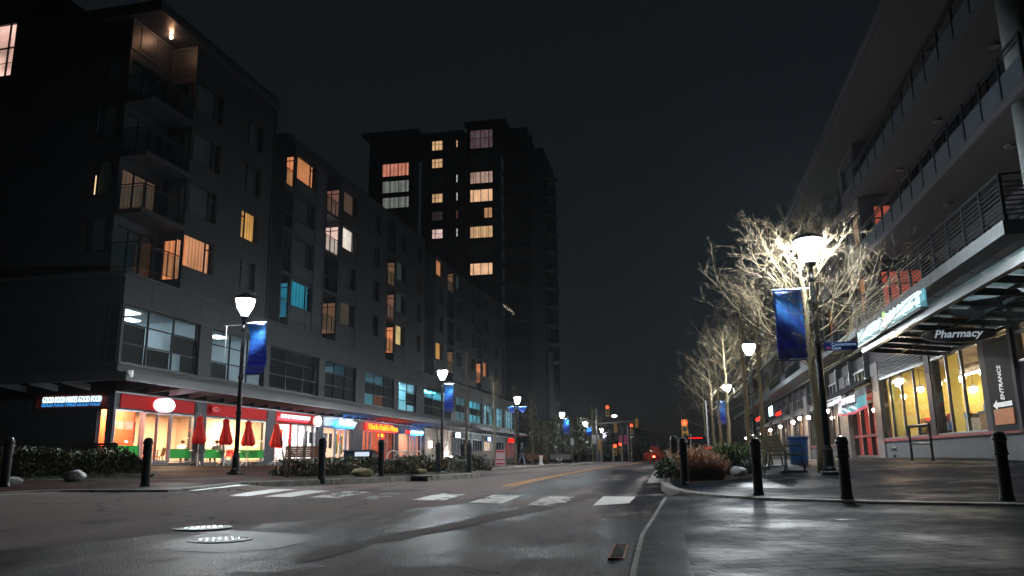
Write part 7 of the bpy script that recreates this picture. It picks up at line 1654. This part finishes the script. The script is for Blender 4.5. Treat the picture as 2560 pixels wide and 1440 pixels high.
# shrubs of the island
def shrub(lab, loc, seed, rad, h, n, s, m, m2=None, grp=None, name='shrub', up=.4):
    t = thing(name, lab, 'shrub', loc, 0, grp); rg = random.Random(seed); b = MB(); leaves(b, rg, blob(rad, h, .35, seed), n, s, m, up)
    if m2: leaves(b, rg, blob(rad*1.05, h*1.05, .4, seed+1), n//6, s, m2, up)
    b.build('leaves', t); b = MB()
    for k in range(9): a = k*.7; limb(b, rg, (0, 0, -.03), (math.cos(a)*.6, math.sin(a)*.6, 1), h*.9, .010, 1, m_barkd, .02, .15, (3, 3), (.4, .8))
    b.build('stems', t); return t
g_is = 'low dark shrubs in the planter island'; sl = 'low dark shrub in the planter island'
s0 = shrub(sl, gp(730, 1190), 1, .55, .42, 1300, .075, lf_dark, lf_rus, g_is)
random.seed(31)
ISL = [(775, 1191), (812, 1184), (850, 1188), (868, 1181), (925, 1184), (978, 1182), (1000, 1186), (1040, 1179), (1075, 1178), (1105, 1176), (1140, 1177), (1172, 1178), (760, 1178), (840, 1174), (1020, 1172)]
for px, py in ISL: dup(s0, gp(px, py), random.uniform(0, 6), None, random.uniform(.75, 1.25))
sp0 = shrub('pale leaved shrub at the tip of the planter island', gp(1150, 1180), 7, .5, .4, 1200, .07, lf_pale, lf_dark, None)
def grassclump(lab, loc, seed, n, h, spread, m, name='ornamental_grass', w=.006, lean=.5, grp=None):
    rg = random.Random(seed); t = thing(name, lab, 'grass clump', loc, 0, grp); b = MB()
    for _ in range(n):
        a = rg.uniform(0, 6.28); r0 = spread*.35*math.sqrt(rg.random()); x, y = r0*math.cos(a), r0*math.sin(a); a2 = a+rg.gauss(0, .6); L = h*rg.uniform(.55, 1.15); ln = lean*rg.uniform(.2, 1.2)
        p0 = np.array([x, y, -.02]); d = np.array([math.cos(a2), math.sin(a2), 0]); s = np.array([-d[1], d[0], 0])*w
        p1 = p0+d*L*ln*.35+np.array([0, 0, L*.55]); p2 = p0+d*L*ln*.9+np.array([0, 0, L*(.95-.35*ln)]); p3 = p0+d*L*ln*1.35+np.array([0, 0, L*(.98-.65*ln)])
        b.add([p0-s, p0+s, p1+s, p1-s, p2+s*.7, p2-s*.7, p3], [(0, 1, 2, 3), (3, 2, 4, 5), (5, 4, 6)], m)
    b.build('blades', t)
    return t
m_tawny = leafmat('tawny dry grass', (.26, .125, .06), .35); m_strap = leafmat('strappy green leaf', (.055, .085, .022), .4)
g0 = grassclump('tawny dry grass clump behind the front kerb nose bollard', gp(1735, 1203), 1, 900, .75, .7, m_tawny, grp='tawny grass clumps at the kerb nose')
for px, py, sc, lab in [(1765, 1199, .9, 'tawny dry grass clump in the middle of the kerb nose bed'), (1792, 1201, .7, 'low tawny grass clump towards the mossy bench'), (1750, 1188, 1.05, 'tall tawny grass clump in front of the parked car'), (1715, 1183, .9, 'tawny grass clump between the two kerb nose bollards'), (1700, 1170, .9, 'rear tawny grass clump beside the road'), (1800, 1180, .9, 'tawny grass clump hidden behind the strappy green plant'), (1850, 1172, .8, 'tawny grass clump at the foot of the pale yellow trunk')]: dup(g0, gp(px, py), random.uniform(0, 6), lab, sc)
grassclump('green strappy clump at the foot of the tree row', gp(1826, 1186), 3, 420, .85, .8, m_strap, 'strappy_plant', .016, .55)
grassclump('smaller green strappy clump beside the pale yellow trunk', gp(1860, 1180), 4, 300, .7, .7, m_strap, 'strappy_plant', .016, .5)
shrub('bushy green shrub spilling over the kerb nose', gp(1681, 1196), 12, .42, .42, 1500, .075, leafmat('fresh green leaf', (.05, .075, .03)), None)
shrub('silvery low shrub between grasses and mossy bench', gp(1872, 1186), 13, .4, .34, 1100, .07, lf_pale, lf_dark)
sheet('planting_bed', [gp(*q)[:2] for q in [(1673, 1209), (1700, 1206), (1740, 1210), (1800, 1206), (1895, 1192), (1905, 1180)]]+[np.array(ST(3.2, 30)), np.array(ST(.2, 30)), np.array(ST(-.1, 21.5))], lambda x, y: G(x, y)+.018, m_soil, .7)
lawn('leaf_litter', [(1680, 1208), (1740, 1209), (1800, 1205), (1890, 1192), (1890, 1180), (1700, 1190)], 2500, .05, lf_rus)
# boulders
def boulder(lab, px, py, d, w, h, seed, m):
    q = at(px, py, d); rg = random.Random(seed); t = thing('boulder', lab, 'boulder', (q[0], q[1], G(q[0], q[1])), rg.uniform(-.3, .3)); b = MB(); b.ball((0, 0, h*.38), 1, m, 14, (w/2, w*.36, h*.62)); o = b.build('stone', t, smooth=True)
    pls = [(rvec(rg), rg.uniform(.72, .95)) for _ in range(12)]
    for v in o.data.vertices:
        u = np.array([v.co.x/(w/2), v.co.y/(w*.36), (v.co.z-h*.38)/(h*.62)])
        for nrm, dd in pls:
            k = u@nrm
            if k > dd: u = u-nrm*(k-dd)*.9
        v.co = (u[0]*w/2, u[1]*w*.36, u[2]*h*.62+h*.38)
    return t
m_gran = M('speckled granite', (.36, .36, .37), .8, var=.55, scale=14, bump=.5, bs=40); m_sandst = M('tan sandstone', (.20, .165, .10), .85, var=.4, scale=8, bump=.4)
boulder('pale granite boulder on the lawn before the hedge', 187, 1202, 19.3, .56, .27, 1, m_gran); boulder('pale half hidden boulder behind the leftmost bollard', 24, 1212, 17.6, .5, .18, 2, m_gran)
boulder('tan boulder in the planter under the sloped cabinet', 905, 1193, 22.2, .62, .24, 3, m_sandst); boulder('tan boulder in the planter left of the kerb inlet', 1052, 1187, 25.2, .45, .17, 4, m_sandst)
boulder('grey boulder between grasses and mossy bench', 1848, 1190, 19.5, .42, .28, 5, m_gran)
# evergreens beyond the column
def evergreen(lab, loc, seed, rad, h, n, s, m):
    t = thing('evergreen_tree', lab, 'tree', loc, 0, 'dark evergreens beyond the round column'); rg = random.Random(seed); b = MB(); pb = blob(rad, h, .45, seed)
    leaves(b, rg, lambda r_: (lambda q: (q[0]*(1.1-.5*q[2]/h), q[1]*(1.1-.5*q[2]/h), q[2]+h*.22))(pb(r_)), n, s, m, -.1); b.build('crown', t); b = MB(); b.tube([(0, 0, -.1), (0, 0, h*.9)], [.12, .04], 7, m_barkd); b.build('trunk', t); return t
ev = evergreen('dark glossy evergreen tree left of the round column', onG(1352, 1160, 84), 3, 1.7, 3.6, 2600, .24, lf_ever)
for px, d, sc, lab in [(1400, 98, 1.25, 'dark evergreen tree right of the round column'), (1425, 106, 1.3, 'dark evergreen tree behind the pale parking sign'), (1447, 118, 1.4, 'dark evergreen tree below the short blue banner'), (1474, 124, 1.4, 'last dark evergreen tree before the bare ones'), (1528, 160, 1.5, 'far dark evergreen tree behind the low red signals'), (1598, 175, 1.5, 'far dark evergreen tree at the road end')]: dup(ev, onG(px, 1160, d), random.uniform(0, 6), lab, sc)
rs = shrub('red lit far shrub at the right of the road end', onG(1638, 1158, 120), 22, 1.5, 1.9, 700, .3, leafmat('red lit leaf', (.4, .05, .02)), None)  # the red light on this shrub is put into its leaf colour
b = MB(); q = at(1636, 1158, 116); b.box(q[0]-.3, q[0]+.3, q[1]-.2, q[1], .25, .5, e_tail)
tl = thing('marker_light', 'low red marker light in front of the far red shrub', 'marker light', (q[0], q[1], G(q[0], q[1]))); b = MB(); b.lathe([(.12, 0), (.1, .5)], 8, m_black); b.build('post', tl); b = MB(); b.ball((0, .1, .6), .16, EM('marker lens', (1, .05, .02), 30), 6); b.build('lens', tl)
# distant wooded slope closing the street
b = MB(); rg = random.Random(77)
for i in range(26000):
    x = rg.uniform(-60, 170); y = rg.uniform(230, 300); z = abs(rg.gauss(0, 1))*1.5+rg.uniform(0, 5)*(.6+.4*math.sin(x*.13)+.25*math.sin(x*.41)); a = rvec(rg)*.4; c = rvec(rg)*.4
    p = np.array([x, y, z-1]); b.add([p, p+a, p+a+c, p+c], [(0, 1, 2, 3)], lf_dark)
o = b.build('far_woods'); o['kind'] = 'stuff'
# ================================================================== SKY AND CAMERA
w = bpy.data.worlds.new('World'); scene.world = w; w.use_nodes = True; nt = w.node_tree; nt.nodes.clear(); L = nt.links.new
out = nd(nt, 'ShaderNodeOutputWorld'); bg = nd(nt, 'ShaderNodeBackground'); sky = nd(nt, 'ShaderNodeTexSky'); sky.sky_type = 'NISHITA'; sky.sun_disc = False
sky.sun_elevation = R(-5.5); sky.sun_rotation = R(60); sky.altitude = 300
L(sky.outputs[0], bg.inputs['Color']); bg.inputs['Strength'].default_value = .12
b2 = nd(nt, 'ShaderNodeBackground'); b2.inputs['Color'].default_value = (.0048, .0070, .0088, 1); b2.inputs['Strength'].default_value = 1.0
ad = nd(nt, 'ShaderNodeAddShader'); L(bg.outputs[0], ad.inputs[0]); L(b2.outputs[0], ad.inputs[1]); L(ad.outputs[0], out.inputs['Surface'])
ADDED_HAZE = .00013  # density of a volume added for lamp glow and lifted blacks
if ADDED_HAZE:
    m, nt, out = newmat('added lamp glow air'); v = nd(nt, 'ShaderNodeVolumePrincipled'); v.inputs['Color'].default_value = (.86, .93, 1, 1); v.inputs['Density'].default_value = ADDED_HAZE; v.inputs['Anisotropy'].default_value = .7; nt.links.new(v.outputs[0], out.inputs['Volume'])
    b = MB(); b.box(-130, 190, -60, 320, -4, 66, m); o = b.build('added_haze'); o['kind'] = 'stuff'
cd = bpy.data.cameras.new('camera'); cam = bpy.data.objects.new('camera', cd); COL.objects.link(cam)
cd.sensor_width = 36; cd.lens = F/2560*36; cd.clip_end = 4000; cd.clip_start = .05
mw = Matrix.Identity(4)
for i in range(3): mw[i][0] = CR[i]; mw[i][1] = CU[i]; mw[i][2] = -CF[i]; mw[i][3] = CAM[i]
cam.matrix_world = mw; scene.camera = cam
scene.view_settings.view_transform = 'Standard'; scene.view_settings.look = 'None'; scene.view_settings.exposure = 0; scene.view_settings.gamma = 1
scene.render.engine = 'CYCLES'
cy = scene.cycles
cy.use_denoising = True; cy.max_bounces = 6; cy.diffuse_bounces = 3; cy.glossy_bounces = 3; cy.transparent_max_bounces = 12; cy.transmission_bounces = 4
cy.sample_clamp_indirect = 3; cy.sample_clamp_direct = 0; cy.caustics_reflective = False; cy.caustics_refractive = False; cy.use_light_tree = True
